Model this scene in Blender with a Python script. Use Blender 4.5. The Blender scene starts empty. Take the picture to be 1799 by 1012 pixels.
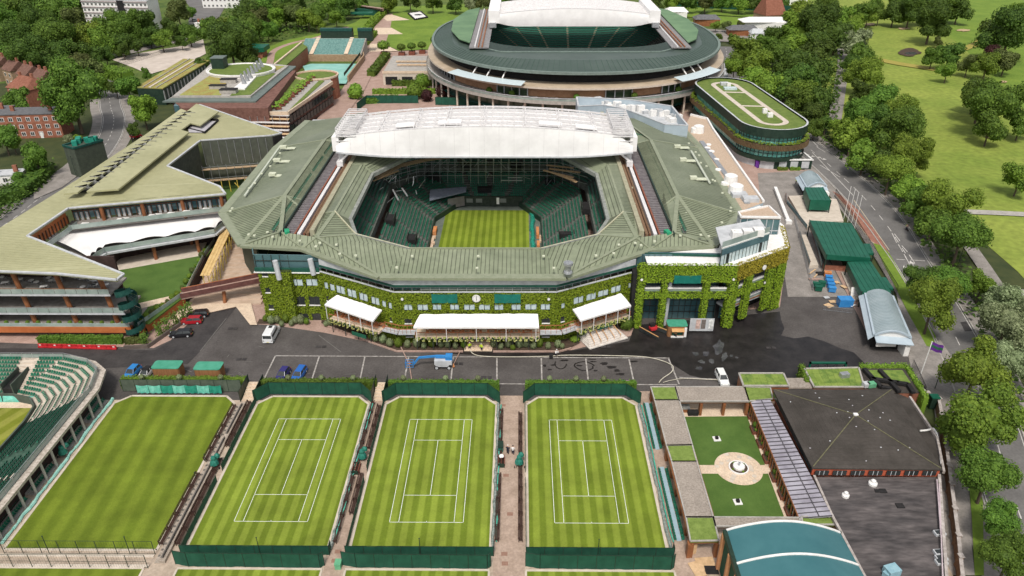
import bpy, math, random
from mathutils import Vector, noise
random.seed(7)
SC = bpy.context.scene
COL = SC.collection
# ---------------------------------------------------------------- camera
IMG_W, IMG_H, FOC = 1799.0, 1012.0, 1314.58
YAW, PITCH, ROLL, CAMZ = -0.0107, 0.5115, -0.0028, 85.0
_f = Vector((math.sin(YAW)*math.cos(PITCH), math.cos(YAW)*math.cos(PITCH), -math.sin(PITCH)))
_r0 = Vector((math.cos(YAW), -math.sin(YAW), 0.0))
_u0 = _r0.cross(_f)
_r = _r0*math.cos(ROLL) + _u0*math.sin(ROLL)
_u = _u0*math.cos(ROLL) - _r0*math.sin(ROLL)
cam_data = bpy.data.cameras.new("camera"); cam = bpy.data.objects.new("camera", cam_data); COL.objects.link(cam)
from mathutils import Matrix
cam.matrix_world = Matrix(((_r.x,_u.x,-_f.x,0),(_r.y,_u.y,-_f.y,0),(_r.z,_u.z,-_f.z,CAMZ),(0,0,0,1)))
cam_data.sensor_width = 36.0; cam_data.lens = FOC/IMG_W*36.0
cam_data.clip_start = 1.0; cam_data.clip_end = 3000.0
SC.camera = cam
# ---------------------------------------------------------------- light
SUN_EL, SUN_AZ = math.radians(58), math.radians(186)      # azimuth clockwise from +Y
world = bpy.data.worlds.new("World"); SC.world = world; world.use_nodes = True
wn = world.node_tree.nodes; wl = world.node_tree.links
sky = wn.new("ShaderNodeTexSky"); sky.sky_type = 'NISHITA'; sky.sun_disc = False
sky.sun_elevation = SUN_EL; sky.sun_rotation = SUN_AZ; sky.air_density = 1.0; sky.dust_density = 3.0; sky.ozone_density = 1.0
hs = wn.new("ShaderNodeHueSaturation"); hs.inputs['Saturation'].default_value = 0.3
wl.new(sky.outputs[0], hs.inputs['Color']); wl.new(hs.outputs[0], wn['Background'].inputs[0])
wn['Background'].inputs[1].default_value = 0.148
sun_d = bpy.data.lights.new("sun", 'SUN'); sun_d.energy = 2.4; sun_d.angle = math.radians(10.0); sun_d.color = (1.0, 0.95, 0.87)
sun = bpy.data.objects.new("sun", sun_d); COL.objects.link(sun)
_sd = Vector((math.sin(SUN_AZ)*math.cos(SUN_EL), math.cos(SUN_AZ)*math.cos(SUN_EL), math.sin(SUN_EL)))
sun.rotation_euler = _sd.to_track_quat('Z', 'Y').to_euler()
SC.view_settings.view_transform = 'Standard'; SC.view_settings.look = 'None'
SC.view_settings.gamma = 1.0; SC.view_settings.use_curve_mapping = False
SC.view_settings.exposure = 0.06
# ---------------------------------------------------------------- survey helpers
def G(px, py, z=0.0):
	"""surveyed position: the map point at height z that the survey photograph shows at (px, py)"""
	d = _f*FOC + _r*(px-IMG_W/2) - _u*(py-IMG_H/2)
	t = (z-CAMZ)/d.z
	return (d.x*t, d.y*t, z)
def GP(pts, z=0.0):
	return [G(p[0], p[1], p[2] if len(p) > 2 else z) for p in pts]
def GY(px, py, y):
	d = _f*FOC + _r*(px-IMG_W/2) - _u*(py-IMG_H/2)
	t = y/d.y
	return (d.x*t, y, CAMZ+d.z*t)
def dist_at(p):
	return (Vector(p)-Vector((0,0,CAMZ))).dot(_f)
# ---------------------------------------------------------------- tagging
def tag(o, label=None, cat=None, group=None, kind=None):
	if label: o['label'] = label
	if cat: o['category'] = cat
	if group: o['group'] = group
	if kind: o['kind'] = kind
	return o
def empty(name, loc=(0,0,0), rz=0.0, label=None, cat=None, group=None):
	o = bpy.data.objects.new(name, None); COL.objects.link(o)
	o.location = loc; o.rotation_euler = (0,0,rz); o.empty_display_size = 0.5
	return tag(o, label, cat, group)
def copy_tree(o, parent=None):
	c = o.copy(); COL.objects.link(c)
	if parent is not None: c.parent = parent
	for ch in o.children: copy_tree(ch, c)
	return c
ORD = ['first','second','third','fourth','fifth','sixth','seventh','eighth','ninth','tenth','eleventh','twelfth','thirteenth','fourteenth','fifteenth','sixteenth','seventeenth','eighteenth','nineteenth','twentieth']
TENS = {20:'twenty',30:'thirty',40:'forty',50:'fifty'}
def ordi(i):
	if i < 20: return ORD[i]
	t = (i+1)//10*10; u = (i+1)%10
	return (TENS[t][:-1]+'ieth') if u == 0 else TENS[t]+'-'+ORD[u-1]
# ---------------------------------------------------------------- mesh builder
class MB:
	def __init__(s): s.v = []; s.f = []
	def add(s, vs, fs):
		n = len(s.v); s.v.extend([tuple(p) for p in vs]); s.f.extend([tuple(i+n for i in f) for f in fs]); return s
	def box(s, x0,y0,z0,x1,y1,z1):
		return s.add([(x0,y0,z0),(x1,y0,z0),(x1,y1,z0),(x0,y1,z0),(x0,y0,z1),(x1,y0,z1),(x1,y1,z1),(x0,y1,z1)],
					[(0,3,2,1),(4,5,6,7),(0,1,5,4),(1,2,6,5),(2,3,7,6),(3,0,4,7)])
	def cbox(s, cx,cy,z0, sx,sy,h, rz=0.0):
		c, q = math.cos(rz), math.sin(rz); vs = []
		for z in (z0, z0+h):
			for dx, dy in ((-sx/2,-sy/2),(sx/2,-sy/2),(sx/2,sy/2),(-sx/2,sy/2)):
				vs.append((cx+dx*c-dy*q, cy+dx*q+dy*c, z))
		return s.add(vs, [(0,3,2,1),(4,5,6,7),(0,1,5,4),(1,2,6,5),(2,3,7,6),(3,0,4,7)])
	def prism(s, poly, z0, z1, top=True, bot=True):
		n = len(poly); vs = [(p[0],p[1],z0) for p in poly]+[(p[0],p[1],z1) for p in poly]
		fs = [(i,(i+1)%n,n+(i+1)%n,n+i) for i in range(n)]
		if top: fs.append(tuple(range(n,2*n)))
		if bot: fs.append(tuple(range(n-1,-1,-1)))
		return s.add(vs, fs)
	def slab(s, pts, t):
		n = len(pts); vs = list(pts)+[(p[0],p[1],p[2]-t) for p in pts]
		fs = [tuple(range(n)), tuple(range(2*n-1,n-1,-1))]+[(i,n+i,n+(i+1)%n,(i+1)%n) for i in range(n)]
		return s.add(vs, fs)
	def poly(s, pts): return s.add(pts, [tuple(range(len(pts)))])
	def beam(s, a, b, w, h):
		a = Vector(a); b = Vector(b); d = (b-a)
		if d.length < 1e-6: return s
		d.normalize(); up = Vector((0,0,1))
		if abs(d.z) > 0.95: up = Vector((0,1,0))
		x = d.cross(up).normalized()*(w/2); y = x.cross(d).normalized()*(h/2)
		vs = [a-x-y,a+x-y,a+x+y,a-x+y,b-x-y,b+x-y,b+x+y,b-x+y]
		return s.add(vs, [(0,1,2,3),(7,6,5,4),(0,4,5,1),(1,5,6,2),(2,6,7,3),(3,7,4,0)])
	def path(s, pts, w, h):
		for a, b in zip(pts[:-1], pts[1:]): s.beam(a, b, w, h)
		return s
	def tube(s, a, b, r0, r1=None, n=8):
		if r1 is None: r1 = r0
		a = Vector(a); b = Vector(b); d = (b-a).normalized(); up = Vector((0,0,1)) if abs(d.z) < .9 else Vector((1,0,0))
		x = d.cross(up).normalized(); y = d.cross(x); vs = []
		for p, r in ((a,r0),(b,r1)):
			for i in range(n):
				t = 2*math.pi*i/n; vs.append(p+x*(r*math.cos(t))+y*(r*math.sin(t)))
		return s.add(vs, [(i,(i+1)%n,n+(i+1)%n,n+i) for i in range(n)]+[tuple(range(n-1,-1,-1)), tuple(range(n,2*n))])
	def ball(s, c, r, rz=None, seg=10, rings=6, wob=0.0):
		rz = rz or r; vs = [(c[0],c[1],c[2]+rz)]
		for j in range(1, rings):
			ph = math.pi*j/rings
			for i in range(seg):
				t = 2*math.pi*i/seg; q = 1+wob*(random.random()-.5)
				vs.append((c[0]+r*q*math.sin(ph)*math.cos(t), c[1]+r*q*math.sin(ph)*math.sin(t), c[2]+rz*q*math.cos(ph)))
		vs.append((c[0],c[1],c[2]-rz)); fs = []
		for i in range(seg): fs.append((0, 1+i, 1+(i+1)%seg))
		for j in range(rings-2):
			for i in range(seg):
				a = 1+j*seg+i; b = 1+j*seg+(i+1)%seg; fs.append((a, a+seg, b+seg, b))
		L = len(vs)-1; o = 1+(rings-2)*seg
		for i in range(seg): fs.append((L, o+(i+1)%seg, o+i))
		return s.add(vs, fs)
	def lathe(s, c, prof, n=16):
		vs = []
		for r, z in prof:
			for i in range(n):
				t = 2*math.pi*i/n; vs.append((c[0]+r*math.cos(t), c[1]+r*math.sin(t), c[2]+z))
		fs = []
		for j in range(len(prof)-1):
			for i in range(n):
				a = j*n+i; b = j*n+(i+1)%n; fs.append((a,b,b+n,a+n))
		fs.append(tuple(range(n-1,-1,-1))); fs.append(tuple(range((len(prof)-1)*n, len(prof)*n)))
		return s.add(vs, fs)
	def wall(s, line, z0, z1, t=0.2, closed=False):
		"""vertical wall of thickness t along a plan polyline"""
		pts = list(line)+([line[0]] if closed else [])
		for a, b in zip(pts[:-1], pts[1:]):
			s.beam((a[0],a[1],(z0+z1)/2), (b[0],b[1],(z0+z1)/2), t, z1-z0)
		return s
	def build(s, name, mat, parent=None, smooth=False, label=None, cat=None, group=None, kind=None, fix=False):
		me = bpy.data.meshes.new(name); me.from_pydata([tuple(p) for p in s.v], [], s.f);
		if mat: me.materials.append(mat)
		if smooth: me.polygons.foreach_set('use_smooth', [True]*len(me.polygons))
		me.update()
		if fix:
			import bmesh
			bm = bmesh.new(); bm.from_mesh(me); bmesh.ops.recalc_face_normals(bm, faces=bm.faces); bm.to_mesh(me); bm.free()
		o = bpy.data.objects.new(name, me); COL.objects.link(o)
		if parent is not None: o.parent = parent
		return tag(o, label, cat, group, kind)
def mesh_obj(name, me, parent=None, loc=None, rz=0.0, mat=None, **k):
	o = bpy.data.objects.new(name, me); COL.objects.link(o)
	if parent is not None: o.parent = parent
	if loc: o.location = loc
	o.rotation_euler = (0,0,rz)
	if mat is not None:
		o.material_slots[0].link = 'OBJECT'; o.material_slots[0].material = mat
	return tag(o, **k)
# ribs: raised standing seams over a planar polygon
def ribs(mb, pts, a, b, spacing, w=0.12, h=0.10, off=0.0):
	"""pts planar polygon (3-D); seams run along direction a->b"""
	P = [Vector(p) for p in pts]; n = (P[1]-P[0]).cross(P[2]-P[0])
	for i in range(3, len(P)):
		if n.length < 1e-6: n = (P[1]-P[0]).cross(P[i]-P[0])
	n.normalize()
	if n.z < 0: n = -n
	d = Vector(b)-Vector(a); d = (d-n*d.dot(n)).normalized(); q = n.cross(d).normalized(); O = P[0]
	ss = [(p-O).dot(q) for p in P]; tt = [(p-O).dot(d) for p in P]
	lo, hi = min(ss), max(ss); k = math.ceil((lo+1e-3)/spacing)
	while k*spacing < hi-1e-3:
		s0 = k*spacing; xs = []
		for i in range(len(P)):
			j = (i+1) % len(P)
			if (ss[i]-s0)*(ss[j]-s0) < 0:
				u = (s0-ss[i])/(ss[j]-ss[i]); xs.append(tt[i]+u*(tt[j]-tt[i]))
		xs.sort()
		for i in range(0, len(xs)-1, 2):
			if xs[i+1]-xs[i] > 0.4:
				A = O+q*s0+d*xs[i]+n*(h/2+off); B = O+q*s0+d*xs[i+1]+n*(h/2+off)
				x = q*(w/2); y = n*(h/2)
				mb.add([A-x-y,A+x-y,A+x+y,A-x+y,B-x-y,B+x-y,B+x+y,B-x+y], [(0,4,5,1),(1,5,6,2),(2,6,7,3),(3,7,4,0)])
		k += 1
# ---------------------------------------------------------------- materials
def srgb(r, g, b):
	f = lambda c: (c/255/12.92) if c/255 <= 0.04045 else ((c/255+0.055)/1.055)**2.4
	return (f(r), f(g), f(b), 1)
MATS = {}
def mat(name, c, c2=None, rough=0.85, scale=1.0, detail=4, metal=0.0, island=0.0, bump=0.0, spec=0.35, obj=True, stretch=None, lo=0.35, hi=0.65, rnd=0.0, trans=0.0, scale2=None, amt2=0.15):
	if name in MATS: return MATS[name]
	m = bpy.data.materials.new(name); m.use_nodes = True; nt = m.node_tree; N = nt.nodes; L = nt.links
	b = N['Principled BSDF']; b.inputs['Roughness'].default_value = rough; b.inputs['Metallic'].default_value = metal
	b.inputs['Specular IOR Level'].default_value = spec
	c = tuple(c)+((1,) if len(c) == 3 else ()); c2 = tuple(c2 or tuple(x*1.25 for x in c[:3])); c2 = c2+((1,) if len(c2) == 3 else ())
	tc = N.new('ShaderNodeTexCoord'); src = tc.outputs['Object']
	geo = N.new('ShaderNodeNewGeometry')
	vec = geo.outputs['Position'] if obj == 'world' else src
	if stretch:
		mp = N.new('ShaderNodeMapping'); mp.inputs['Scale'].default_value = stretch; L.new(vec, mp.inputs[0]); vec = mp.outputs[0]
	nz = N.new('ShaderNodeTexNoise'); nz.inputs['Scale'].default_value = scale; nz.inputs['Detail'].default_value = detail; nz.inputs['Roughness'].default_value = .6
	L.new(vec, nz.inputs['Vector'])
	rp = N.new('ShaderNodeValToRGB'); rp.color_ramp.elements[0].position = lo; rp.color_ramp.elements[1].position = hi
	rp.color_ramp.elements[0].color = c; rp.color_ramp.elements[1].color = c2
	L.new(nz.outputs['Fac'], rp.inputs[0]); out = rp.outputs[0]
	if scale2:
		n2 = N.new('ShaderNodeTexNoise'); n2.inputs['Scale'].default_value = scale2; n2.inputs['Detail'].default_value = 3; L.new(vec, n2.inputs['Vector'])
		mr = N.new('ShaderNodeMapRange'); mr.inputs['From Min'].default_value = .3; mr.inputs['From Max'].default_value = .7
		mr.inputs['To Min'].default_value = 1-amt2; mr.inputs['To Max'].default_value = 1+amt2; L.new(n2.outputs['Fac'], mr.inputs[0])
		mx = N.new('ShaderNodeVectorMath'); mx.operation = 'SCALE'; L.new(out, mx.inputs[0]); L.new(mr.outputs[0], mx.inputs['Scale']); out = mx.outputs[0]
	if island or rnd:
		mr = N.new('ShaderNodeMapRange'); a = island or rnd
		mr.inputs['To Min'].default_value = 1-a; mr.inputs['To Max'].default_value = 1+a
		if island: L.new(geo.outputs['Random Per Island'], mr.inputs[0])
		else:
			oi = N.new('ShaderNodeObjectInfo'); L.new(oi.outputs['Random'], mr.inputs[0])
		mx = N.new('ShaderNodeVectorMath'); mx.operation = 'SCALE'; L.new(out, mx.inputs[0]); L.new(mr.outputs[0], mx.inputs['Scale']); out = mx.outputs[0]
	L.new(out, b.inputs['Base Color'])
	if bump:
		bp = N.new('ShaderNodeBump'); bp.inputs['Strength'].default_value = bump; bp.inputs['Distance'].default_value = 0.1
		L.new(nz.outputs['Fac'], bp.inputs['Height']); L.new(bp.outputs[0], b.inputs['Normal'])
	if trans:
		b.inputs['Transmission Weight'].default_value = trans
	MATS[name] = m; return m
def leafmat(name, c, c2):
	if name in MATS: return MATS[name]
	m = bpy.data.materials.new(name); m.use_nodes = True; nt = m.node_tree; N = nt.nodes; L = nt.links
	b = N['Principled BSDF']; b.inputs['Roughness'].default_value = .65; b.inputs['Specular IOR Level'].default_value = .25
	geo = N.new('ShaderNodeNewGeometry'); tc = N.new('ShaderNodeTexCoord'); oi = N.new('ShaderNodeObjectInfo')
	nz = N.new('ShaderNodeTexNoise'); nz.inputs['Scale'].default_value = 2.2; nz.inputs['Detail'].default_value = 2; L.new(tc.outputs['Object'], nz.inputs[0])
	ad = N.new('ShaderNodeMath'); ad.operation = 'MULTIPLY_ADD'; ad.inputs[1].default_value = .55; L.new(geo.outputs['Random Per Island'], ad.inputs[0]);
	m2 = N.new('ShaderNodeMath'); m2.operation = 'MULTIPLY'; m2.inputs[1].default_value = .55; L.new(nz.outputs['Fac'], m2.inputs[0]); L.new(m2.outputs[0], ad.inputs[2])
	rp = N.new('ShaderNodeValToRGB'); rp.color_ramp.elements[0].position = .15; rp.color_ramp.elements[1].position = .85
	rp.color_ramp.elements[0].color = tuple(c)+(1,); rp.color_ramp.elements[1].color = tuple(c2)+(1,)
	L.new(ad.outputs[0], rp.inputs[0])
	hv = N.new('ShaderNodeHueSaturation'); mr = N.new('ShaderNodeMapRange'); mr.inputs['To Min'].default_value = .8; mr.inputs['To Max'].default_value = 1.25
	L.new(oi.outputs['Random'], mr.inputs[0]); L.new(mr.outputs[0], hv.inputs['Value']); L.new(rp.outputs[0], hv.inputs['Color'])
	mh = N.new('ShaderNodeMapRange'); mh.inputs['To Min'].default_value = .485; mh.inputs['To Max'].default_value = .515; L.new(oi.outputs['Random'], mh.inputs[0]); L.new(mh.outputs[0], hv.inputs['Hue'])
	L.new(hv.outputs[0], b.inputs['Base Color'])
	tr = N.new('ShaderNodeBsdfTranslucent'); L.new(hv.outputs[0], tr.inputs[0]); ms = N.new('ShaderNodeMixShader'); ms.inputs[0].default_value = .25
	L.new(b.outputs[0], ms.inputs[1]); L.new(tr.outputs[0], ms.inputs[2]); L.new(ms.outputs[0], N['Material Output'].inputs[0])
	MATS[name] = m; return m
def stripemat(name, ca, cb, width, x0=0.0, soft=.12, ang=0.0, c3=None):
	"""mown lawn: light and dark mowing bands plus fine grain"""
	m = bpy.data.materials.new(name); m.use_nodes = True; nt = m.node_tree; N = nt.nodes; L = nt.links
	b = N['Principled BSDF']; b.inputs['Roughness'].default_value = .9; b.inputs['Specular IOR Level'].default_value = .15
	geo = N.new('ShaderNodeNewGeometry'); mp = N.new('ShaderNodeMapping'); mp.inputs['Rotation'].default_value = (0,0,ang); mp.inputs['Location'].default_value = (-x0,0,0)
	L.new(geo.outputs['Position'], mp.inputs[0])
	nd = N.new('ShaderNodeTexNoise'); nd.inputs['Scale'].default_value = .8; nd.inputs['Detail'].default_value = 3; L.new(mp.outputs[0], nd.inputs[0])
	sx = N.new('ShaderNodeSeparateXYZ'); L.new(mp.outputs[0], sx.inputs[0])
	w = N.new('ShaderNodeMath'); w.operation = 'MULTIPLY_ADD'; w.inputs[1].default_value = .12; L.new(nd.outputs['Fac'], w.inputs[0]); L.new(sx.outputs[0], w.inputs[2])
	s = N.new('ShaderNodeMath'); s.operation = 'MULTIPLY'; s.inputs[1].default_value = math.pi/width; L.new(w.outputs[0], s.inputs[0])
	sn = N.new('ShaderNodeMath'); sn.operation = 'SINE'; L.new(s.outputs[0], sn.inputs[0])
	mr = N.new('ShaderNodeMapRange'); mr.interpolation_type = 'SMOOTHSTEP'; mr.inputs['From Min'].default_value = -soft*4; mr.inputs['From Max'].default_value = soft*4; L.new(sn.outputs[0], mr.inputs[0])
	mx = N.new('ShaderNodeMix'); mx.data_type = 'RGBA'; mx.inputs[6].default_value = tuple(ca)+(1,); mx.inputs[7].default_value = tuple(cb)+(1,); L.new(mr.outputs[0], mx.inputs[0])
	n2 = N.new('ShaderNodeTexNoise'); n2.inputs['Scale'].default_value = .12; n2.inputs['Detail'].default_value = 8; n2.inputs['Roughness'].default_value = .7; L.new(mp.outputs[0], n2.inputs[0])
	r2 = N.new('ShaderNodeMapRange'); r2.inputs['From Min'].default_value = .3; r2.inputs['From Max'].default_value = .7; r2.inputs['To Min'].default_value = .72; r2.inputs['To Max'].default_value = 1.25; L.new(n2.outputs['Fac'], r2.inputs[0])
	n3 = N.new('ShaderNodeTexNoise'); n3.inputs['Scale'].default_value = 6; n3.inputs['Detail'].default_value = 3; L.new(mp.outputs[0], n3.inputs[0])
	r3 = N.new('ShaderNodeMapRange'); r3.inputs['To Min'].default_value = .75; r3.inputs['To Max'].default_value = 1.25; L.new(n3.outputs['Fac'], r3.inputs[0])
	mm = N.new('ShaderNodeMath'); mm.operation = 'MULTIPLY'; L.new(r2.outputs[0], mm.inputs[0]); L.new(r3.outputs[0], mm.inputs[1])
	vm = N.new('ShaderNodeVectorMath'); vm.operation = 'SCALE'; L.new(mx.outputs[2], vm.inputs[0]); L.new(mm.outputs[0], vm.inputs['Scale'])
	L.new(vm.outputs[0], b.inputs['Base Color']); MATS[name] = m; return m
# ---------------------------------------------------------------- material palette
ASPH = mat('asphalt', (.066,.058,.054), (.105,.094,.088), rough=.8, scale=.16, detail=8, bump=.05, obj='world', scale2=3.0, amt2=.18)
WET = mat('wet_asphalt', (.014,.012,.012), (.03,.026,.025), rough=.42, scale=.35, detail=7, obj='world', scale2=2.0)
DARKASPH = mat('dark_asphalt', (.035,.031,.031), (.06,.054,.052), rough=.7, scale=.3, detail=8, obj='world', scale2=2.5)
PUD = mat('puddle_water', (.05,.05,.055), (.1,.1,.105), rough=.08, scale=.6, obj='world', spec=.6)
ROADM = mat('road_asphalt', (.125,.118,.112), (.175,.166,.158), rough=.85, scale=.12, detail=8, obj='world', scale2=2.5, amt2=.12)
PAVE = mat('pavement_grey', (.21,.19,.17), (.3,.27,.245), scale=.3, detail=7, obj='world', scale2=3)
PINK = mat('pink_paving', (.33,.22,.175), (.42,.29,.24), scale=.3, detail=6, obj='world', scale2=2.5)
BEIGE = mat('beige_paving', (.37,.29,.22), (.47,.38,.295), scale=.25, detail=7, obj='world', scale2=2)
STONE = mat('cream_stone', (.58,.45,.33), (.7,.56,.42), scale=.7, detail=6, obj='world', scale2=4)
SAND = mat('sandy_yard', (.48,.41,.35), (.6,.52,.45), scale=.2, detail=7, obj='world')
SOIL = mat('bed_soil', (.05,.032,.022), (.09,.06,.04), scale=2, obj='world')
WHITE = mat('white_paint', (.72,.70,.67), (.84,.82,.79), rough=.6, scale=1.2, detail=5)
LINE = mat('road_paint', (.42,.39,.36), (.7,.67,.63), rough=.8, scale=1.3, detail=7, obj='world')
COURTLINE = mat('court_line_paint', (.72,.74,.66), (.86,.88,.82), scale=2, obj='world')
MEADOW = mat('park_grass', (.14,.205,.026), (.27,.31,.055), rough=.95, scale=.03, detail=9, obj='world', scale2=.5, amt2=.2, lo=.3, hi=.7)
ROUGHG = mat('rough_grass', (.05,.09,.014), (.12,.16,.03), rough=.95, scale=.08, detail=9, obj='world', scale2=.7, amt2=.25)
LAWN = mat('lawn_grass', (.115,.19,.02), (.17,.25,.03), rough=.95, scale=.1, detail=8, obj='world', scale2=1.5, amt2=.15)
TURF = mat('artificial_turf', (.062,.12,.02), (.085,.15,.028), rough=.95, scale=.3, detail=6, obj='world', scale2=6, amt2=.1)
WOODFLOOR = mat('wood_floor_earth', (.03,.045,.012), (.06,.07,.02), scale=.2, detail=8, obj='world')
STRIPE = stripemat('striped_court_grass', (.135,.185,.018), (.208,.265,.034), .97, x0=.3)
PLAINC = stripemat('plain_court_grass', (.112,.155,.014), (.15,.198,.02), 1.5, x0=.2, soft=.22, ang=math.radians(-4))
CCG = stripemat('centre_court_grass', (.13,.18,.015), (.205,.262,.03), .9, x0=.1)
GREEND = mat('dark_green_screen', (.008,.062,.038), (.014,.088,.054), rough=.75, scale=.7, detail=5)
GREENP = mat('green_paint_roof', (.006,.085,.05), (.012,.115,.068), rough=.45, scale=.4, detail=5)
TEAL = mat('teal_sheet', (.1,.42,.33), (.2,.55,.45), rough=.4, scale=1.2, detail=6, bump=.3)
DKGREEN = mat('dark_green_metal', (.012,.03,.02), (.022,.045,.03), rough=.5)
SEATG = mat('seat_green_plastic', (.01,.1,.058), (.02,.15,.088), rough=.45, scale=3, island=.25)
CONC = mat('concrete', (.32,.3,.27), (.43,.4,.36), scale=.8, detail=7, scale2=4, obj='world')
CONCB = mat('beige_concrete', (.5,.43,.35), (.62,.54,.45), scale=.8, detail=7, obj='world')
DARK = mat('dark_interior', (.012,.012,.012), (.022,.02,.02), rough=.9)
STEEL = mat('galvanised_steel', (.35,.36,.37), (.5,.51,.52), rough=.45, metal=.6, scale=3)
GLASS = mat('window_glass', (.045,.105,.12), (.1,.18,.19), rough=.12, scale=.15, spec=.7, obj='world')
GLASSL = mat('blind_glass', (.42,.53,.55), (.6,.68,.68), rough=.25, scale=1.5, detail=3, spec=.6, obj='world')
GLASSD = mat('dark_glass', (.02,.025,.025), (.045,.05,.05), rough=.15, scale=.4, spec=.6, obj='world')
BALUS = mat('balustrade_glass', (.24,.3,.27), (.36,.42,.38), rough=.1, scale=.4, spec=.6, obj='world')
BRICK = mat('red_brick_wall', (.23,.085,.05), (.36,.15,.095), scale=1.2, detail=8, scale2=8, amt2=.25)
BROWNB = mat('brown_brick', (.3,.2,.12), (.4,.28,.18), scale=1.2, detail=8, scale2=7, amt2=.2)
TERRA = mat('terracotta_cladding', (.42,.12,.035), (.52,.17,.06), rough=.6, scale=.5)
COLUMN = mat('rust_brown_column', (.2,.075,.03), (.3,.12,.05), rough=.55, scale=.8)
WOOD = mat('brown_timber', (.26,.105,.035), (.38,.17,.065), rough=.6, scale=1.0, detail=6, stretch=(6,6,.5))
BENCHM = mat('dark_brown_bench_wood', (.035,.017,.012), (.07,.035,.025), rough=.55, scale=4)
PLANKM = mat('scaffold_board_wood', (.5,.33,.18), (.66,.46,.27), rough=.8, scale=1.5, detail=6, island=.2)
OLIVE = mat('sage_green_metal_roof', (.185,.212,.135), (.25,.275,.185), rough=.5, scale=.12, detail=9, obj='world', scale2=.5, amt2=.13)
OLIVED = mat('grey_green_flat_roof', (.14,.16,.108), (.2,.22,.158), rough=.6, scale=.1, detail=7, obj='world', scale2=1.2, amt2=.08)
SEAM = mat('roof_seam_metal', (.22,.245,.16), (.27,.29,.2), rough=.45, obj='world')
SEAMD = mat('roof_joint_shadow_gap', (.06,.07,.045), (.09,.1,.065), rough=.6, obj='world')
MILLR = mat('pale_olive_metal_roof', (.33,.32,.175), (.42,.405,.235), rough=.55, scale=.06, detail=7, obj='world', scale2=.7, amt2=.07)
TENS_W = mat('white_tensile_fabric', (.76,.74,.72), (.87,.85,.83), rough=.55, scale=.25, detail=6)
TRUSSW = mat('white_fabric_roof', (.74,.72,.71), (.86,.84,.83), rough=.55, scale=.3, detail=6, stretch=(3,.2,.2))
WSTEEL = mat('white_painted_steel', (.6,.58,.57), (.74,.72,.71), rough=.5, scale=2)
GREYW = mat('pale_grey_render', (.42,.43,.44), (.55,.56,.57), scale=.7)
PBLUE = mat('pale_blue_panel', (.36,.43,.48), (.44,.51,.56), rough=.5, scale=.3, detail=6)
LEAF_D = leafmat('dark_oak_leaves', (.026,.06,.009), (.105,.17,.024))
LEAF_M = leafmat('mid_green_leaves', (.042,.095,.011), (.145,.24,.032))
LEAF_Y = leafmat('yellow_green_leaves', (.07,.135,.012), (.24,.35,.042))
LEAF_L = leafmat('lime_green_leaves', (.055,.115,.01), (.19,.28,.035))
LEAF_P = leafmat('purple_beech_leaves', (.02,.008,.008), (.075,.025,.025))
LEAF_B = leafmat('olive_brown_leaves', (.05,.07,.016), (.14,.17,.045))
LEAF_W = leafmat('grey_green_blossom_leaves', (.06,.09,.025), (.33,.38,.2))
IVYM = leafmat('ivy_leaves', (.075,.135,.008), (.28,.37,.024))
IVYB = leafmat('autumn_ivy_leaves', (.2,.17,.014), (.44,.37,.04))
BARK = mat('tree_bark', (.07,.05,.035), (.13,.1,.07), scale=2)
# ---------------------------------------------------------------- ground sheets
_lay = [0.0]
def sheet(name, pts, m, z=None, kind='structure', dz=.012):
	_lay[0] += dz
	zz = _lay[0] if z is None else z
	return MB().poly([(p[0],p[1],zz) for p in pts]).build(name, m, kind=kind)
def ribbon(pts, w, z):
	L = []; R = []
	P = [Vector((p[0],p[1],0)) for p in pts]
	for i, p in enumerate(P):
		d = (P[min(i+1,len(P)-1)]-P[max(i-1,0)]).normalized(); n = Vector((d.y,-d.x,0))
		ww = w[i] if isinstance(w,(list,tuple)) else w
		L.append(p-n*ww/2); R.append(p+n*ww/2)
	return [(v.x,v.y,z) for v in L], [(v.x,v.y,z) for v in R]
def spline(pts, n=6):
	P = [Vector(p[:2]) for p in pts]; P = [2*P[0]-P[1]]+P+[2*P[-1]-P[-2]]; out = []
	for i in range(1, len(P)-2):
		for k in range(n):
			t = k/n; a,b,c,d = P[i-1],P[i],P[i+1],P[i+2]
			out.append(.5*((2*b)+(c-a)*t+(2*a-5*b+4*c-d)*t*t+(3*b-a-3*c+d)*t**3))
	out.append(P[-2]); return [(v.x,v.y) for v in out]
def strip(name, pts, w, m, z=None, kind='structure', h=None):
	_lay[0] += .012; z = _lay[0] if z is None else z
	L, R = ribbon(pts, w, z); n = len(L); mb = MB()
	if h:
		for i in range(n-1):
			mb.slab([L[i],R[i],R[i+1],L[i+1]], h)
	else: mb.add(L+R, [(i,n+i,n+i+1,i+1) for i in range(n-1)])
	return mb.build(name, m, kind=kind)
sheet('ground', [(-900,-60),(900,-60),(900,1500),(-900,1500)], WOODFLOOR, z=-.03)
sheet('rough_grass', [(-900,380),(-60,330),(60,420),(260,600),(900,700),(900,1500),(-900,1500)], ROUGHG)
sheet('golf_course_grass', [(84,60),(112,110),(120,160),(122,215),(112,262),(127,330),(145,400),(170,470),(185,520),(215,640),(260,900),(900,1500),(900,-50),(84,-50)], MEADOW)
sheet('fairway_mown_band', [(150,180),(190,260),(240,420),(290,640),(420,900),(560,900),(430,600),(330,380),(260,240),(200,150)], LAWN)
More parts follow.
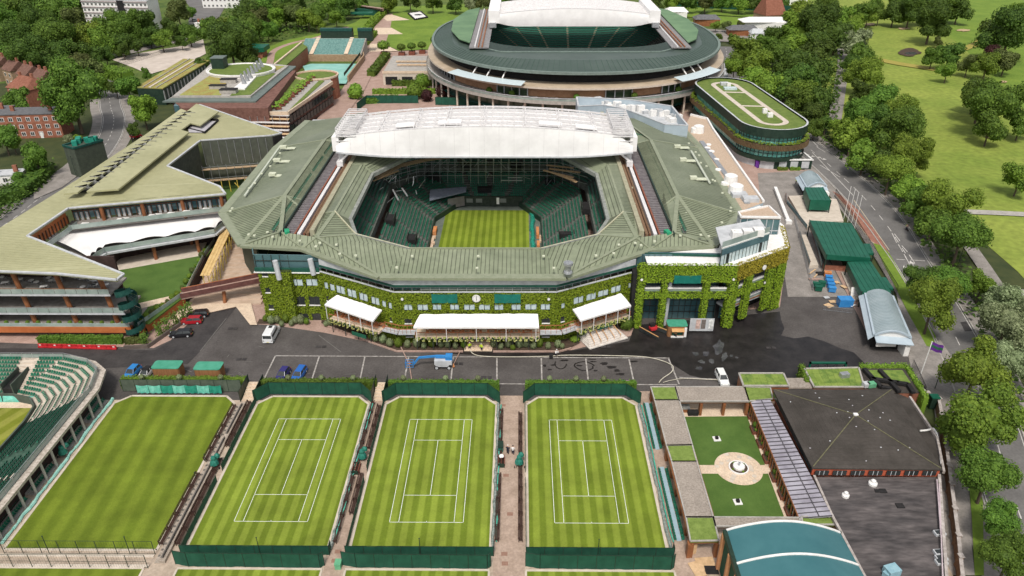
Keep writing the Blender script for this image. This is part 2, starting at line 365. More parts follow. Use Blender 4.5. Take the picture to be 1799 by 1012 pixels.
# complex ground
sheet('pink_paving', GP([(-60,640),(-60,560),(280,560),(420,400),(600,215),(640,120),(690,40),(760,30),(900,30),(1260,60),(1262,120),(1260,160),(1330,290),(1420,300),(1500,520),(1640,640)]), PINK)
sheet('car_park_asphalt', GP([(-60,668),(-60,600),(270,612),(300,598),(345,556),(432,537),(448,570),(480,572),(570,585),(650,602),(700,619),(990,619),(1110,590),(1120,560),(1370,540),(1384,440),(1330,350),(1420,335),(1455,450),(1530,600),(1600,620),(1640,700),(1420,700),(1200,700),(920,704),(905,704),(200,704)]), ASPH)
sheet('plaza_tarmac', GP([(1384,522),(1372,440),(1335,350),(1325,305),(1420,300),(1420,345),(1455,455),(1490,522)]), PAVE)
sheet('wet_asphalt', GP([(800,613),(1010,616),(1105,600),(1115,572),(1370,548),(1372,562),(1378,578),(1372,590),(1395,595),(1420,592),(1448,600),(1475,612),(1500,620),(1520,640),(1522,655),(1300,680),(1212,660),(1180,640),(1176,630),(900,628),(790,622)]), WET)
sheet('dark_tarmac_patch', GP([(345,556),(415,541),(388,575),(352,618),(330,640),(-60,660),(-60,612),(200,614),(272,616),(300,600)]), DARKASPH)
# puddles and spray trails
rp = random.Random(3)
pm = MB()
for (cx,cy,w,h,a) in [(1262,612,26,34,.3),(1240,622,16,12,0),(1222,622,14,10,.2),(1250,636,14,10,.5),(1232,636,16,8,.2),(1272,628,14,20,.4),(1228,648,20,8,.1),(1285,626,8,6,0),(1294,629,8,5,.3)]:
	n = 14; P0 = []
	for i in range(n):
		t = 2*math.pi*i/n; r = rp.uniform(.6,1.1); dx = math.cos(t)*w*.42*r; dy = math.sin(t)*h*.42*r
		P0.append(G(cx+dx*math.cos(a)-dy*math.sin(a), cy+dx*math.sin(a)+dy*math.cos(a)))
	pm.poly([(p[0],p[1],_lay[0]+.01) for p in P0])
pm.build('puddle', PUD, kind='structure')
wm = MB()
def blob(cx,cy,w,h,mb,zz,rr=rp):
	n = 12; P0 = []
	for i in range(n):
		t = 2*math.pi*i/n; r = rr.uniform(.55,1.15); P0.append(G(cx+math.cos(t)*w/2*r, cy+math.sin(t)*h/2*r))
	mb.poly([(p[0],p[1],zz) for p in P0])
for (cx,cy,w,h) in [(957,643,8,5),(966,650,10,3),(972,642,10,3),(992,634,20,3),(1018,643,14,3),(1042,636,12,2),(1062,640,16,5),(1075,646,20,6),(1084,652,12,5),(1046,652,8,4),(1090,658,22,4),(1112,636,24,3),(1040,632,16,2)]:
	blob(cx,cy,w,h,wm,_lay[0]+.022)
lp = [(1026+15*math.cos(t/14*6.283)*(1+.2*math.sin(t)), 644+8*math.sin(t/14*6.283)) for t in range(15)]
wm.path([(G(*p)[0],G(*p)[1],_lay[0]+.02) for p in lp], .28, .01)
lp = [(985+10*math.cos(t/8*3.6),640+9*math.sin(t/8*3.6)) for t in range(9)]
wm.path([(G(*p)[0],G(*p)[1],_lay[0]+.02) for p in lp], .25, .01)
wm.build('water_trails', WET, kind='structure')
_lay[0] += .02
# parking bay lines
lm = MB(); ly = .30
def gl(a, b, w=.28, mb=lm, z=None):
	z = _lay[0]+.012 if z is None else z
	A = G(*a); B = G(*b); d = Vector((B[0]-A[0],B[1]-A[1],0)).normalized(); n = Vector((-d.y,d.x,0))*w/2
	mb.poly([(A[0]-n.x,A[1]-n.y,z),(A[0]+n.x,A[1]+n.y,z),(B[0]+n.x,B[1]+n.y,z),(B[0]-n.x,B[1]-n.y,z)])
gl((484,626),(1176,630)); gl((460,673),(1190,677))
for a, b in [((484,626),(462,671)),((561,627),(547,671)),((641,628),(632,671)),((718,628),(710,672)),((796,628),(792,673)),((873,629),(873,674)),((951,630),(952,674)),((1029,631),(1034,674)),((1105,632),(1114,675)),((1174,630),(1193,676))]:
	gl(a, b)
gl((1193,664),(1275,668),.2); lm.build('parking_bay_lines', mat('worn_bay_paint', (.22,.2,.18), (.46,.43,.4), rough=.85, scale=1.5, detail=8, obj='world'), kind='structure'); _lay[0] += .02
tm = MB()
for a, b in [((300,640),(338,655)),((352,618),(398,560)),((560,590),(600,620))]: gl(a, b, .18, tm)
for _ in range(26):
	x = rp.uniform(380,700); y = rp.uniform(590,670); gl((x,y),(x+rp.uniform(-26,26),y+rp.uniform(-3,6)), rp.uniform(.05,.16), tm)
tm.build('tyre_scuff_marks', mat('scuffed_asphalt', (.13,.12,.11), (.17,.16,.15), obj='world'), kind='structure'); _lay[0] += .01
mh = MB()
for (x,y) in [(405,578),(240,618),(420,632),(800,640),(850,664),(1060,610),(560,610),(1350,612)]:
	p = G(x,y); mh.cbox(p[0],p[1],_lay[0],1.0,.8,.012); mh.cbox(p[0]+1.1,p[1],_lay[0],.8,.8,.012)
mh.build('manhole_covers', DARKASPH, kind='structure')
# Church Road
_lay[0] = .2
RC = spline([(58,20),(68,56),(76.4,85.6),(84,107),(89.5,127),(94,148),(97.9,173),(100,187),(101.5,205),(101.6,224),(100.6,247),(98,275),(95,310),(100,360),(112,420)], 5)
HW = lambda y: 4.4+1.4*max(0,min(1,(y-165)/30))
strip('road_verge_pavement', RC, [2*HW(p[1])+7.5 for p in RC], PAVE, z=.05)
strip('road', RC, [2*HW(p[1]) for p in RC], ROADM, z=.075)
def offset(pts, o):
	P = [Vector((p[0],p[1],0)) for p in pts]; out = []
	for i, p in enumerate(P):
		d = (P[min(i+1,len(P)-1)]-P[max(i-1,0)]).normalized(); oo = o(p.y) if callable(o) else o; out.append((p.x+d.y*oo, p.y-d.x*oo))
	return out
_k = MB()
for o in (lambda y: HW(y)+.15, lambda y: -HW(y)-.15):
	q = [(x,y,.12) for x,y in offset(RC, o)]; _k.path(q, .25, .16)
_k.build('kerb', CONC, kind='structure')
# centre dashes, hatch and edge lines
rl = MB(); pts = offset(RC, .0); acc = 0
for i in range(len(pts)-1):
	a = Vector(pts[i]); b = Vector(pts[i+1]); L = (b-a).length; t = 0
	while t < L:
		if (acc+t) % 7.0 < 3.6:
			d = (b-a).normalized(); p = a+d*t; q = p+d*min(1.0, L-t); n = Vector((-d.y,d.x))*.09
			rl.poly([(p.x-n.x,p.y-n.y,.09),(p.x+n.x,p.y+n.y,.09),(q.x+n.x,q.y+n.y,.09),(q.x-n.x,q.y-n.y,.09)])
		t += 1.0
	acc += L
for o in (lambda y: HW(y)-.3, lambda y: .3-HW(y)):
	q = offset(RC, o); n = len(q); a = ribbon(q, .12, .09); rl.add(a[0]+a[1], [(i,n+i,n+i+1,i+1) for i in range(n-1)])
def rg(a, b, w=.2): gl(a, b, w, rl, .094)
for a, b in [((1567,410),(1575,427)),((1571,411),(1581,424)),((1578,430),(1586,443)),((1584,432),(1594,443)),((1588,447),(1598,465)),((1597,448),(1607,463)),((1575,456),(1590,457)),((1600,457),(1625,459)),((1434,258),(1450,268)),((1425,246),(1437,258)),((1440,290),(1476,312)),((1427,268),(1500,345))]: rg(a, b)
for (x,y) in [(1400,267),(1408,270),(1418,272),(1428,275),(1438,277),(1448,280),(1590,470),(1601,462)]:
	p = G(x,y); rl.add([(p[0]-.7,p[1]-.5,.094),(p[0]+.7,p[1]-.5,.094),(p[0],p[1]+.9,.094)],[(0,1,2)])
rl.build('road_markings', LINE, kind='structure')
sheet('bus_bay_red_asphalt', GP([(1462,336),(1480,345),(1506,368),(1540,410),(1562,445),(1530,424),(1510,398),(1486,362)]), mat('red_bus_asphalt', (.26,.11,.08), (.33,.16,.11), scale=.5, obj='world'), z=.10)
bl = MB();
for a, b in [((1470,345),(1530,424)),((1530,424),(1562,445)),((1500,352),(1562,440))]: gl(a, b, .16, bl, .106)
bl.build('bus_bay_lines', mat('cream_road_paint', (.55,.44,.3), (.65,.54,.4), obj='world'), kind='structure')
sheet('roadside_verge_grass', GP([(1534,428),(1548,432),(1562,446),(1592,496),(1620,550),(1644,592),(1640,612),(1625,608),(1600,560),(1575,510),(1560,480)]), LAWN, z=.16)
sheet('roadside_verge_grass', GP([(1690,720),(1712,760),(1726,850),(1728,1012),(1712,1012),(1706,900),(1700,830),(1692,770)]), LAWN, z=.16)
sheet('entrance_apron', GP([(1575,520),(1600,560),(1628,610),(1640,616),(1650,596),(1672,628),(1705,690),(1716,760),(1700,735),(1690,790),(1712,1012),(1660,1012),(1640,700),(1600,650)]), PAVE, z=.165)
sheet('patched_tarmac', GP([(1687,567),(1697,565),(1708,582),(1695,583)]), DARKASPH, z=.1)
# path in the belt and golf course paths
strip('footpath', spline([G(1480,85),G(1480,120),G(1473,170),G(1465,215)],4), 5.0, PAVE)
strip('footpath', spline([G(1650,372),G(1680,373),G(1740,375),G(1820,379)],4), 3.2, CONC)
strip('footpath', spline([G(1700,430),G(1728,470),G(1748,500),G(1760,512)],4), 3.4, PAVE)
strip('footpath', spline([G(1755,508),G(1780,514),G(1830,520)],4), 3.2, CONC)
strip('dry_grass_track', spline([G(1535,104),G(1580,113),G(1625,120),G(1660,126)],4), 7, mat('dry_grass', (.3,.26,.05), (.36,.3,.07), scale=.2, obj='world'))
strip('dry_grass_track', spline([G(1690,88),G(1715,78),G(1732,66)],4), 5, MATS['dry_grass'])
def patch(name, cx, cy, w, h, m, n=20, seed=1):
	r = random.Random(seed); pts = []
	for i in range(n):
		t = 2*math.pi*i/n; q = r.uniform(.8,1.12); pts.append(G(cx+math.cos(t)*w/2*q, cy+math.sin(t)*h/2*q))
	return sheet(name, pts, m)
patch('pond_bank', 1597, 93, 40, 14, SOIL, seed=2); patch('pond_water', 1600, 95, 22, 5, PUD, seed=3)
patch('bunker_sand', 1692, 54, 24, 4, mat('bunker_sand', (.42,.3,.17), (.5,.37,.22), obj='world'), seed=5)
patch('bunker_sand', 1588, 51, 20, 4, MATS['bunker_sand'], seed=6)
patch('bunker_sand', 1528, 44, 20, 5, MATS['bunker_sand'], seed=7)
patch('bunker_sand', 1762, 145, 14, 4, MATS['bunker_sand'], seed=8)
# Somerset Road on the left
SR = spline([(-143,150),(-141,185),(-142,205),(-141.5,222),(-143,240),(-149,263),(-158,285),(-168,303),(-182,330),(-196,352)],5)
strip('road_verge_pavement', SR, 15, PAVE, z=.05); strip('road', SR, 8.2, ROADM, z=.075)
sm = MB(); pts = SR; acc = 0
for i in range(0, len(pts)-1):
	a = Vector(pts[i]); b = Vector(pts[i+1]); d = (b-a).normalized(); q = a+d*min(2.2,(b-a).length); n = Vector((-d.y,d.x))*.09
	sm.poly([(a.x-n.x,a.y-n.y,.09),(a.x+n.x,a.y+n.y,.09),(q.x+n.x,q.y+n.y,.09),(q.x-n.x,q.y-n.y,.09)])
for o in (3.7,-3.7):
	q = offset(SR, o); n = len(q); a = ribbon(q, .14, .09); sm.add(a[0]+a[1], [(i,n+i,n+i+1,i+1) for i in range(n-1)])
sm.build('road_markings', LINE, kind='structure')
kk = MB()
for o in (4.2,-4.2): kk.path([(x,y,.1) for x,y in offset(SR,o)], .22, .14)
kk.build('kerb', CONC, kind='structure')
_lay[0] = .25
sheet('drive_tarmac', GP([(60,320),(135,285),(150,300),(110,330),(60,352)]), PAVE)
sheet('side_street', GP([(105,100),(150,110),(160,118),(140,130),(120,128)]), ROADM)
sheet('far_car_park', GP([(300,-30),(420,-30),(380,40),(330,45),(335,15)]), ROADM)
strip('access_road', spline([G(155,108),G(205,98),G(290,78),G(360,62),G(420,48)],4), 7, PAVE)
sheet('building_yard_sand', GP([(195,105),(240,95),(330,80),(357,70),(362,95),(335,110),(262,132),(235,120)]), SAND)
sheet('yard_path', GP([(165,108),(180,112),(222,138),(215,143),(170,120)]), SAND)
# Aorangi lawns and paths (top centre)
sheet('hill_lawn', GP([(455,115),(470,85),(500,72),(560,60),(625,40),(650,20),(700,12),(830,8),(860,40),(760,80),(755,88),(700,90),(640,60),(560,75),(500,110)]), LAWN)
sheet('hill_lawn', GP([(700,28),(725,12),(822,12),(845,18),(800,50),(758,72),(755,88),(700,88),(674,80),(688,50)]), LAWN)
strip('footpath', spline([G(415,165),G(470,118),G(480,92),G(510,78),G(560,66),G(610,48)],5), 3.5, PINK)
sheet('main_walkway', GP([(585,225),(545,225),(600,160),(630,112),(650,68),(668,25),(690,25),(686,50),(672,95),(640,160),(600,215)]), PINK)
st = MB(); _lay[0] += .02
for (a,b,c,d) in [((668,28),(690,27),(720,36),(680,38)),((660,50),(688,50),(708,61),(655,62)),((650,78),(674,78),(700,91),(648,92))]:
	st.poly([(G(*q)[0],G(*q)[1],_lay[0]) for q in (a,b,c,d)])
st.build('stone_terrace_paving', STONE, kind='structure')
sheet('stone_forecourt', GP([(1000,178),(1180,190),(1245,200),(1235,170),(1200,168),(1000,160)]), STONE)
sheet('museum_forecourt', GP([(1225,170),(1250,170),(1300,225),(1330,300),(1335,352),(1290,300),(1236,235)]), PINK)
sheet('practice_court_grass', GP([(1180,8),(1250,8),(1220,32),(1190,28)]), LAWN); sheet('practice_court_grass', GP([(1238,26),(1254,16),(1335,21),(1328,32)]), LAWN)
sheet('practice_court_grass', GP([(1214,40),(1232,28),(1316,33),(1292,46)]), LAWN)
sheet('cafe_yard_paving', GP([(1240,52),(1330,58),(1320,76),(1262,74)]), PAVE)
# courts area base
_lay[0] = .03
sheet('court_surround_paving', GP([(-60,1060),(-60,700),(200,704),(905,706),(1140,704),(1500,704),(1700,1060)]), BEIGE, z=.21)
# ---------------------------------------------------------------- vegetation builders
def leaf_quad(mb, p, n, s, rr):
	"""one leaf spray: a bent pair of triangles facing roughly along n"""
	n = Vector(n); t = n.cross(Vector((rr.uniform(-1,1),rr.uniform(-1,1),rr.uniform(-1,1))))
	if t.length < 1e-4: t = Vector((1,0,0))
	t.normalize(); b = n.cross(t).normalized(); p = Vector(p); k = rr.uniform(.35,.6)
	mb.add([p-t*s*.5, p-b*s*k+n*s*.15, p+t*s*.5, p+b*s*k+n*s*.05], [(0,1,2,3)])
def fol_box(mb, x0,y0,z0,x1,y1,z1, dens=9, s=.35, seed=0, jit=.15):
	"""clipped hedge: leaf sprays over the five visible faces"""
	rr = random.Random(seed); X,Y,Z = x1-x0,y1-y0,z1-z0
	for (A,fn,n) in ((X*Y,lambda:(rr.uniform(x0,x1),rr.uniform(y0,y1),z1),(0,0,1)),(X*Z,lambda:(rr.uniform(x0,x1),y0,rr.uniform(z0,z1)),(0,-1,0)),(X*Z,lambda:(rr.uniform(x0,x1),y1,rr.uniform(z0,z1)),(0,1,0)),(Y*Z,lambda:(x0,rr.uniform(y0,y1),rr.uniform(z0,z1)),(-1,0,0)),(Y*Z,lambda:(x1,rr.uniform(y0,y1),rr.uniform(z0,z1)),(1,0,0))):
		for _ in range(int(A*dens)):
			p = Vector(fn())+Vector((rr.gauss(0,jit),rr.gauss(0,jit),rr.gauss(0,jit)*.6))
			leaf_quad(mb, p, (Vector(n)+Vector((rr.gauss(0,.5),rr.gauss(0,.5),rr.gauss(0,.5)+.3))).normalized(), s*rr.uniform(.6,1.3), rr)
def hedge(line, w, h, m, label, z0=0.0, dens=9, s=.32, group=None, seed=1, name='hedge', cat='hedge', core=None, parent=None):
	mb = MB(); rr = random.Random(seed)
	for a, b in zip(line[:-1], line[1:]):
		A = Vector((a[0],a[1],0)); B = Vector((b[0],b[1],0)); L = (B-A).length; d = (B-A)/L; n = Vector((-d.y,d.x,0))
		mb.beam((a[0],a[1],z0+h*.47),(b[0],b[1],z0+h*.47), w*.86, h*.9)
		for (ar, f) in ((L*w,0),(L*h,1),(L*h,-1)):
			for _ in range(int(ar*dens)):
				u = rr.uniform(0,L)
				if f == 0: p = A+d*u+n*rr.uniform(-w/2,w/2)+Vector((0,0,z0+h+rr.gauss(0,.07))); nn = Vector((0,0,1))
				else: p = A+d*u+n*f*(w/2+rr.gauss(0,.06))+Vector((0,0,z0+rr.uniform(0,h))); nn = n*f
				leaf_quad(mb, p, (nn+Vector((rr.gauss(0,.4),rr.gauss(0,.4),rr.gauss(0,.4)+.2))).normalized(), s*rr.uniform(.6,1.3), rr)
	return mb.build(name, m, parent=parent, label=label, cat=cat if not parent else None, group=group)
_ballmesh = {}
def ball_bush_mesh(kind, n=260, s=.28, seed=3, sq=1.0):
	if kind in _ballmesh: return _ballmesh[kind]
	rr = random.Random(seed); mb = MB(); mb.ball((0,0,0), .86, .86*sq, 10, 7)
	for _ in range(n):
		z = rr.uniform(-.8,1); t = rr.uniform(0,6.283); q = math.sqrt(max(0,1-z*z)); d = Vector((q*math.cos(t),q*math.sin(t),z))
		leaf_quad(mb, Vector((d.x,d.y,d.z*sq))*rr.uniform(.86,1.02), (d+Vector((rr.gauss(0,.3),rr.gauss(0,.3),rr.gauss(0,.3)))).normalized(), s*rr.uniform(.6,1.2), rr)
	me = bpy.data.meshes.new('ball_bush'); me.from_pydata(mb.v, [], mb.f); me.materials.append(LEAF_M); _ballmesh[kind] = me; return me
def bush(x, y, z, r, m, label, cat='bush', group=None, name='clipped_bush', sq=1.0, parent=None, kind='a'):
	me = ball_bush_mesh(kind, sq=1.0)
	o = mesh_obj(name, me, parent=parent, loc=(x,y,z+r*.85*sq), mat=m, label=label, cat=None if parent else cat, group=group)
	o.scale = (r,r,r*sq); o.rotation_euler.z = (x*7.3) % 6.28; return o
# ---------------------------------------------------------------- tennis courts
def court_lines(x0, y0, parent, z):
	W_, L_ = 10.97, 23.77; m = MB(); t = .072
	def l(a,b,c,d): m.box(a-t/2,b-t/2,z,c+t/2,d+t/2,z+.004)
	l(x0,y0,x0+W_,y0); l(x0,y0+L_,x0+W_,y0+L_); l(x0,y0,x0,y0+L_); l(x0+W_,y0,x0+W_,y0+L_)
	l(x0+1.37,y0,x0+1.37,y0+L_); l(x0+W_-1.37,y0,x0+W_-1.37,y0+L_)
	for yy in (y0+5.485, y0+L_-5.485): l(x0+1.37,yy,x0+W_-1.37,yy)
	l(x0+W_/2,y0+5.485,x0+W_/2,y0+L_-5.485); l(x0+W_/2,y0,x0+W_/2,y0+.2); l(x0+W_/2,y0+L_-.2,x0+W_/2,y0+L_)
	return m.build('court_line_markings', COURTLINE, parent)
COURTS = [(-73.6,-51.6,None,'plain unlined grass court beside the curved stand',PLAINC,'west'),
		(-47.5,-27.2,-42.37,'striped grass court with lines, leftmost of the three lined courts',STRIPE,''),
		(-24.1,-4.0,-19.17,'striped grass court with lines, middle one of the three lined courts',STRIPE,''),
		(1.35,21.2,5.38,'striped grass court with lines, nearest the cloister roofs',STRIPE,'')]
ZC = .24
for (xa, xb, lx, lab, m, _s) in COURTS:
	r = empty('tennis_court', ((xa+xb)/2, 92, 0), label=lab, cat='tennis court')
	def loc(mb, name, mt, **k):
		o = mb.build(name, mt, r, **k); o.location = (-(xa+xb)/2, -92, 0); return o
	y0, y1 = 74.3, 110.0; c = 2.2
	poly = [(xa,y0),(xb,y0),(xb,y1-c),(xb-c,y1),(xa+c,y1),(xa,y1-c)]
	loc(MB().poly([(p[0],p[1],ZC) for p in poly]), 'grass_surface', m)
	k = MB(); pp = poly+[poly[0]]
	for a, b in zip(pp[:-1], pp[1:]): k.beam((a[0],a[1],ZC),(b[0],b[1],ZC),.4,.09)
	loc(k, 'stone_edging', CONCB)
	if lx is not None:
		court_lines(lx, 79.8, r, ZC+.008).location = (-(xa+xb)/2, -92, 0)
# court strips of the next row towards the camera
for i, (xa, xb) in enumerate([(-73,-52.2),(-47.2,-27.4),(-23.8,-4.2),(1.2,21.4)]):
	o = MB().poly([(xa,50,ZC),(xb,50,ZC),(xb,71.0,ZC),(xa,71.0,ZC)]).build('tennis_court', PLAINC if i == 0 else STRIPE, label=['plain grass court edge at the bottom, nearest the curved stand','grass court edge at the bottom below the leftmost lined court','grass court edge at the bottom below the middle lined court','grass court edge at the bottom below the lined court by the cloister'][i], cat='tennis court')
	k = MB().box(xa-.2,71.0,.21,xb+.2,71.3,.34); k.box(xb,50,.21,xb+.3,71,.33); k.box(xa-.3,50,.21,xa,71,.33); k.build('stone_edging', CONCB, o)
# screens
def screen(pts, h, label, group=None, z0=.2, t=.08, posts=2.6, m=None, lean=0.0):
	pl = [Vector((p[0],p[1],0)) for p in pts]; c = sum(pl, Vector())/len(pl)
	r = empty('court_screen', (c.x,c.y,z0), label=label, cat='screen fence', group=group); rr = random.Random(int(abs(c.x*31+c.y)))
	f = MB(); p_ = MB()
	for a, b in zip(pl[:-1], pl[1:]):
		L = (b-a).length; n = max(1, round(L/posts)); d = (b-a)/L; nn = Vector((-d.y,d.x,0)); prev = None; sub = 4
		for i in range(n*sub+1):
			u = i/(n*sub); sag = 0 if i % sub == 0 else .035; bow = (0 if i % sub == 0 else rr.uniform(-.06,.06))
			p = a+d*L*u+nn*bow-c
			cur = (Vector((p.x,p.y,.05)), Vector((p.x,p.y,h-sag)))
			if prev: f.add([prev[0],cur[0],cur[1],prev[1]], [(0,1,2,3)])
			prev = cur
		for i in range(n+1):
			p = a+d*L*i/n-c; p_.tube((p.x,p.y,0),(p.x,p.y,h+.06),.045,n=6)
		p_.beam((a.x-c.x,a.y-c.y,h),(b.x-c.x,b.y-c.y,h),.06,.06)
	f.build('screen_fabric', m or GREEND, r); p_.build('screen_frame', DKGREEN, r); return r
nm = ['leftmost lined court','middle lined court','lined court by the cloister']
for i, (xa, xb) in enumerate([(-47.9,-26.9),(-24.5,-3.7),(1.0,21.7)]):
	screen([(xa-.2,108.2),(xa+1.9,110.7),(xb-2.0,110.7),(xb+.3,108.0)], 2.7, 'tall green screen with angled corners behind the '+nm[i], 'green screens behind the lined courts')
	screen([(xa+.1,73.6),(xb+.2,73.6),(xb+.2,74.6)], 1.9, 'green screen, the farther of two below the '+nm[i], 'paired green screens at the bottom')
	screen([(xa+.0,71.9),(xa+2,71.5),(xb-.6,71.4),(xb-.1,71.8)], 2.75, 'tall green screen, the nearer of two below the '+nm[i], 'paired green screens at the bottom')
	screen([(xa+.1,74),(xa+.1,88)], 1.3, 'low green side screen by the lower left edge of the '+nm[i], 'low side screens')
	screen([(xa+.1,90.5),(xa+.1,108)], 1.3, 'low green side screen by the upper left edge of the '+nm[i], 'low side screens')
	# folded net heap along right edge
	nb = MB(); rr = random.Random(i+5); pts = []
	for k in range(30):
		y = 74.5+k*1.15; pts.append((xb+.05+rr.uniform(-.12,.12), y, .35+rr.uniform(-.05,.2)))
	for a, b in zip(pts[:-1], pts[1:]): nb.tube(a, b, rr.uniform(.18,.3), rr.uniform(.18,.3), 6)
	nb.build('folded_net', mat('grey_netting', (.12,.15,.13), (.3,.33,.3), rough=.8, scale=2.5, detail=7), label='crumpled grey net lying along the right edge of the '+nm[i], cat='net')
	tb = MB(); pts = [(xb+.5+rr.uniform(-.1,.1), 76+k*2.1, .42+rr.uniform(0,.25)) for k in range(16)]
	for a, b in zip(pts[:-1], pts[1:]):
		tb.tube(a, b, .1, .13, 5)
	tb.build('rolled_cover', mat('bright_teal_sheet', (.05,.33,.24), (.1,.45,.33), scale=3), label='thin roll of green cover sheet beside the '+nm[i], cat='cover sheet')
screen([(-73.6,111.4),(-51.4,111.4)], 2.7, 'grey green back screen above the plain court', m=mat('grey_green_mesh', (.07,.09,.065), (.1,.12,.09), scale=1))
sp = empty('spare_screen', (-63,110.9,.2), label='bright teal sheeting hung along the back screen of the plain court', cat='sheeting')
for k in range(7):
	x0 = -7.6+k*2.25; m_ = MB(); n = 6
	for i in range(n):
		for j in range(2): pass
	vs = []
	for i in range(n+1):
		x = x0+2.2*i/n; vs += [(x, -.2+.12*math.sin(i*2.1+k), .15), (x, -.1, 1.9-.2*math.sin(math.pi*i/n))]
	m_.add(vs, [(2*i,2*i+2,2*i+3,2*i+1) for i in range(n)])
	m_.build('teal_panel', TEAL if k in (0,1,3,5) else mat('deep_teal_sheet', (.012,.2,.14), (.03,.28,.2), rough=.5, scale=1.5), sp)
# wire fences across the bottom of the plain court
def wire_fence(a, b, h, n, label):
	c = ((a[0]+b[0])/2,(a[1]+b[1])/2); r = empty('wire_fence', (c[0],c[1],.2), label=label, cat='wire fence')
	A = Vector((a[0]-c[0],a[1]-c[1],0)); B = Vector((b[0]-c[0],b[1]-c[1],0)); p0 = None
	rail = MB()
	for i in range(n+1):
		p = A.lerp(B, i/n); o = (p0 or MB().tube((0,0,0),(0,0,h),.05,n=6).build('fence_post', DKGREEN, r))
		if p0: o = mesh_obj('fence_post', p0.data, r)
		p0 = p0 or o; o.location = p
	for z in (h, h*.5, .1): rail.beam(A+Vector((0,0,z)), B+Vector((0,0,z)), .04, .04)
	nseg = 60
	for i in range(nseg): q = A.lerp(B, i/nseg); rail.beam(q+Vector((0,0,.1)), q+Vector((0,0,h)), .012, .012)
	rail.build('wire', DKGREEN, r)
wire_fence((-73,73.6),(-51.5,73.6), 2.6, 8, 'thin green wire fence at the bottom edge of the plain court')
wire_fence((-73,71.2),(-51.5,71.2), 2.6, 8, 'thin green wire fence on the near side of the bottom path')
MB().box(-73.5,73.0,.2,-51.5,73.45,.36).box(-73.5,71.3,.2,-51.5,71.7,.36).build('path_kerb', CONCB, kind='structure')
# net posts and lamp posts
def pole(x, y, h, label, cat='pole', m=None, r=.06, group=None, name='net_post', z0=.2, cap=True):
	mb = MB().tube((0,0,0),(0,0,h),r,r*.8,8)
	if cap: mb.ball((0,0,h), r*1.7, seg=6, rings=4)
	o = mb.build(name, m or DKGREEN, label=label, cat=cat, group=group); o.location = (x,y,z0); return o
for (x,y,l) in [(-36.5,73.5,'leftmost lined court'),(-13.8,73.5,'middle lined court'),(11.2,73.5,'lined court by the cloister'),(-66.5,73.5,'plain court, left part'),(-55,73.5,'plain court, right part')]:
	pole(x, y, 3.6, 'tall dark pole rising at the bottom of the '+l, group='dark poles at the court ends')
for (x,y,h,l) in [(-51.2,92.5,1.7,'right edge of the plain court, lower of three'),(-51.0,98.3,1.7,'right edge of the plain court, middle of three'),(-51.3,88.5,1.5,'right edge of the plain court, lowest')]:
	pole(x, y, h, 'short dark post at the '+l, 'post')
# hedges above the courts
hedge([(-74.5,113.2),(-51.0,113.2)], 1.5, 2.0, LEAF_L, 'trimmed hedge above the plain court', dens=16, s=.3)
hedge([(-48,112.6),(-26.4,112.6)], 1.2, 2.2, LEAF_M, 'trimmed hedge above the leftmost lined court', dens=12, s=.3, seed=2)
hedge([(-24.2,112.4),(-3.6,112.4)], 1.0, 2.2, LEAF_M, 'trimmed hedge above the middle lined court', dens=12, s=.3, seed=3)
hedge([(1.2,112.4),(21.8,112.4)], 1.0, 2.2, LEAF_M, 'trimmed hedge above the lined court by the cloister', dens=12, s=.3, seed=4)
for i, (px, py) in enumerate([(248,667),(314,667),(387,667),(504,671),(563,671),(620,669),(707,674),(782,674),(839,674),(966,677),(1013,677),(1062,677)]):
	p = G(px, py, 2.2)
	bush(p[0], 112.7, 2.1, .55, LEAF_W, ordi(i)+' round topiary ball from the left on the hedge above the courts', 'topiary', 'topiary balls along the courts hedge', 'topiary_ball')
for i, (px, py) in enumerate([(420,664),(647,675),(867,674),(1099,677)]):
	p = G(px, py, 1.6)
	r = empty('flower_box', (p[0],112.9,1.2), label=['green and pink box at the right end of the plain court hedge','green and pink box by the steps right of the leftmost lined court','green and pink box by the ramp right of the middle lined court','green and pink box left of the cloister corner'][i], cat='box')
	MB().box(-.9,-.3,0,-.02,.3,.6).build('green_box', mat('mint_box_paint', (.12,.5,.2), (.2,.6,.3)), r)
	MB().box(.02,-.3,0,.9,.3,.6).build('pink_box', mat('pink_box_paint', (.55,.2,.5), (.65,.3,.6)), r)
# benches
def make_bench(L=2.6):
	r = empty('park_bench')
	s = MB()
	for k in range(4): s.box(-L/2,-.02-k*.13,.42,L/2,.09-k*.13,.46)
	s.build('seat', BENCHM, r)
	b = MB()
	for z in (.55,.7,.85): b.beam((-L/2,.14+(z-.5)*.3,z),(L/2,.14+(z-.5)*.3,z),.04,.11)
	b.build('backrest', BENCHM, r)
	lg = MB().box(-.04,-.44,0,.04,-.36,.62).box(-.04,.08,0,.04,.18,.95).box(-.04,-.44,.6,.04,.15,.66)
	a = lg.build('leg', BENCHM, r); a.location = (-L/2+.08,0,0)
	o = mesh_obj('leg', a.data, r); o.location = (L/2-.08,0,0); return r
_b0 = [make_bench()]
def bench_row(a, b, n, face, where, gaps=()):
	A = Vector((a[0],a[1],0)); B = Vector((b[0],b[1],0)); d = (B-A); rz = math.atan2(d.y,d.x)+(0 if face > 0 else math.pi); k = 0
	for i in range(n):
		if i in gaps: continue
		if _b0: o = _b0.pop(); bench_row.proto = o
		else: o = copy_tree(bench_row.proto)
		o.location = A.lerp(B, (i+.5)/n); o.location.z = .21; o.rotation_euler.z = rz; sc = (d.length/n*.94)/2.6; o.scale = (sc,1,1)
		tag(o, ordi(k)+' brown bench from the near end, '+where, 'bench', 'dark brown benches along the court paths'); k += 1
bench_row((-26.3,75.5),(-26.3,108), 12, -1, 'right side of the leftmost lined court', gaps=(5,))
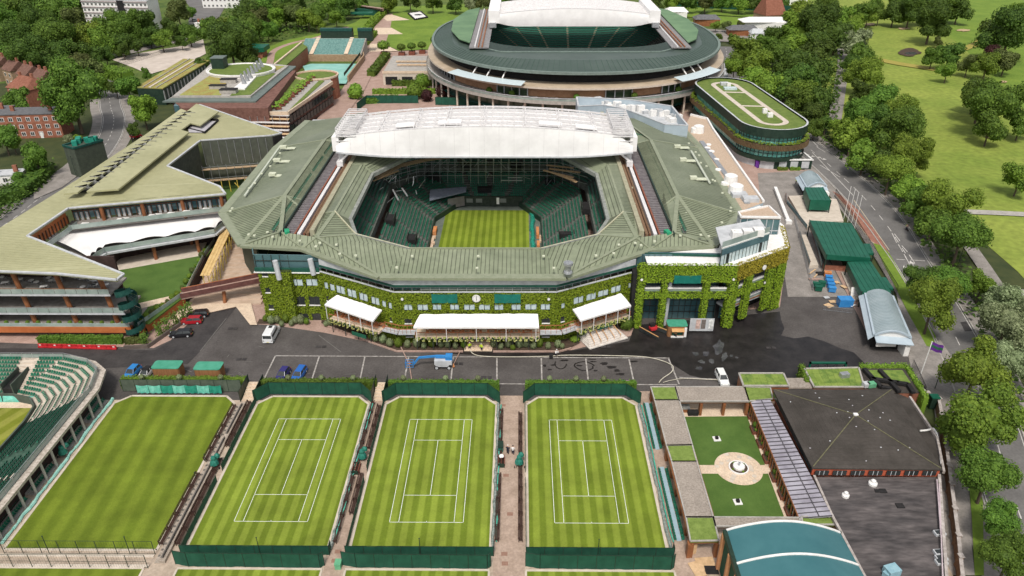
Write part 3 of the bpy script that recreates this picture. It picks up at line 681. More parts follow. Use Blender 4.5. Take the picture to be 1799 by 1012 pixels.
bench_row((-25.2,81),(-25.2,107), 9, 1, 'left side of the middle lined court', gaps=(3,4))
bench_row((-3.0,76),(-3.0,106), 11, -1, 'right side of the middle lined court', gaps=(5,))
bench_row((.2,76),(.2,105), 11, 1, 'left side of the rightmost lined court', gaps=(6,))
bench_row((-49.0,75),(-49.0,108), 11, 1, 'left side of the leftmost lined court', gaps=(6,))
bench_row((-51.4,75),(-51.4,107), 11, 1, 'right edge of the plain court', gaps=(5,))
# paths: drains
dm = MB()
for (x,y) in [(612,705),(604,835),(884,712),(889,835),(886,973),(887,990),(594,969),(588,985),(896,903)]:
	p = G(x,y,.22); dm.box(p[0]-.45,p[1]-.35,.222,p[0]+.45,p[1]+.35,.228)
dm.build('drain_covers', mat('brown_drain_cover', (.25,.14,.1), (.3,.18,.13), scale=6), kind='structure')
sheet('path_paving', [(-27,70),(-24.4,70),(-24.4,109),(-27,109)], mat('worn_path_paving', (.34,.25,.19), (.44,.33,.26), scale=.5, detail=8, obj='world', scale2=3), z=.216)
sheet('path_paving', [(-3.5,60),(.9,60),(.9,112),(-3.5,112)], MATS['worn_path_paving'], z=.216)
sheet('path_paving', [(21.9,60),(26,60),(26,112),(21.9,112)], MATS['worn_path_paving'], z=.216)
# court-side steps up to the car park
def steps(a, b, n, w, z0, z1, m, label, name='steps', parent=None):
	A = Vector((a[0],a[1],0)); B = Vector((b[0],b[1],0)); d = B-A; L = d.length; rz = math.atan2(d.y,d.x)
	r = parent or empty(name, (A.x,A.y,z0), label=label, cat='steps'); st0 = None
	for i in range(n):
		u = (i+.5)/n; p = A+d*u; h = (z1-z0)*(i+1)/n
		mb = MB().cbox(0,0,0, L/n+.002, w, h, rz); o = mb.build('step', m, r); o.location = (p.x-A.x,p.y-A.y,0)
	return r
for (x0,x1,lab) in [(-50.6,-48.0,'cream stone steps between the plain court and the leftmost lined court'),(-26.6,-24.6,'cream stone steps at the top of the path by the middle lined court')]:
	steps(((x0+x1)/2,108.7),((x0+x1)/2,113.3), 6, x1-x0, .2, 1.1, STONE, lab)
	for s, x in (('left',x0-.1),('right',x1+.1)):
		screen([(x,108.3),(x,113.6)], 2.4, 'dark '+s+' side screen of the cream steps by the '+('leftmost' if x0 < -40 else 'middle')+' lined court', m=DKGREEN)
sheet('ramp_tarmac', [(-3.5,110.5),(.9,110.5),(.9,113.6),(-3.5,113.6)], ASPH, z=.24)
# terraced seating between plain court and leftmost lined court
tr = empty('terraced_seats', (-50,92,.2), label='concrete terraces with a dark row of tip-up seats between plain court and lined court', cat='terraced seating')
MB().box(-.95,-20,0,-.2,15.5,.12).build('lower_terrace', mat('old_concrete', (.3,.25,.2), (.42,.36,.3), scale=1.5, detail=8, scale2=6), tr); MB().box(-.2,-20,0,.6,15.5,.5).build('upper_terrace', MATS['old_concrete'], tr)
mb = MB(); rr = random.Random(4)
for k in range(64):
	y = -19.5+k*.54
	if rr.random() < .06: continue
	mb.box(-.18,y,.5,.2,y+.42,.62); mb.box(.12,y,.55,.2,y+.42,1.0); mb.box(-.9,y+.05,.12,-.62,y+.35,.2) if k % 2 else None
mb.build('tip_up_seat_row', mat('weathered_seat', (.1,.09,.08), (.2,.18,.16), scale=4), tr, kind='stuff')
# green seats with blue-grey walkway by the cloister side
for i, (ya, yb) in enumerate([(96,108.5),(76.5,91.8)]):
	r = empty('seat_block', (23.2,(ya+yb)/2,.2), label=['upper','lower'][i]+' block of green seats on a pale blue base beside the cloister', cat='seating block')
	L = (yb-ya)/2; MB().box(-.35,-L,0,.35,L,.1).build('base_frame', mat('pale_blue_paint', (.3,.42,.48), (.36,.48,.54)), r)
	mb = MB(); n = int(2*L/.55)
	for k in range(n):
		y = -L+k*.55
		for sx in (-.55,.55): mb.box(sx-.18,y,.3,sx+.18,y+.42,.37); mb.box(sx*1.3-.03,y,.37,sx*1.3+.03,y+.42,.75)
	mb.build('seat_row', SEATG, r, kind='stuff')
# umpire chairs folded under green covers
def umpire(x, y, label, rz=0):
	r = empty('umpire_chair', (x,y,.21), rz, label=label, cat='umpire chair')
	b = MB()
	for sx in (-.35,.35):
		for sy in (-.5,.5): b.tube((sx*1.3,sy,0),(sx*.8,sy*.5,1.7),.035,n=5)
	for z in (.5,.9,1.3): b.beam((-.4,-.55+z*.15,z),(.4,-.55+z*.15,z),.05,.05)
	b.build('ladder_frame', DKGREEN, r)
	MB().lathe((0,0,.7), [(.75,0),(.62,.5),(.4,.9),(.42,1.2),(.3,1.45)], 9).build('green_cover', mat('green_canvas_cover', (.012,.13,.09), (.03,.2,.15), rough=.6, scale=3), r)
	MB().lathe((.3,.75,1.4), [(.05,0),(.5,.1),(.42,.5),(.1,.8)], 8).build('folded_parasol', MATS['green_canvas_cover'], r)
	for s in (-.8,.8): MB().tube((s,-.5,.2),(s+.12,-.5,.2),.2,n=10).build('wheel', DARK, r)
umpire(-25.6,93.2,'umpire chair under green cover on the path by the middle lined court')
umpire(.1,92.0,'umpire chair under green cover on the wide path')
umpire(-49.3,91.4,'umpire chair under green cover beside the leftmost lined court')
umpire(-75.3,93.8,'umpire chair under green cover beside the plain court')
# planter boxes with racks
def rack(x, y, label):
	r = empty('planter_rack', (x,y,.21), label=label, cat='rack')
	m = mat('red_brown_frame', (.2,.06,.04), (.28,.1,.07)); MB().box(-.55,-1.1,0,.55,-1.0,.8).box(-.55,1.0,0,.55,1.1,.8).build('end_panel', DKGREEN, r)
	MB().box(-.55,-1.1,0,-.48,1.1,.85).box(.48,-1.1,0,.55,1.1,.85).box(-.03,-1,.3,.03,1,.8).build('side_rail', m, r)
	q = MB()
	for k in range(4): q.box(-.45,-.9+k*.5,.1,.45,-.6+k*.5,.45)
	q.build('slat', BENCHM, r)
rack(-26.2,90.8,'open red framed rack left of the path by the middle lined court'); rack(-2.8,92.6,'open rack with a white lid left of the wide path')
MB().lathe((-2.8,93.4,.9), [(.4,0),(.45,.1),(.35,.25)], 10).build('round_lid', WHITE, label='white round lid lying on the rack by the wide path', cat='lid')
r = empty('litter_bin', (-25.0,71.6,.21), label='pale green covered bin on the path bottom by the middle lined court', cat='bin')
MB().cbox(0,0,0,.8,1.0,.9).build('bin_body', mat('mint_plastic', (.1,.33,.18), (.14,.4,.22)), r); MB().cbox(0,0,.9,.9,1.1,.15).build('bin_lid', mat('mint_plastic', (.1,.33,.18)), r)
r = empty('litter_bin', (-3.0,96.0,.21), label='green covered bin beside the benches on the wide path', cat='bin')
MB().cbox(0,0,0,.8,1.6,.9).build('bin_body', MATS['green_canvas_cover'], r); MB().cbox(0,0,.9,.9,1.7,.15).build('bin_lid', DKGREEN, r)
# ================================================================ CENTRE COURT
cc = empty('main_stadium', (-9,170,0), label='octagonal tennis stadium with sage green metal roof and ivy covered front', cat='stadium')
OFF = Vector((9,-170,0))
def part(mb, name, m, parent=None, **k):
	o = mb.build(name, m, parent or cc, **k)
	if parent is None: o.location = OFF
	return o
def mir(p): return (-18.0-p[0], p[1], p[2])          # mirror about the court axis
def surf(name, pts, a, b, sp=1.0, m=OLIVE, t=.35, seam=SEAMD, w=.1, h=.09, own=None, grp=None, off=OFF):
	par = own or cc
	o = MB().slab(pts, t).build(name, m, par, fix=True); o.location = off
	mb = MB(); ribs(mb, pts, a, b, sp, w, h)
	if mb.v:
		s = mb.build('standing_seams', seam, o, kind='stuff')
	return o
# roof key points (left half from the survey, right half mirrored then nudged by its own survey)
def both(pl, pr, z):
	l = G(pl[0],pl[1],z); r = G(pr[0],pr[1],z); x = (abs(l[0]+9)+abs(r[0]+9))/2; y = (l[1]+r[1])/2
	return (-9-x,y,z), (-9+x,y,z)
ZE = 15.3
KP = {}
for k, pl, pr, z in [('W',(395,370),(1303,380),ZE),('SW',(430,430),(1257,432),ZE),('A',(499,345),(1189,342),18.2),('B',(570,247),(1143,245),18.2),
	('W2',(495,253),(1240,268),ZE),('J1',(493,410),(1185,406),17.4),('J2',(533,438),(1143,436),ZE+.15),('J3',(560,417),(1122,418),17.2),('S',(675,486),(1001,488),ZE),
	('K',(593,372),(1100,373),18),('M',(632,412),(1058,413),17.2),('H0',(722,437),(952,438),16.8),('H1',(622,385),(1075,386),16.2),('H2',(658,306),(1052,306),16.2),('K2',(641,288),(1072,290),18),
	('G1',(502,407),(1178,404),17),('G2',(533,352),(1157,349),17),('R1',(541,412),(1140,412),17.2)]:
	KP[k] = both(pl, pr, z)
for k in ('G1','G2'):  # straighten the gutter
	pass
xg = KP['G2'][1][0]+9; KP['G3'] = ((-9-xg, KP['B'][0][1], 17),(-9+xg, KP['B'][0][1],17))
KP['G2'] = ((-9-xg,KP['A'][0][1]-4,17),(-9+xg,KP['A'][0][1]-4,17))
KP['G1'] = ((-9-xg,KP['J1'][0][1]+.5,17),(-9+xg,KP['J1'][0][1]+.5,17))
xr = xg-6.9                                   # inner kerb of the rail channel
KP['R1'] = ((-9-xr,KP['G1'][0][1]-1.5,17.2),(-9+xr,KP['G1'][0][1]-1.5,17.2)); KP['R3'] = ((-9-xr,KP['K2'][0][1],18.0),(-9+xr,KP['K2'][0][1],18.0))
KP['RK'] = ((-9-xr,KP['K'][0][1],17.6),(-9+xr,KP['K'][0][1],17.6))
KP['K'] = tuple((KP['K'][i][0],KP['K'][i][1],18.0) for i in (0,1))
KP['N'] = ((-9-58,232,ZE),(-9+58,232,ZE)); KP['NB'] = ((-9-40,226,18.2),(-9+40,226,18.2)); KP['NG'] = ((-9-xg,226,17.2),(-9+xg,226,17.2))
KP['H3'] = ((-9-19,199.5,16.4),(-9+19,199.5,16.4)); KP['K3'] = ((-9-22,206,18),(-9+22,206,18)); KP['R4'] = ((-9-xr,206,18),(-9+xr,206,18))
for i, side in ((0,'left'),(1,'right')):
	q = {k: v[i] for k, v in KP.items()}
	f = lambda *ks: [q[k] for k in ks] if i == 0 else [q[k] for k in reversed(ks)]
	surf('outer_roof_panel', f('W','W2','B','A'), q['A'], q['W'], 1.1, OLIVED, seam=OLIVE, h=.05)
	surf('outer_roof_panel', f('W2','N','NB','B'), q['B'], q['W2'], 1.1, OLIVED, seam=OLIVE, h=.05)
	surf('corner_roof_panel', f('W','A','SW'), q['A'], q['W'], .85)
	surf('corner_roof_panel', f('SW','A','J1'), q['A'], q['J1'], .85) if False else surf('corner_roof_panel', f('SW','A','J1'), (0,0,0), (1,0,0), .85)
	surf('front_roof_panel', f('SW','J1','J2'), (0,0,0), (.05,1,0), .85)
	surf('front_roof_panel', f('J2','J1','J3'), (0,0,0), (.05,1,0), .85)
	surf('front_roof_panel', f('J2','J3','S'), (0,0,0), (-.25 if i == 0 else .25,1,0), .85)
	surf('front_roof_panel', f('J3','H0','S'), (0,0,0), (-.25 if i == 0 else .25,1,0), .85)
	surf('inner_strip_panel', f('A','B','G3','G2'), (0,0,0), (1,0,0), .6, OLIVE)
	surf('inner_strip_panel', f('B','NB','NG','G3'), (0,0,0), (1,0,0), .6, OLIVE)
	surf('inner_strip_panel', f('A','G2','G1','J1'), (0,0,0), (1,0,0), .6, OLIVE)
	surf('court_side_panel', f('R1','RK','K','J3'), (0,0,0), (1,0,0), .8)
	surf('court_side_panel', f('RK','R3','K2','K'), (0,0,0), (1,0,0), .8, OLIVED, seam=SEAM)
	surf('court_side_panel', f('R3','R4','K3','K2'), (0,0,0), (1,0,0), .8)
	surf('court_edge_panel', f('K','K2','H2','H1'), q['K'], q['K2'], 1.0)
	surf('court_edge_panel', f('K2','K3','H3','H2'), q['K2'], q['K3'], 1.0)
	surf('court_side_panel', f('J3','K','M'), (0,0,0), (1,0,0), .8)
	surf('court_side_panel', f('K','H1','M'), (0,0,0), (1,0,0), .8)
	surf('court_side_panel', f('J3','M','H0'), (0,0,0), (-.4 if i == 0 else .4,1,0), .8)
	# hips and ridges proud of the panels
	rd = MB()
	for a, b in (('A','B'),('A','W'),('A','SW'),('A','J1'),('SW','J1'),('J1','J2'),('J2','J3'),('J3','K'),('J3','M'),('J3','RK'),('RK','K'),('K','K2'),('A','G2'),('B','W2'),('B','G3'),('K2','R3'),('J3','S'),('B','NB')):
		w = .9 if (a,b) in (('A','B'),('A','SW'),('A','J1'),('J3','K')) else .55
		A = Vector(q[a])+Vector((0,0,.1)); B = Vector(q[b])+Vector((0,0,.1)); rd.beam(A, B, w, .16)
	part(rd, 'ridge_cappings', SEAM)
	thin = MB().path([Vector(q[k])+Vector((0,0,.12)) for k in ('K','M','H0')], .25, .35); part(thin, 'cream_gutter_edge', mat('cream_metal_trim', (.42,.4,.27), (.5,.48,.34)))
	# fascia eave: broad flat gutter
	ev = MB(); line = [q[k] for k in ('N','W2','W','SW','J2','S')]
	for a, b in zip(line[:-1], line[1:]): ev.beam(Vector(a)+Vector((0,0,-.05)), Vector(b)+Vector((0,0,-.05)), 1.9, .55)
	part(ev, 'eaves_gutter', SEAM)
	# inner lip of the opening
	lip = MB().path([Vector(q[k])+Vector((0,0,-.2)) for k in ('H0','M')], .5, .9).path([Vector(q[k])+Vector((0,0,-.25)) for k in ('M','H1','H2','H3')], .8, 1.0); part(lip, 'opening_edge_beam', mat('grey_edge_metal', (.2,.21,.19), (.3,.31,.28), scale=1))
	# rail channel
	sx = -1 if i == 0 else 1; xo, xi = -9+sx*xg, -9+sx*xr
	y0, y1 = q['G1'][1]-1.5, 232
	part(MB().box(min(xo,xi),y0,16.2,max(xo,xi),y1,16.5), 'rail_channel_floor', mat('dark_channel', (.06,.055,.05), (.11,.1,.09), scale=2))
	part(MB().box(xi-.5,y0,16.2,xi+.5,y1,18.3), 'channel_kerb_wall', mat('khaki_kerb', (.3,.28,.19), (.38,.36,.25)))
	part(MB().box(xo-.15,y0,16.2,xo+.15,y1,17.6), 'channel_kerb_wall', DKGREEN)
	for k, (u, m_, w_) in enumerate([(.42,mat('red_lead_beam', (.2,.06,.035), (.27,.1,.06)),.35),(.56,WSTEEL,.75),(.72,mat('red_lead_beam',(0,0,0)),.3),(.82,mat('brown_gear_rack', (.16,.09,.05), (.24,.15,.09), scale=4),.6)]):
		x = xo+(xi-xo)*u; part(MB().box(x-w_/2,y0+.5,16.5,x+w_/2,y1,17.3 if k else 17.1), 'roof_rail', m_)
	tb = MB(); y = y0+.6
	while y < 205: tb.box(min(xo,xo+(xi-xo)*.38),y,16.5,max(xo,xo+(xi-xo)*.38),y+.35,16.85); y += 1.0
	part(tb, 'channel_cross_bars', mat('purple_grey_steel', (.16,.14,.15), (.24,.22,.22)), kind='stuff')
	tb = MB(); y = y0+.6
	while y < 205: tb.box(xo+(xi-xo)*.74-.12,y,17.3,xo+(xi-xo)*.74+.3,y+.3,17.55); y += .7
	part(tb, 'rack_teeth', mat('brown_gear_rack', (0,0,0)), kind='stuff')
	part(MB().cbox(xo-sx*1.2,y0+1.2,17.0,1.0,1.8,.7,.3), 'green_tarpaulin', mat('bright_green_tarp', (.02,.25,.12), (.03,.35,.18)))
	# small roof hatches and vents
	hp = MB()
	for (px,py) in ([(462,303),(485,290),(505,262),(478,283),(471,293),(430,322),(444,322),(470,353),(452,388),(411,437-60),(400,371),(443,413),(438,430-8),(468,408),(475,417),(549,422),(555,433),(575,366),(583,342),(592,300),(613,300)] if i == 0 else
					[(1205,253),(1208,263),(1155,248),(1180,275),(1204,300),(1222,285),(1230,310),(1243,328),(1222,348),(1260,340),(1280,365),(1204,374),(1204,403),(1229,413),(1245,417),(1194,415),(1150,423),(1113,427),(1125,430),(1112,325),(1112,380),(1082,405),(1086,430),(1046,450),(1077,445)]):
		p = G(px,py,17.0);
	part(hp, 'roof_hatches', SEAM) if hp.v else None
surf('front_roof_panel', [KP['S'][0],KP['S'][1],KP['H0'][1],KP['H0'][0]], (0,0,0), (0,1,0), .85)
surf('back_roof_panel', [(-9-22,206,18),(-9+22,206,18),(-9+22,232,ZE),(-9-22,232,ZE)], (0,0,0), (0,1,0), 1.0)
surf('back_roof_panel', [(-9-19,199.5,16.4),(-9+19,199.5,16.4),(-9+22,206,18),(-9-22,206,18)], (0,0,0), (0,1,0), 1.0)
ev = MB().path([Vector(KP['S'][0]),Vector(KP['S'][1])], 1.9, .55); part(ev, 'eaves_gutter', SEAM)
part(MB().path([Vector(KP['H0'][0])+Vector((0,0,.05)),Vector(KP['H0'][1])+Vector((0,0,.05))], .35, .5), 'opening_edge_beam', SEAM)
for (px,py) in [(479,322-20),(480,309),(486,293),(462,330)]: pass
# skylight boxes
def on_roof(px, py): return G(px, py, 17.2)
_hm = MB().box(-.26,-.26,0,.26,.26,.25); hm0 = None
for (px,py) in [(492,269),(481,280),(475,292),(460,305),(448,322),(438,331),(408,366),(405,371),(437,412),(447,414),(470,408),(479,416),(527,423),(555,433),(562,427),(591,430),(597,446),(625,449),(577,359),(583,358),(596,323),(540,262),(548,266),(540,280),(527,307),(517,317),(503,330),(487,351),
				(1210,252),(1156,248),(1161,257),(1164,261),(1170,275),(1172,281),(1185,305),(1188,311),(1203,342),(1222,267),(1228,273),(1231,286),(1241,292),(1252,316),(1256,318),(1269,339),(1284,365),(1283,371),(1268,391),(1245,415),(1231,413),(1204,404),(1204,374),(1195,414),(1150,424),(1126,431),(1116,427),(1087,430),(1047,449),(1078,445),(1082,405),(1112,379),(1114,358),(1112,330),(724,450),(840,450),(955,450),(697,470),(838,471),(973,471)]:
	p = on_roof(px,py)
	if hm0 is None: hm0 = part(_hm, 'roof_hatch', mat('cream_hatch', (.5,.52,.38), (.6,.62,.48)))
	o = mesh_obj('roof_hatch', hm0.data, cc) if hm0.location != OFF else hm0
	o.location = Vector((p[0],p[1],p[2]-.1))+OFF
	if o is hm0: hm0.location = o.location
for (px,py) in [(498,259),(487,282),(479,307),(1190,258),(1200,281),(1218,313)]:
	p = on_roof(px,py); part(MB().cbox(p[0],p[1],p[2]-.2,1.7,1.3,.7).cbox(p[0]+2,p[1],p[2]-.3,2.6,1.6,.15), 'roof_light', mat('cream_hatch', (0,0,0)))
for a, b in [((493,256),(423,366) if 0 else (430,344)),((1214,265),(1247,322))]:
	A = G(a[0],a[1],17.1); B = G(b[0],b[1],16.6); part(MB().beam(A,B,.5,.3), 'cable_tray', mat('pale_cable_tray', (.42,.45,.36), (.5,.52,.44)))
p = on_roof(998,474); part(MB().lathe((p[0],p[1],p[2]-.6), [(.9,0),(.8,.3),(.55,.4),(.55,1.6),(.95,1.7),(.95,2.2),(.5,2.3)], 12), 'roof_vent_cowl', STEEL)
# --- folded white retractable roof
rr_ = empty('retractable_roof', (0,0,0)); rr_.parent = cc; rr_.location = OFF
NTR = 10; YT0, YT1 = 186.0, 203.5
def ztop(x, k=0): return 27.6-2.6*(((x+9)/37.0)**2)
for k in range(NTR):
	y = YT0+(YT1-YT0)*k/(NTR-1); mb = MB(); xs = [-9-36.5+73*i/24 for i in range(25)]
	for a, b in zip(xs[:-1], xs[1:]):
		w = .42 if k else .5; mb.beam((a,y,ztop(a)+(.25 if k % 2 else 0)),(b,y,ztop(b)+(.25 if k % 2 else 0)), w, .42)
	for j in range(13):
		x = -9-35+70*j/12; mb.beam((x,y,ztop(x)-.2),(x,y,ztop(x)-4.5),.25,.25)
	mb.build('arch_truss', WSTEEL, rr_)
fold = MB()
for k in range(NTR-1):
	ya = YT0+(YT1-YT0)*k/(NTR-1); yb = YT0+(YT1-YT0)*(k+1)/(NTR-1); n = 24
	for j in range(n):
		xa = -9-36+72*j/n; xb = -9-36+72*(j+1)/n; ym = (ya+yb)/2; dz = -1.5 if (j//3) % 2 else -1.15
		fold.add([(xa,ya,ztop(xa)-.2),(xb,ya,ztop(xb)-.2),(xb,ym,ztop(xb)+dz),(xa,ym,ztop(xa)+dz),(xb,yb,ztop(xb)-.2),(xa,yb,ztop(xa)-.2)], [(0,1,2,3),(3,2,4,5)])
fold.build('folded_fabric', TRUSSW, rr_)
lw = MB()
for j, x in enumerate([-36,-27,-19,-9.5,-9+10,-9+19,-9+28]):
	for k in range(NTR-1):
		ya = YT0+(YT1-YT0)*k/(NTR-1); yb = YT0+(YT1-YT0)*(k+1)/(NTR-1); s = (k % 2)*.6
		lw.beam((x+s,ya,ztop(x)+.45),(x+s,yb,ztop(x)+.45),.3,.25)
	for y in (YT0+4, YT0+9, YT0+15): lw.beam((x,y,ztop(x)),(x,y,ztop(x)+1.3),.22,.22)
for k in range(NTR-1):
	ya = YT0+(YT1-YT0)*(k+.5)/(NTR-1)
	for j in range(24):
		x = -9-34+68*j/23; lw.beam((x,ya-.85,ztop(x)-.1),(x+.4,ya+.85,ztop(x)-.1),.14,.12)
lw.build('cross_bracing', WSTEEL, rr_, kind='stuff')
for (xa,ya,w_,l_) in [(-32,187.5,5,3.5),(-21,187.8,6,3.6),(5,187.8,6,3.6),(14.5,187.5,5.5,3.5)]:
	p = MB()
	xs = [xa+w_*i/4 for i in range(5)]
	for a, b in zip(xs[:-1], xs[1:]): p.slab([(a,ya,ztop(a)+.4),(b,ya,ztop(b)+.4),(b,ya+l_,ztop(b)+.45),(a,ya+l_,ztop(a)+.45)], .15)
	p.build('fabric_cover_panel', TENS_W, rr_)
# front lens shaped fabric face (with seams)
def zbot(x):
	u = abs(x+9)/39.5; return 20.0 if u < .55 else 20.0+1.4*((u-.55)/.45)**1.6
ff = MB(); n = 40; xs = [-9-38.2+76.4*i/n for i in range(n+1)]; vs = []; rows = 5
for i, x in enumerate(xs):
	zt, zb = (ztop(x) if abs(x+9) < 34.5 else ztop(-9+34.5)-(abs(x+9)-34.5)*.7), zbot(x)
	for j in range(rows+1):
		u = j/rows; vs.append((x, YT0-.35-.12*math.sin(math.pi*u)-(1-u)*.6, zb+(zt-zb)*u))
ff.add(vs, [(i*(rows+1)+j,(i+1)*(rows+1)+j,(i+1)*(rows+1)+j+1,i*(rows+1)+j+1) for i in range(n) for j in range(rows)])
ff.build('front_fabric_face', TENS_W, rr_)
MB().path([(x, YT0-1.3, zbot(x)) for x in xs], .35, .35).build('bottom_chord', GREYW, rr_)
_sm = MB()
for i in range(0, n+1, 2):
	x = xs[i]; col = [vs[i*(rows+1)+j] for j in range(rows+1)]
	_sm.path([(c[0],c[1]-.03,c[2]) for c in col], .07, .03)
_sm.build('fabric_seam', WSTEEL, rr_, kind='stuff')
bk = MB().box(-9-37,YT1,21,-9+37,YT1+.3,24.5); bk.build('back_fabric_face', TRUSSW, rr_)
for s in (-1,1):
	xo = -9+s*39.2; c = MB()
	c.box(min(xo,xo-s*1.8),YT0-.4,21.2,max(xo,xo-s*1.8),YT1+.5,25.0); c.build('end_carriage_panel', TENS_W, rr_)
	st_ = MB()
	for k in range(NTR+1):
		y = YT0+(YT1-YT0)*k/NTR; xA, xB = xo-s*1.2, xo-s*6.2
		for x in (xA,xB): st_.beam((x,y,24.6),(x,y,27.2),.18,.18)
		st_.beam((xA,y,27.2),(xB,y,27.2),.35,.15); st_.beam((xA,y,26.2),(xB,y,26.2),.25,.12)
		st_.beam((xA,y,25.1),(xB,y,25.1),1.1,.1)
	for x in (xo-s*1.2, xo-s*6.2):
		st_.beam((x,YT0,27.2),(x,YT1,27.2),.15,.15)
	for z in (24.0,25.2,26.0):
		st_.beam((xo-s*1.2,YT0-.5,z),(xo-s*6.4,YT0-.5,z),.2,.2)
	st_.build('end_walkway_frames', WSTEEL, rr_)
	w = MB().cbox(xo-s*1.6,YT0-.2,17.4,1.6,2.2,1.3).cbox(xo-s*1.6,YT0+2,17.4,1.4,1.4,2.6).beam((xo-s*1.6,YT0,18.6),(xo-s*4.5,YT0-.6,21),.5,.5)
	w.build('wheel_bogie', WSTEEL, rr_)
# --- interior bowl
yn, yf = 148, 203.5
def ring(k, dz=0):
	"""k metres back from the court wall: octagon-like U shape"""
	x0, x1 = -23.1-k, 5.9+k; yb = 199.3+k; ch = 6+k*.30; ya = 145-k*.0
	return [(x0,ya),(x0,yb-ch-5),(x0+ch,yb),(x1-ch,yb),(x1,yb-ch-5),(x1,ya)]
conc_d = mat('dark_green_terrace', (.07,.08,.07), (.13,.14,.12), scale=1.2, detail=6, obj='world')
rows_mb = MB(); seats = MB()
def seat_line(mb, a, b, z, sp=.56, sz=.42, rr=None, aisle=(), face=None, back=True):
	A = Vector((a[0],a[1],z)); B = Vector((b[0],b[1],z)); L = (B-A).length
	if L < sp: return
	d = (B-A)/L; nrm = face or Vector((d.y,-d.x,0)); n = int(L/sp)
	for i in range(n):
		u = (i+.5)*sp
		if any(abs(u-x) < .7 for x in aisle): continue
		c = A+d*u; h = d*sz/2; q = nrm*.36
		mb.add([c-h+q*.5+Vector((0,0,.4)), c+h+q*.5+Vector((0,0,.4)), c+h-q*.5+Vector((0,0,.44)), c-h-q*.5+Vector((0,0,.44)), c+h-q*.7+Vector((0,0,.82)), c-h-q*.7+Vector((0,0,.82))], [(0,1,2,3),(3,2,4,5)])
k = 0; z = 1.3; R = 33
prev = ring(0);
part(MB().wall(prev, 0, 1.6, .3), 'court_side_wall', DKGREEN)
for r_i in range(R):
	if r_i == 13: z += 1.5; k += 1.4
	a = ring(k); b = ring(k+.86)
	for j in range(len(a)-1):
		rows_mb.add([(a[j][0],a[j][1],z),(a[j+1][0],a[j+1][1],z),(b[j+1][0],b[j+1][1],z),(b[j][0],b[j][1],z),(a[j][0],a[j][1],z-.5-(1.5 if r_i == 13 else 0)),(a[j+1][0],a[j+1][1],z-.5-(1.5 if r_i == 13 else 0))], [(0,1,2,3),(4,5,1,0)])
		A = Vector((a[j][0],a[j][1])).lerp(Vector((b[j][0],b[j][1])), .7); B = Vector((a[j+1][0],a[j+1][1])).lerp(Vector((b[j+1][0],b[j+1][1])), .7)
		L = (B-A).length
		ais = [2.2] if j in (1,3) else []
		ais += [L/2] if j in (1,2,3) else []
		if j in (0,4): ais += [L-2, L-16, L-29] if j == 0 else [2,16,29]
		if j == 2: ais += [L*.25, L*.75]
		d2 = (B-A).normalized(); seat_line(seats, A, B, z, aisle=ais, face=Vector((d2.y,-d2.x,0)))
	k += .86; z += .34+.007*r_i
part(rows_mb, 'seating_terraces', conc_d); part(seats, 'stand_seats', SEATG, kind='stuff')
part(MB().poly([(-23.1,140,.12),(5.9,140,.12),(5.9,199.3,.12),(-23.1,199.3,.12)]), 'court_surround', mat('grey_green_floor', (.1,.12,.1), (.15,.17,.145), scale=.4, obj='world'))
part(MB().poly([(-20.7,154.5,.15),(2.65,154.5,.15),(2.65,196.3,.15),(-20.7,196.3,.15)]), 'grass_court', CCG)
# far wall fittings
part(MB().box(-18,199.0,.2,1,199.5,3.2), 'back_wall', mat('black_green_wall', (.02,.028,.02), (.04,.05,.04)))
for x in (-14.2,-11.5,-4.6): part(MB().box(x-.9,198.9,1.4,x+.9,199.0,2.6), 'wall_panel', mat('grey_panel', (.15,.16,.15), (.2,.21,.2)))
part(MB().box(-6.5,198.7,1.0,-5.7,199.0,2.9), 'white_door', WHITE)
sb = MB().slab([(-25,193.5,4.4),(-15.2,200,4.4),(-15.2,203,4.7),(-25.5,200,4.9)], .3); part(sb, 'scoreboard_canopy', mat('slate_blue_roof', (.16,.18,.23), (.22,.24,.3)))
part(MB().slab([(-20.2,196.2,3.6),(-15.6,198.4,3.6),(-15.6,198.4,.8),(-20.2,196.2,.8)][::-1], .1), 'video_screen', mat('grey_pink_screen', (.3,.27,.27), (.38,.35,.35), rough=.3))
nt = MB(); rr = random.Random(9); pts = [(3.6+rr.uniform(-.2,.2),160+i*1.5,.4) for i in range(25)]
for a, b in zip(pts[:-1], pts[1:]): nt.tube(a,b,rr.uniform(.5,.75),rr.uniform(.5,.75),6)
part(nt, 'rolled_court_cover', mat('deep_teal_sheet', (.012,.2,.14)))
orange = mat('orange_ply_board', (.5,.17,.05), (.62,.27,.11), scale=.8)
for (x,y,w_,l_) in [(-22.4,181,.9,3.5),(4.9,180,.7,5),(4.9,172.5,.7,3)]: part(MB().cbox(x,y,.2,w_,l_,1.2), 'orange_board', orange)
for (x,y) in [(5.6,176.5),(-22.5,176),(-22.4,172.5)]: part(MB().cbox(x,y,.2,.7,3,.5).cbox(x+.2,y+1.5,.3,.9,.8,.6), 'packing_pieces', mat('pale_ply', (.5,.35,.24), (.62,.47,.34)))
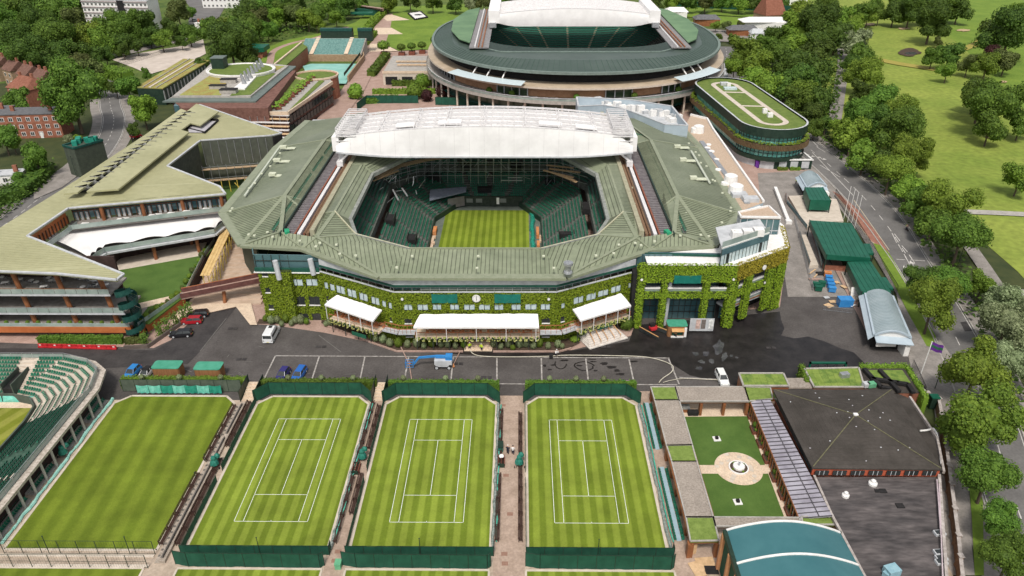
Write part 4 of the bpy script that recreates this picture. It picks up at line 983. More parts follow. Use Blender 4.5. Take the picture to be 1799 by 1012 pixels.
# vomitories: dark stair wells with parapets
for (px,py,z_,rz) in [(1152/1,0,0,0)]: pass
for (x,y,z_,w_,l_) in [(-33,176,6.4,2,4),(-27,170.5,3.5,2,3.5),(17.6,182,7.2,2.2,5),(12,172,4,3.6,1.8),(-10,203.3,3.9,4,1.6),(-25,207,6,4,2),(9,205,5.5,3,2.2),(-15.5,210,8.4,3,2.5),(-1,210,8.4,3,2.5)]:
	part(MB().box(x-w_/2,y-l_/2,z_-1,x+w_/2,y+l_/2,z_+.55), 'stair_well', DARK)
	part(MB().box(x-w_/2-.15,y-l_/2,z_,x-w_/2,y+l_/2,z_+1.1).box(x+w_/2,y-l_/2,z_,x+w_/2+.15,y+l_/2,z_+1.1), 'parapet', mat('black_green_wall', (0,0,0)))
# scaffolding at the far end
sc = MB(); rr = random.Random(12)
xs_ = [-36+i*2.2 for i in range(25)]
for x in xs_:
	for y, zt in ((203,15.5),(206.5,15.8),(210,16)):
		zb = 4+(y-200)*.55
		if abs(x+9) > 20: y -= (abs(x+9)-20)*.85
		sc.beam((x,y,zb),(x,y,zt),.09,.09)
for z_ in (8,10,12,14):
	for y in (203,206.5):
		sc.beam((-29,y,z_),(11,y,z_),.09,.09)
		for s in (-1,1): sc.beam((-9+s*20,y,z_),(-9+s*28,y-6.5,z_),.09,.09)
for _ in range(70):
	x = rr.uniform(-36,18); y = 203-max(0,abs(x+9)-20)*.85+rr.uniform(0,6); z_ = rr.uniform(6,14)
	sc.beam((x,y,z_),(x+rr.uniform(-2.5,2.5),y+rr.uniform(-1,1),z_+rr.uniform(-2.5,2.5)),.09,.09)
for _ in range(22):
	x = rr.uniform(-38,-27); y = rr.uniform(186,196); z_ = rr.uniform(8,13)
	sc.beam((x,y,z_),(x+rr.uniform(-2.5,2.5),y+rr.uniform(-2,2),z_+rr.uniform(-2,2)),.09,.09)
sf = empty('scaffolding', (-9,205,0), label='tall steel pole scaffolding with timber decks over the far stand seats', cat='scaffolding')
o = sc.build('scaffold_poles', STEEL, sf, kind='stuff'); o.location = (9,-205,0)
for (a,b,w_) in [((660,313,13.5),(700,292,13.5),2.2),((700,292,13.5),(745,282,13.5),2.0),((745,282,13.5),(790,276,13.5),1.6),((655,318,13.2),(700,300,13.2),.8),((960,290,12.5),(1008,295,12.5),1.1),((965,296,12),(1020,303,12),1.3),((955,299,11.6),(1008,312,11.6),1.1),((970,303,11.4),(1010,317,11.4),1.0),((990,310,11.2),(1014,320,11.2),1.2)]:
	for k in range(3 if w_ > 1.5 else 2):
		A = Vector(G(*a)); B = Vector(G(*b)); d = (B-A).normalized(); nn = Vector((-d.y,d.x,0)); s = (k-.8)*w_/2.6
		o = MB().beam(A+nn*s+Vector((0,0,k*.06)),B+nn*s+Vector((0,0,k*.06)),w_/2.8,.08).build('timber_board', PLANKM, sf); o.location = (9,-205,0)
for (a,b) in [((880,317,10.5),(918,317,10.5)),((892,312,10.8),(918,312,10.8)),((690,333,9),(700,352,7.5)),((706,330,9),(716,345,7.8))]:
	o = MB().beam(G(*a),G(*b),.45,.1).build('alloy_board', STEEL, sf); o.location = (9,-205,0)
# ================================================================ ivy front, terraces, wings
def on_wall(px, py, A, B):
	d = _f*FOC + _r*(px-IMG_W/2) - _u*(py-IMG_H/2)
	e = Vector((B[0]-A[0],B[1]-A[1],0)); L = e.length; e /= L; n = Vector((-e.y,e.x,0))
	t = Vector((A[0],A[1],0)).dot(n)/d.dot(n); p = d*t
	return (p-Vector((A[0],A[1],0))).dot(e), CAMZ+d.z*t
def ivy(mb, A, B, z0, z1, holes, dens, s, rr, depth=.22):
	"""leaf cover on the outer (camera) side of a wall, leaving the holes free"""
	A = Vector((A[0],A[1],0)); B = Vector((B[0],B[1],0)); e = B-A; L = e.length; e /= L; n = Vector((e.y,-e.x,0))
	for _ in range(int(L*(z1-z0)*dens)):
		u = rr.uniform(0,L); z = rr.uniform(z0,z1)
		if any(h[0]-.02 < u < h[2]+.02 and h[1] < z < h[3] for h in holes): continue
		q = noise.noise(Vector((u*.5+A.x,z*.5,0)))*.12
		p = A+e*u+n*(.05+abs(rr.gauss(0,depth*.5))+max(0,q))+Vector((0,0,z))
		leaf_quad(mb, p, (n+Vector((rr.gauss(0,.45),rr.gauss(0,.45),rr.gauss(.35,.4)))).normalized(), s*rr.uniform(.6,1.35), rr)
def pt_on(A, B, u, z, out=0.0):
	e = Vector((B[0]-A[0],B[1]-A[1],0)).normalized(); n = Vector((e.y,-e.x,0)); p = Vector((A[0],A[1],z))+e*u+n*out; return p
FR = [(-54.4,137.3),(-41.3,137.0),(-24.7,128.4),(7.4,128.6),(24.0,137.2)]
rr = random.Random(21)
wz3 = lambda r: [(430+r[0]/5,440+r[1]/5),(430+r[2]/5,440+r[3]/5)]
wz5 = lambda r: [(600+r[0]/3,337+r[1]/3),(600+r[2]/3,337+r[3]/3)]
WINS = {0:[(wz3(r),'b') for r in [(405,250,515,308),(537,248,645,308)]]+[(wz3(r),'d') for r in [(432,402,535,476),(560,402,665,476)]]+[(wz3(r),'s') for r in [(150,185,207,225),(178,325,230,367),(210,473,258,513)]]+[(wz3((460,552,570,620)),'d'),(wz3((590,552,680,636)),'door')],
1:[(wz3(r),'b') for r in [(700,278,737,332),(750,295,795,350),(805,312,885,376),(903,342,985,408),(1007,374,1085,438),(1113,410,1187,472),(1207,439,1245,493),(1265,457,1297,508)]]+[(wz3(r),'d') for r in [(720,395,745,440),(1278,585,1300,620)]],
2:[(wz5(r),'b') for r in [(328,592,375,622),(400,592,457,622),(480,592,527,620),(572,592,620,620),(645,592,703,621),(723,592,783,621),(806,592,853,621),(896,592,945,621),(968,590,1028,620),(1050,590,1098,620)]]+[(wz5(r),'d') for r in [(332,668,372,692),(1057,665,1097,690),(340,745,380,762),(1057,745,1095,762)]],
3:[(wz5(r),'b') for r in [(1157,585,1175,612),(1223,552,1272,586),(1290,535,1338,568),(1352,517,1403,548),(1420,495,1468,528),(1512,477,1533,503)]]+[(wz5((1155,655,1172,682)),'d')]}
ivl = MB(); ivb = MB(); FZ = 12.0
backing = MB(); frame_m = mat('dark_window_frame', (.03,.035,.03), (.05,.055,.05), rough=.5)
for i in range(4):
	A, B = FR[i], FR[i+1]; L = (Vector(B)-Vector(A)).length; holes = []
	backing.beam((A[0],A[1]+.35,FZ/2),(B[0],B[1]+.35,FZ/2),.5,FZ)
	for (c, t) in WINS[i]:
		u0, z1 = on_wall(c[0][0], c[0][1], A, B); u1, z0 = on_wall(c[1][0], c[1][1], A, B)
		um = (u0+u1)/2; u_, zt = on_wall((c[0][0]+c[1][0])/2, c[0][1], A, B); u_, zb = on_wall((c[0][0]+c[1][0])/2, c[1][1], A, B)
		z1, z0 = zt, max(zb,.1); holes.append((u0,z0,u1,z1))
		w = MB(); P = [pt_on(A,B,u0,z0,.06),pt_on(A,B,u1,z0,.06),pt_on(A,B,u1,z1,.06),pt_on(A,B,u0,z1,.06)]
		fr = MB()
		for a, b in zip(P, P[1:]+P[:1]): fr.beam(a, b, .1, .1)
		if u1-u0 > 1.6:
			for q in ((1/2,) if t == 'd' else (1/2,)): fr.beam(pt_on(A,B,u0+(u1-u0)*q,z0,.07),pt_on(A,B,u0+(u1-u0)*q,z1,.07),.12,.1)
		if t in ('d','s'):
			fr2 = MB().beam(pt_on(A,B,u0-.05,z0-.05,.15),pt_on(A,B,u1+.05,z0-.05,.15),.25,.18)
		o = part(w.poly(P), 'window', GLASSL if t == 'b' else GLASSD)
		f_ = part(fr, 'window_frame', frame_m, o) ;
		if t in ('d','s'): part(fr2, 'window_sill', WHITE, o)
	ivy(ivl, A, B, .1, FZ, holes, 42, .3, rr, .16)
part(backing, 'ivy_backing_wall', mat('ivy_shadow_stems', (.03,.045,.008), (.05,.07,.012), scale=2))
# pier projecting on the left
for (px0,py0) in [(506,470)]:
	u, z = on_wall(508, 500, FR[0], FR[1]); p = pt_on(FR[0],FR[1],u,0)
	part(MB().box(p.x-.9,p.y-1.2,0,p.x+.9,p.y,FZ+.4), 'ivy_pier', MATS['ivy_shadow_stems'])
	ivy(ivl, (p.x-.9,p.y-1.2), (p.x+.9,p.y-1.2), .1, FZ+.4, [], 40, .3, rr, .16)
	e = MB();
	ivy(ivl, (p.x+.9,p.y-1.2), (p.x+.9,p.y), .1, FZ+.4, [], 40, .3, rr, .16); ivy(ivl, (p.x-.9,p.y), (p.x-.9,p.y-1.2), .1, FZ+.4, [], 40, .3, rr, .16)
# west flank
ivy(ivl, (-55.5,152), (-54.4,137.3), .1, 11.5, [], 14, .45, rr); part(MB().wall([(-55.2,152),(-54.1,137.5)],0,11.5,.5), 'ivy_backing_wall', MATS['ivy_shadow_stems'])
part(ivl, 'ivy', IVYM, kind='stuff')
# gallery above the ivy: white fascia, green band, glazed gap
def band(line, z0, z1, out, m, name, t=.3):
	mb = MB()
	for A, B in zip(line[:-1], line[1:]): mb.beam(pt_on(A,B,-.05,(z0+z1)/2,out), pt_on(A,B,(Vector(B)-Vector(A)).length+.05,(z0+z1)/2,out), t, z1-z0)
	return part(mb, name, m)
FM = FR[1:]
band(FM, 13.55, 14.85, -.1, GREYW, 'white_fascia'); band(FM, 13.15, 13.5, .1, mat('deep_green_band', (.008,.06,.04), (.015,.09,.06)), 'green_band')
band(FM, FZ+.1, 13.1, -1.2, GLASS, 'gallery_glazing'); band(FM, FZ-.1, FZ+.1, .1, GREYW, 'ledge');
rl_ = MB()
for A, B in zip(FM[:-1], FM[1:]):
	L = (Vector(B)-Vector(A)).length; rl_.beam(pt_on(A,B,0,FZ+1.0,.1),pt_on(A,B,L,FZ+1.0,.1),.07,.07)
	for k in range(int(L/1.8)+1): rl_.beam(pt_on(A,B,k*1.8,FZ,.1),pt_on(A,B,k*1.8,FZ+1.0,.1),.07,.07)
part(rl_, 'gallery_railing', STEEL)
band(FM, 12.0, 15.0, -2.2, DKGREEN, 'inner_wall')
# left wing glazing under the eaves
LW = [(-57.5,146),(-54.6,137.6),(-41.3,137.2)]
part(MB().beam((-58.5,147,13.6),(-55.2,138.4,13.6),.2,3.2).beam((-55.2,138.4,13.6),(-41.3,138.0,13.6),.2,3.2), 'corner_glazing', GLASS)
gm = MB()
for k in range(9): x = -55+k*1.75; gm.beam((x,138.1,12.1),(x,138.1,15.2),.1,.1)
gm.beam((-55,138.1,13.9),(-41.3,137.85,13.9),.1,.12); part(gm, 'glazing_bars', frame_m)
part(MB().beam((-55,137.2,12.2),(-41.5,137,12.2),.5,.9), 'green_spandrel', MATS['deep_green_band']); part(MB().beam((-55.2,137.1,11.75),(-41.4,136.85,11.75),.7,.18), 'white_ledge', WHITE)
for (x,y) in [(-49.6,135.6),(-42.6,136.4)]: part(MB().tube((x,y,10.8 if x < -45 else 11.5),(x-.4,y+.3,15),.55,n=12), 'silver_column', GREYW)
# hung green panels, clock, lamps
def wall_panel(c, A, B, name, m, out=.35):
	u0, _ = on_wall(c[0],c[1],A,B); u1, _ = on_wall(c[2],c[3],A,B); um, zt = on_wall((c[0]+c[2])/2,c[1],A,B); um, zb = on_wall((c[0]+c[2])/2,c[3],A,B)
	n = 10; vs = []
	for k in range(n+1):
		u = u0+(u1-u0)*k/n; vs += [pt_on(A,B,u,zb,out+.06*math.sin(k*1.9)), pt_on(A,B,u,zt-.12*math.sin(math.pi*k/n),out)]
	return part(MB().add(vs, [(2*k,2*k+2,2*k+3,2*k+1) for k in range(n)]), name, m)
tealh = mat('teal_green_canvas', (.006,.13,.1), (.01,.17,.13), rough=.6, scale=.8)
wall_panel((758,515,804,531), FR[2], FR[3], 'green_hung_cover', tealh); wall_panel((868.5,515,914.5,531), FR[2], FR[3], 'green_hung_cover', tealh)
def disc_on(px, py, A, B, r, name, m, out, face=None):
	u, z = on_wall(px,py,A,B); a = pt_on(A,B,u,z,out); b = pt_on(A,B,u,z,out+.12); o = part(MB().tube(a,b,r,n=20), name, m)
	return a, b, o
a, b, ck = disc_on(837, 522.5, FR[2], FR[3], .82, 'clock', WHITE, .4)
h = MB().beam(b+Vector((0,-.03,0)),b+Vector((0,-.03,.55)),.09,.04).beam(b+Vector((0,-.03,0)),b+Vector((.1,-.03,-.42)),.1,.04)
for k in range(12):
	t = k*math.pi/6; h.beam(b+Vector((math.sin(t)*.6,-.02,math.cos(t)*.6)),b+Vector((math.sin(t)*.72,-.02,math.cos(t)*.72)),.06,.03)
part(h, 'clock_hands', DARK, ck)
for (px,py,i) in [(707,523.7,2),(964,523.7,2)]: disc_on(px,py,FR[i],FR[i+1],.28,'wall_lamp',WHITE,.4)
# ---- first floor terraces
def terrace(line, zf, label_prefix, fl=STONE):
	pass
TZ = 3.6
TERR = [('left',[(-39.3,131.9),(-28.2,126.6)],[(-37.2,135.6),(-26.6,130)]),('centre',[(-20.6,124.9),(4.1,125.1)],[(-20.6,128.9),(4.1,129.1)]),('right',[(11.9,127.6),(23.2,133.3)],[(9.8,130.6),(21.0,136.4)])]
for nm_, fr_, bk_ in TERR:
	A, B = fr_; C, D = bk_
	part(MB().slab([(A[0],A[1],TZ),(B[0],B[1],TZ),(D[0],D[1],TZ),(C[0],C[1],TZ)], .45), 'terrace_floor', STONE)
	L = (Vector(B)-Vector(A)).length; r_ = MB()
	r_.beam(pt_on(A,B,0,TZ+1.1),pt_on(A,B,L,TZ+1.1),.12,.1)
	for k in range(int(L/2.1)+1): r_.beam(pt_on(A,B,k*2.1,TZ),pt_on(A,B,k*2.1,TZ+1.1),.07,.07)
	part(r_, 'timber_handrail', mat('orange_handrail', (.34,.11,.05), (.45,.17,.08)))
	n = int(L/1.05)
	fb = MB(); fl_ = MB()
	for k in range(n):
		p = pt_on(A,B,(k+.5)*L/n,TZ-.1,.25); fb.cbox(p.x,p.y,TZ-.35,.75,.35,.4,0)
		for q in range(14): leaf_quad(fl_, (p.x+rr.uniform(-.32,.32),p.y-.15+rr.uniform(-.15,.12),TZ+rr.uniform(-.75,.25)), (rr.uniform(-.4,.4),-1,.6), .3, rr)
	part(fb, 'flower_boxes', DKGREEN, kind='stuff'); part(fl_, 'trailing_flowers', leafmat('cream_flower_leaves', (.2,.24,.04), (.55,.52,.2)), kind='stuff')
	ps = MB()
	for k in range(0, int(L/3.2)+1):
		p = pt_on(A,B,min(L-.2,k*3.2+.2),0,-.4); ps.beam((p.x,p.y,0),(p.x,p.y,TZ-.4),.14,.14)
	part(ps, 'terrace_posts', frame_m)
	# brown tables with chairs
	nt_ = {'left':6,'centre':11,'right':5}[nm_]
	for k in range(nt_):
		if nm_ == 'centre': u = [3.0,4.2,5.4,6.6,8.2,10.2,12.2,15.2,17.4,19.9,22.3][k]
		else: u = L*(k+.6)/nt_
		p = pt_on(A,B,u,TZ,-1.7-.3*(k%2))
		t_ = empty('terrace_table_set', p, rz=math.atan2(B[1]-A[1],B[0]-A[0]), label=ordi(k)+' brown timber table set from the left on the '+nm_+' first floor terrace', cat='table and chairs', group='timber table sets on the ivy terraces')
		tm_ = mat('orange_brown_teak', (.36,.13,.05), (.46,.19,.09)); MB().cbox(0,0,.7,1.0,.9,.06).tube((0,0,0),(0,0,.7),.06).build('table_top', tm_, t_)
		for sx in (-.75,.75): MB().cbox(sx,0,0,.5,.5,.45).cbox(sx+(.22 if sx > 0 else -.22),0,.45,.08,.5,.5).build('chair', tm_, t_)
# awnings
def awning(nm_, pts_back, pts_front, z0, z1, label):
	A, B = [Vector(G(*p,z1)) for p in pts_back]; C, D = [Vector(G(*p,z0)) for p in pts_front]
	c = (A+B+C+D)/4; r = empty('awning', (c.x,c.y,TZ), label=label, cat='awning'); o0 = Vector((c.x,c.y,TZ))
	n = 24; vs = []; R_ = random.Random(len(label))
	for k in range(n+1):
		a = A.lerp(B,k/n)-o0; d = C.lerp(D,k/n)-o0
		vs += [a+Vector((0,rr.uniform(-.12,.12),0)), a.lerp(d,.5)+Vector((0,0,.12)), d, d+Vector((0,.02,-.35))]
	m_ = MB().add(vs, [(4*k+j,4*(k+1)+j,4*(k+1)+j+1,4*k+j+1) for k in range(n) for j in range(3)])
	m_.add([vs[0],vs[1],vs[2],vs[3],vs[0]+Vector((0,0,-.3))],[(0,1,2,3,4)]); m_.add([vs[-4],vs[-3],vs[-2],vs[-1],vs[-4]+Vector((0,0,-.3))],[(4,3,2,1,0)])
	m_.build('white_canopy', TENS_W, r)
	ps = MB(); nn = 5 if n else 3
	for k in range(5):
		q = (C.lerp(D,(k+.1)/4.2)-o0); ps.beam((q.x,q.y,0),(q.x,q.y,q.z-.1),.12,.12)
	ps.build('canopy_posts', WSTEEL, r)
awning('c', [(738,552),(945,551)], [(726,575),(947,575)], 6.9, 8.2, 'long white awning over the central first floor terrace')
awning('l', [(592,518),(671,544)], [(570,535),(655,564)], 6.9, 8.2, 'white awning over the left first floor terrace')
awning('r', [(1006,543),(1091,515)], [(1020,563),(1109,537)], 6.9, 8.2, 'white awning over the right first floor terrace')
# bridges linking terraces
for (a, b) in [((-27.4,128.2),(-20.8,126.9)),((4.2,127),(12.2,129.4))]:
	mid = ((-24.2,126.9) if a[0] < 0 else (8.6,127.1)); w_ = MB(); h_ = MB()
	for p, q in ((a,mid),(mid,b)):
		w_.beam((p[0],p[1],TZ-.1),(q[0],q[1],TZ-.1),1.5,.35)
		for s in (-.75,.75):
			h_.beam((p[0],p[1]+s,TZ+1.05),(q[0],q[1]+s,TZ+1.05),.12,.1)
			for k in range(4): t = k/4; h_.beam((p[0]+(q[0]-p[0])*t,p[1]+(q[1]-p[1])*t+s,TZ),(p[0]+(q[0]-p[0])*t,p[1]+(q[1]-p[1])*t+s,TZ+1.05),.06,.06)
	part(w_, 'link_walkway', GREYW); part(h_, 'timber_handrail', MATS['orange_handrail'])
part(MB().box(-11.9,124.7,2.2,-5.3,126,2.9) if 0 else MB().beam((-34.2,128.9,2.0),(-31.0,127.3,2.0),.1,.9), 'green_name_board', mat('board_green', (.01,.09,.05), (.015,.11,.06)))
part(MB().beam((16.2,129.6,TZ-.8),(19.2,131.2,TZ-.8),.1,.8), 'green_name_board', MATS['board_green'])
# planting bed with topiary
sheet('planting_bed', [(-42.5,136.8),(-42.2,135.2),(-38.8,133.5),(-30.7,128.5),(-24.6,125.1),(-11.2,125.1),(-11.2,128),(-24.4,128),(-40.4,136.6)], SOIL, z=.27)
sheet('planting_bed', [(-5.2,125.1),(8.2,125.2),(10.4,126.3),(12.6,128.2),(11,130),(7.3,128.5),(-5.2,128)], SOIL, z=.27)
sheet('planting_bed', [(-56,137),(-56,135.2),(-46.4,135.5),(-46.4,137)], SOIL, z=.27)
ke = MB().path([(-42.2,135.0,.24),(-38.8,133.3,.24),(-30.7,128.3,.24),(-24.6,124.9,.24),(-11.2,124.9,.24)], .3, .3).path([(-5.2,124.9,.24),(8.2,125,.24),(10.6,126.2,.24)], .3, .3); ke.build('kerb', PINK, kind='structure')
tops = [(652,590,1.0),(661,594,1.1),(673,597,1.3),(685,603,1.2),(700,604,1.4),(716,605,1.1),(733,604,1.4),(745,607,.9),(759,604,1.3),(775,605,.9),(787,605,1.1),(800,607,.9),(815,605,1.1),(867,604,1.2),(880,608,.9),(893,605,1.2),(901,610,.8),(913,605,1.3),(925,604,1.2),(937,607,1.1),(947,604,1.3),(963,607,.9),(980,605,1.1),(988,607,.7),
		(467,559,.9),(477,564,1.3),(488,562,1.1),(495,568,.8),(503,561,1.3),(512,567,.8),(519,563,1.1),(529,563,1.4),(539,564,.9),(573,568,.8),(580,566,1.2)]
for i, (px, py, r) in enumerate(tops):
	p = G(px, py+4, .4); rad = .55*r+.12
	bush(p[0], p[1], .3, rad, LEAF_W if i % 4 else LEAF_L, ordi(i) + ' clipped topiary ball from the left in the bed under the ivy terraces' if i < 24 else ordi(i-24)+' clipped topiary ball from the left beside the ivy wall entrance', 'topiary', 'topiary balls below the ivy wall', 'topiary_ball', sq=1.25)
for (px,py) in [(754,605),(767,605),(907,606),(918,606),(929,606)]:
	p = G(px,py,.3); mm = MB().tube((p[0],p[1],.3),(p[0],p[1],1.9),.18,n=8); mm.build('white_bollard', WHITE, label={754:'white post left of the entrance steps, the outer of two',767:'white post left of the entrance steps, the inner of two',907:'white post right of the entrance steps, nearest them',918:'white post right of the entrance steps, middle of three',929:'white post right of the entrance steps, farthest'}[px], cat='post', group='white posts in the topiary bed')
for p in ((13.2,131.0),):
	bush(p[0], p[1], .4, 1.5, LEAF_M, 'large round bush beside the white fanned steps', 'bush'); bush(22.6,133.6,.3,1.6,LEAF_M,'large round bush at the foot of the right terrace','bush'); bush(11.5,129,.2,1.1,LEAF_Y,'low yellow bush left of the white fanned steps','bush', sq=.5)
# stone steps central and fanned steps right
s1 = empty('entrance_steps', (-8.2,126,.2), label='cream stone entrance steps with two flights under the central terrace', cat='steps')
for k in range(5): MB().box(-2.8+.1*k,-1.0+k*.42,0,2.8-.1*k,1.6,.16*(k+1)).build('step', STONE, s1)
for s in (-1,1):
	for k in range(4): MB().cbox(s*(2.4-k*.35),.9+k*.5,.1,.5,.5,1.0+.3*k).build('stepped_pier', mat('terracotta_pier', (.45,.2,.12), (.55,.28,.18)), s1)
s2 = empty('fanned_steps', (17.6,129.4,.2), rz=.47, label='white fanned steps with timber handrails rising to the right terrace', cat='steps')
for k in range(9):
	w_ = 9.2-k*.42; MB().box(-w_/2,-1.8+k*.48,0,w_/2,3.2,.2*(k+1)).build('step', mat('white_step_stone', (.55,.5,.45), (.68,.63,.58), obj='world'), s2)
for k in range(5):
	x = -3.2+k*1.6; MB().beam((x,-1.2,1.0),(x*.85,2.8,2.9),.12,.12).beam((x,-1.2,0),(x,-1.2,1.0),.08,.08).beam((x*.9,1,.8),(x*.9,1,2.0),.08,.08).build('timber_handrail', mat('honey_timber', (.5,.26,.1), (.6,.34,.15)), s2)
s3 = empty('ramp_rails', (27.4,131.3,.2), label='timber topped ramp rails beside the ivy pier', cat='railing')
for (a,b) in [((-2.2,1.5),(1.2,-2.2)),((1.6,1.5),(5.2,-1.0))]:
	MB().beam((a[0],a[1],1.1),(b[0],b[1],.9),.15,.12).build('handrail', MATS['honey_timber'], s3); MB().beam((a[0],a[1],.45),(b[0],b[1],.45),.06,.7).build('glass_panel', GLASSD, s3)
# ---- east wing with ivy piers
E0, E1, E2, E3 = (24.3,134.0), (44.2,134.1), (57.1,142.7), (59.3,153.5)
ez = lambda x, y: (1090+x/5.623, 460+y/5.623)
EZT = 15.0
ivy2 = MB(); ivy3 = MB(); bk2 = MB()
def uz(A, B, x, y): return on_wall(*ez(x,y), A, B)
def pier(A, B, ua, ub, z0, z1, dp=1.3, mb=None):
	a = pt_on(A,B,ua,0); b = pt_on(A,B,ub,0); a2 = pt_on(A,B,ua,0,-dp); b2 = pt_on(A,B,ub,0,-dp)
	bk2.prism([(a.x,a.y),(b.x,b.y),(b2.x,b2.y),(a2.x,a2.y)], z0, z1)
	mb = mb or ivy2
	ivy(mb,(a.x,a.y),(b.x,b.y),z0,z1,[],40,.29,rr,.16); ivy(mb,(b.x,b.y),(b2.x,b2.y),z0,z1,[],40,.29,rr,.16); ivy(mb,(a2.x,a2.y),(a.x,a.y),z0,z1,[],40,.29,rr,.16)
	for _ in range(int((ub-ua)*dp*18)):
		leaf_quad(mb, pt_on(A,B,rr.uniform(ua,ub),z1+.05,-rr.uniform(0,dp)), (rr.gauss(0,.3),rr.gauss(0,.3),1), .4, rr)
u1 = uz(E0,E1,220,400)[0]; u2a, u2b = uz(E0,E1,390,450)[0], uz(E0,E1,440,450)[0]; u3a, u3b = uz(E0,E1,800,450)[0], uz(E0,E1,852,450)[0]; u4 = uz(E0,E1,1040,450)[0]; LE = 19.9
ztop_ = EZT; zr1 = uz(E0,E1,500,203)[1]; zr1b = uz(E0,E1,500,312)[1]; zr2 = uz(E0,E1,500,360)[1]
pier(E0,E1,0,u1,0,ztop_); pier(E0,E1,u2a,u2b,.0,zr1,1.0); pier(E0,E1,u3a,u3b,.9,zr1,1.0); pier(E0,E1,u4,LE,.3,zr1,1.6,ivy2)
pier(E0,E1,u1,LE,zr1,ztop_,.9); pier(E0,E1,u1,u4,zr2,zr1b,.9)
LE2 = (Vector(E2)-Vector(E1)).length
pier(E1,E2,0,.9,0,zr1,1.2); pier(E1,E2,0,LE2,zr1+.3,ztop_,.9,ivy3)
for x0,x1,yy in [(1205,1262,400),(1405,1470,350),(1500,1600,300)]:
	a = uz(E1,E2,x0,yy)[0]; b = uz(E1,E2,x1,yy)[0]; pier(E1,E2,max(a,0),min(b,LE2),1.2 if x0 < 1500 else .2,zr1+.3,.5)
pier(E1,E2,0,LE2,zr2,zr1b,.9)
pier(E2,E3,0,11,zr1,ztop_,.9,ivy3); pier(E2,E3,0,1.2,0,zr1,1.0)
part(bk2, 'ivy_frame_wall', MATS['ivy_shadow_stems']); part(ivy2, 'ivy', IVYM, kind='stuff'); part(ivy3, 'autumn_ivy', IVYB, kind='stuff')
def offs(p, q, d):
	n = pt_on(p,q,0,0,-d)-pt_on(p,q,0,0); return n
def backwall(A, B, d, z0, z1, name, m, nx=6, nz=(5,10)):
	a = pt_on(A,B,0,0,-d); b = pt_on(A,B,(Vector(B)-Vector(A)).length,0,-d)
	part(MB().beam((a.x,a.y,(z0+z1)/2),(b.x,b.y,(z0+z1)/2),.15,z1-z0), name, m)
	g = MB()
	for k in range(nx+1): p = a.lerp(b,k/nx); g.beam((p.x,p.y-.12,z0),(p.x,p.y-.12,z1),.1,.1)
	for z in nz: g.beam((a.x,a.y-.12,z),(b.x,b.y-.12,z),.1,.12)
	part(g, 'glazing_bars', frame_m)
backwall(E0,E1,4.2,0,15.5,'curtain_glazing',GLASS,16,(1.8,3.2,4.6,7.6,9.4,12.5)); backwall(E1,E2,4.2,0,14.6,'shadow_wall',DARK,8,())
for zf, m_ in ((zr1b-.35,WSTEEL),(4.7,WSTEEL)):
	for A,B,L_ in ((E0,E1,LE),(E1,E2,LE2)):
		a = pt_on(A,B,0,0,-.9); b = pt_on(A,B,L_,0,-.9); c = pt_on(A,B,L_,0,-4.1); d = pt_on(A,B,0,0,-4.1)
		if zf < 6 and A is E0: continue
		part(MB().slab([(a.x,a.y,zf),(b.x,b.y,zf),(c.x,c.y,zf),(d.x,d.y,zf)],.5), 'floor_slab', GREYW)
		part(MB().beam((a.x,a.y,zf+.6),(b.x,b.y,zf+.6),.08,.9), 'balcony_glass', BALUS); part(MB().beam((a.x,a.y-.05,zf+1.15),(b.x,b.y-.05,zf+1.15),.45,.32), 'balcony_rail', WHITE)
		part(MB().beam((a.x,a.y-.12,zf+.05),(b.x,b.y-.12,zf+.05),.15,.2), 'timber_trim', COLUMN)
part(MB().tube((31,135.5,0),(31.3,135.5,14.9),.45,n=10), 'silver_column', GREYW)
wall_panel((1184.5,482,1230,496.5), E0, E1, 'green_hung_cover', tealh, .4)
disc_on(1340,468.5,E1,E2,.55,'clock',WHITE,.4);
for (px,py,A,B) in [(1127,490,E0,E1),(1288,489.5,E0,E1),(1341,495.5,E1,E2)]: disc_on(px,py,A,B,.26,'wall_lamp',WHITE,.35)
pg = MB().beam((35.6,132.6,1.9),(40.6,132.6,1.9),.15,3.0); part(pg, 'poster_wall', GREYW)
for (x,c) in [(37.3,(.4,.28,.24)),(38.4,(.12,.1,.09)),(40.0,(.5,.5,.48))]: part(MB().box(x-.45,132.45,1.0,x+.45,132.5,3.2), 'poster', mat('poster_%d'%int(x*10), c, tuple(q*1.8 for q in c), scale=1.5, detail=3))
# gap pier
part(MB().box(23.3,134.3,0,24.3,138,13), 'dark_recess', DARK)
# upper storey glazing with terrace
UA, UB, UC = G(1264,466,15.1), G(1346,438,15.1), G(1368,432,15.1)
def up(p, z): return (p[0],p[1],z)
part(MB().slab([up(E1,15.05),up(E2,15.05),up(E3,15.05),(56,170,15.05),(50,160,15.05),(42,142,15.05),(26,139,15.05),(26,134.2,15.05)], .3), 'roof_terrace', WHITE)
part(MB().beam(up(UA,16.9),up(UB,16.9),.2,3.6), 'terrace_glazing', GLASSL); g = MB()
for k in range(14):
	p = Vector(UA).lerp(Vector(UB),k/13); g.beam((p.x,p.y-.14,15.1),(p.x,p.y-.14,18.7),.1,.1)
g.beam(up((UA[0],UA[1]-.14),17.4),up((UB[0],UB[1]-.14),17.4),.1,.1); part(g, 'glazing_bars', frame_m)
part(MB().beam(up((UA[0],UA[1]-.1),18.0),up((UB[0],UB[1]-.1),18.0),.25,1.3), 'dark_glass_band', GLASS)
for t in (.12,.82):
	p = Vector(UA).lerp(Vector(UB),t); part(MB().beam((p.x-.6,p.y-.25,16.2),(p.x+.6,p.y+.1,16.2),.1,2.2), 'glass_door', GLASSD)
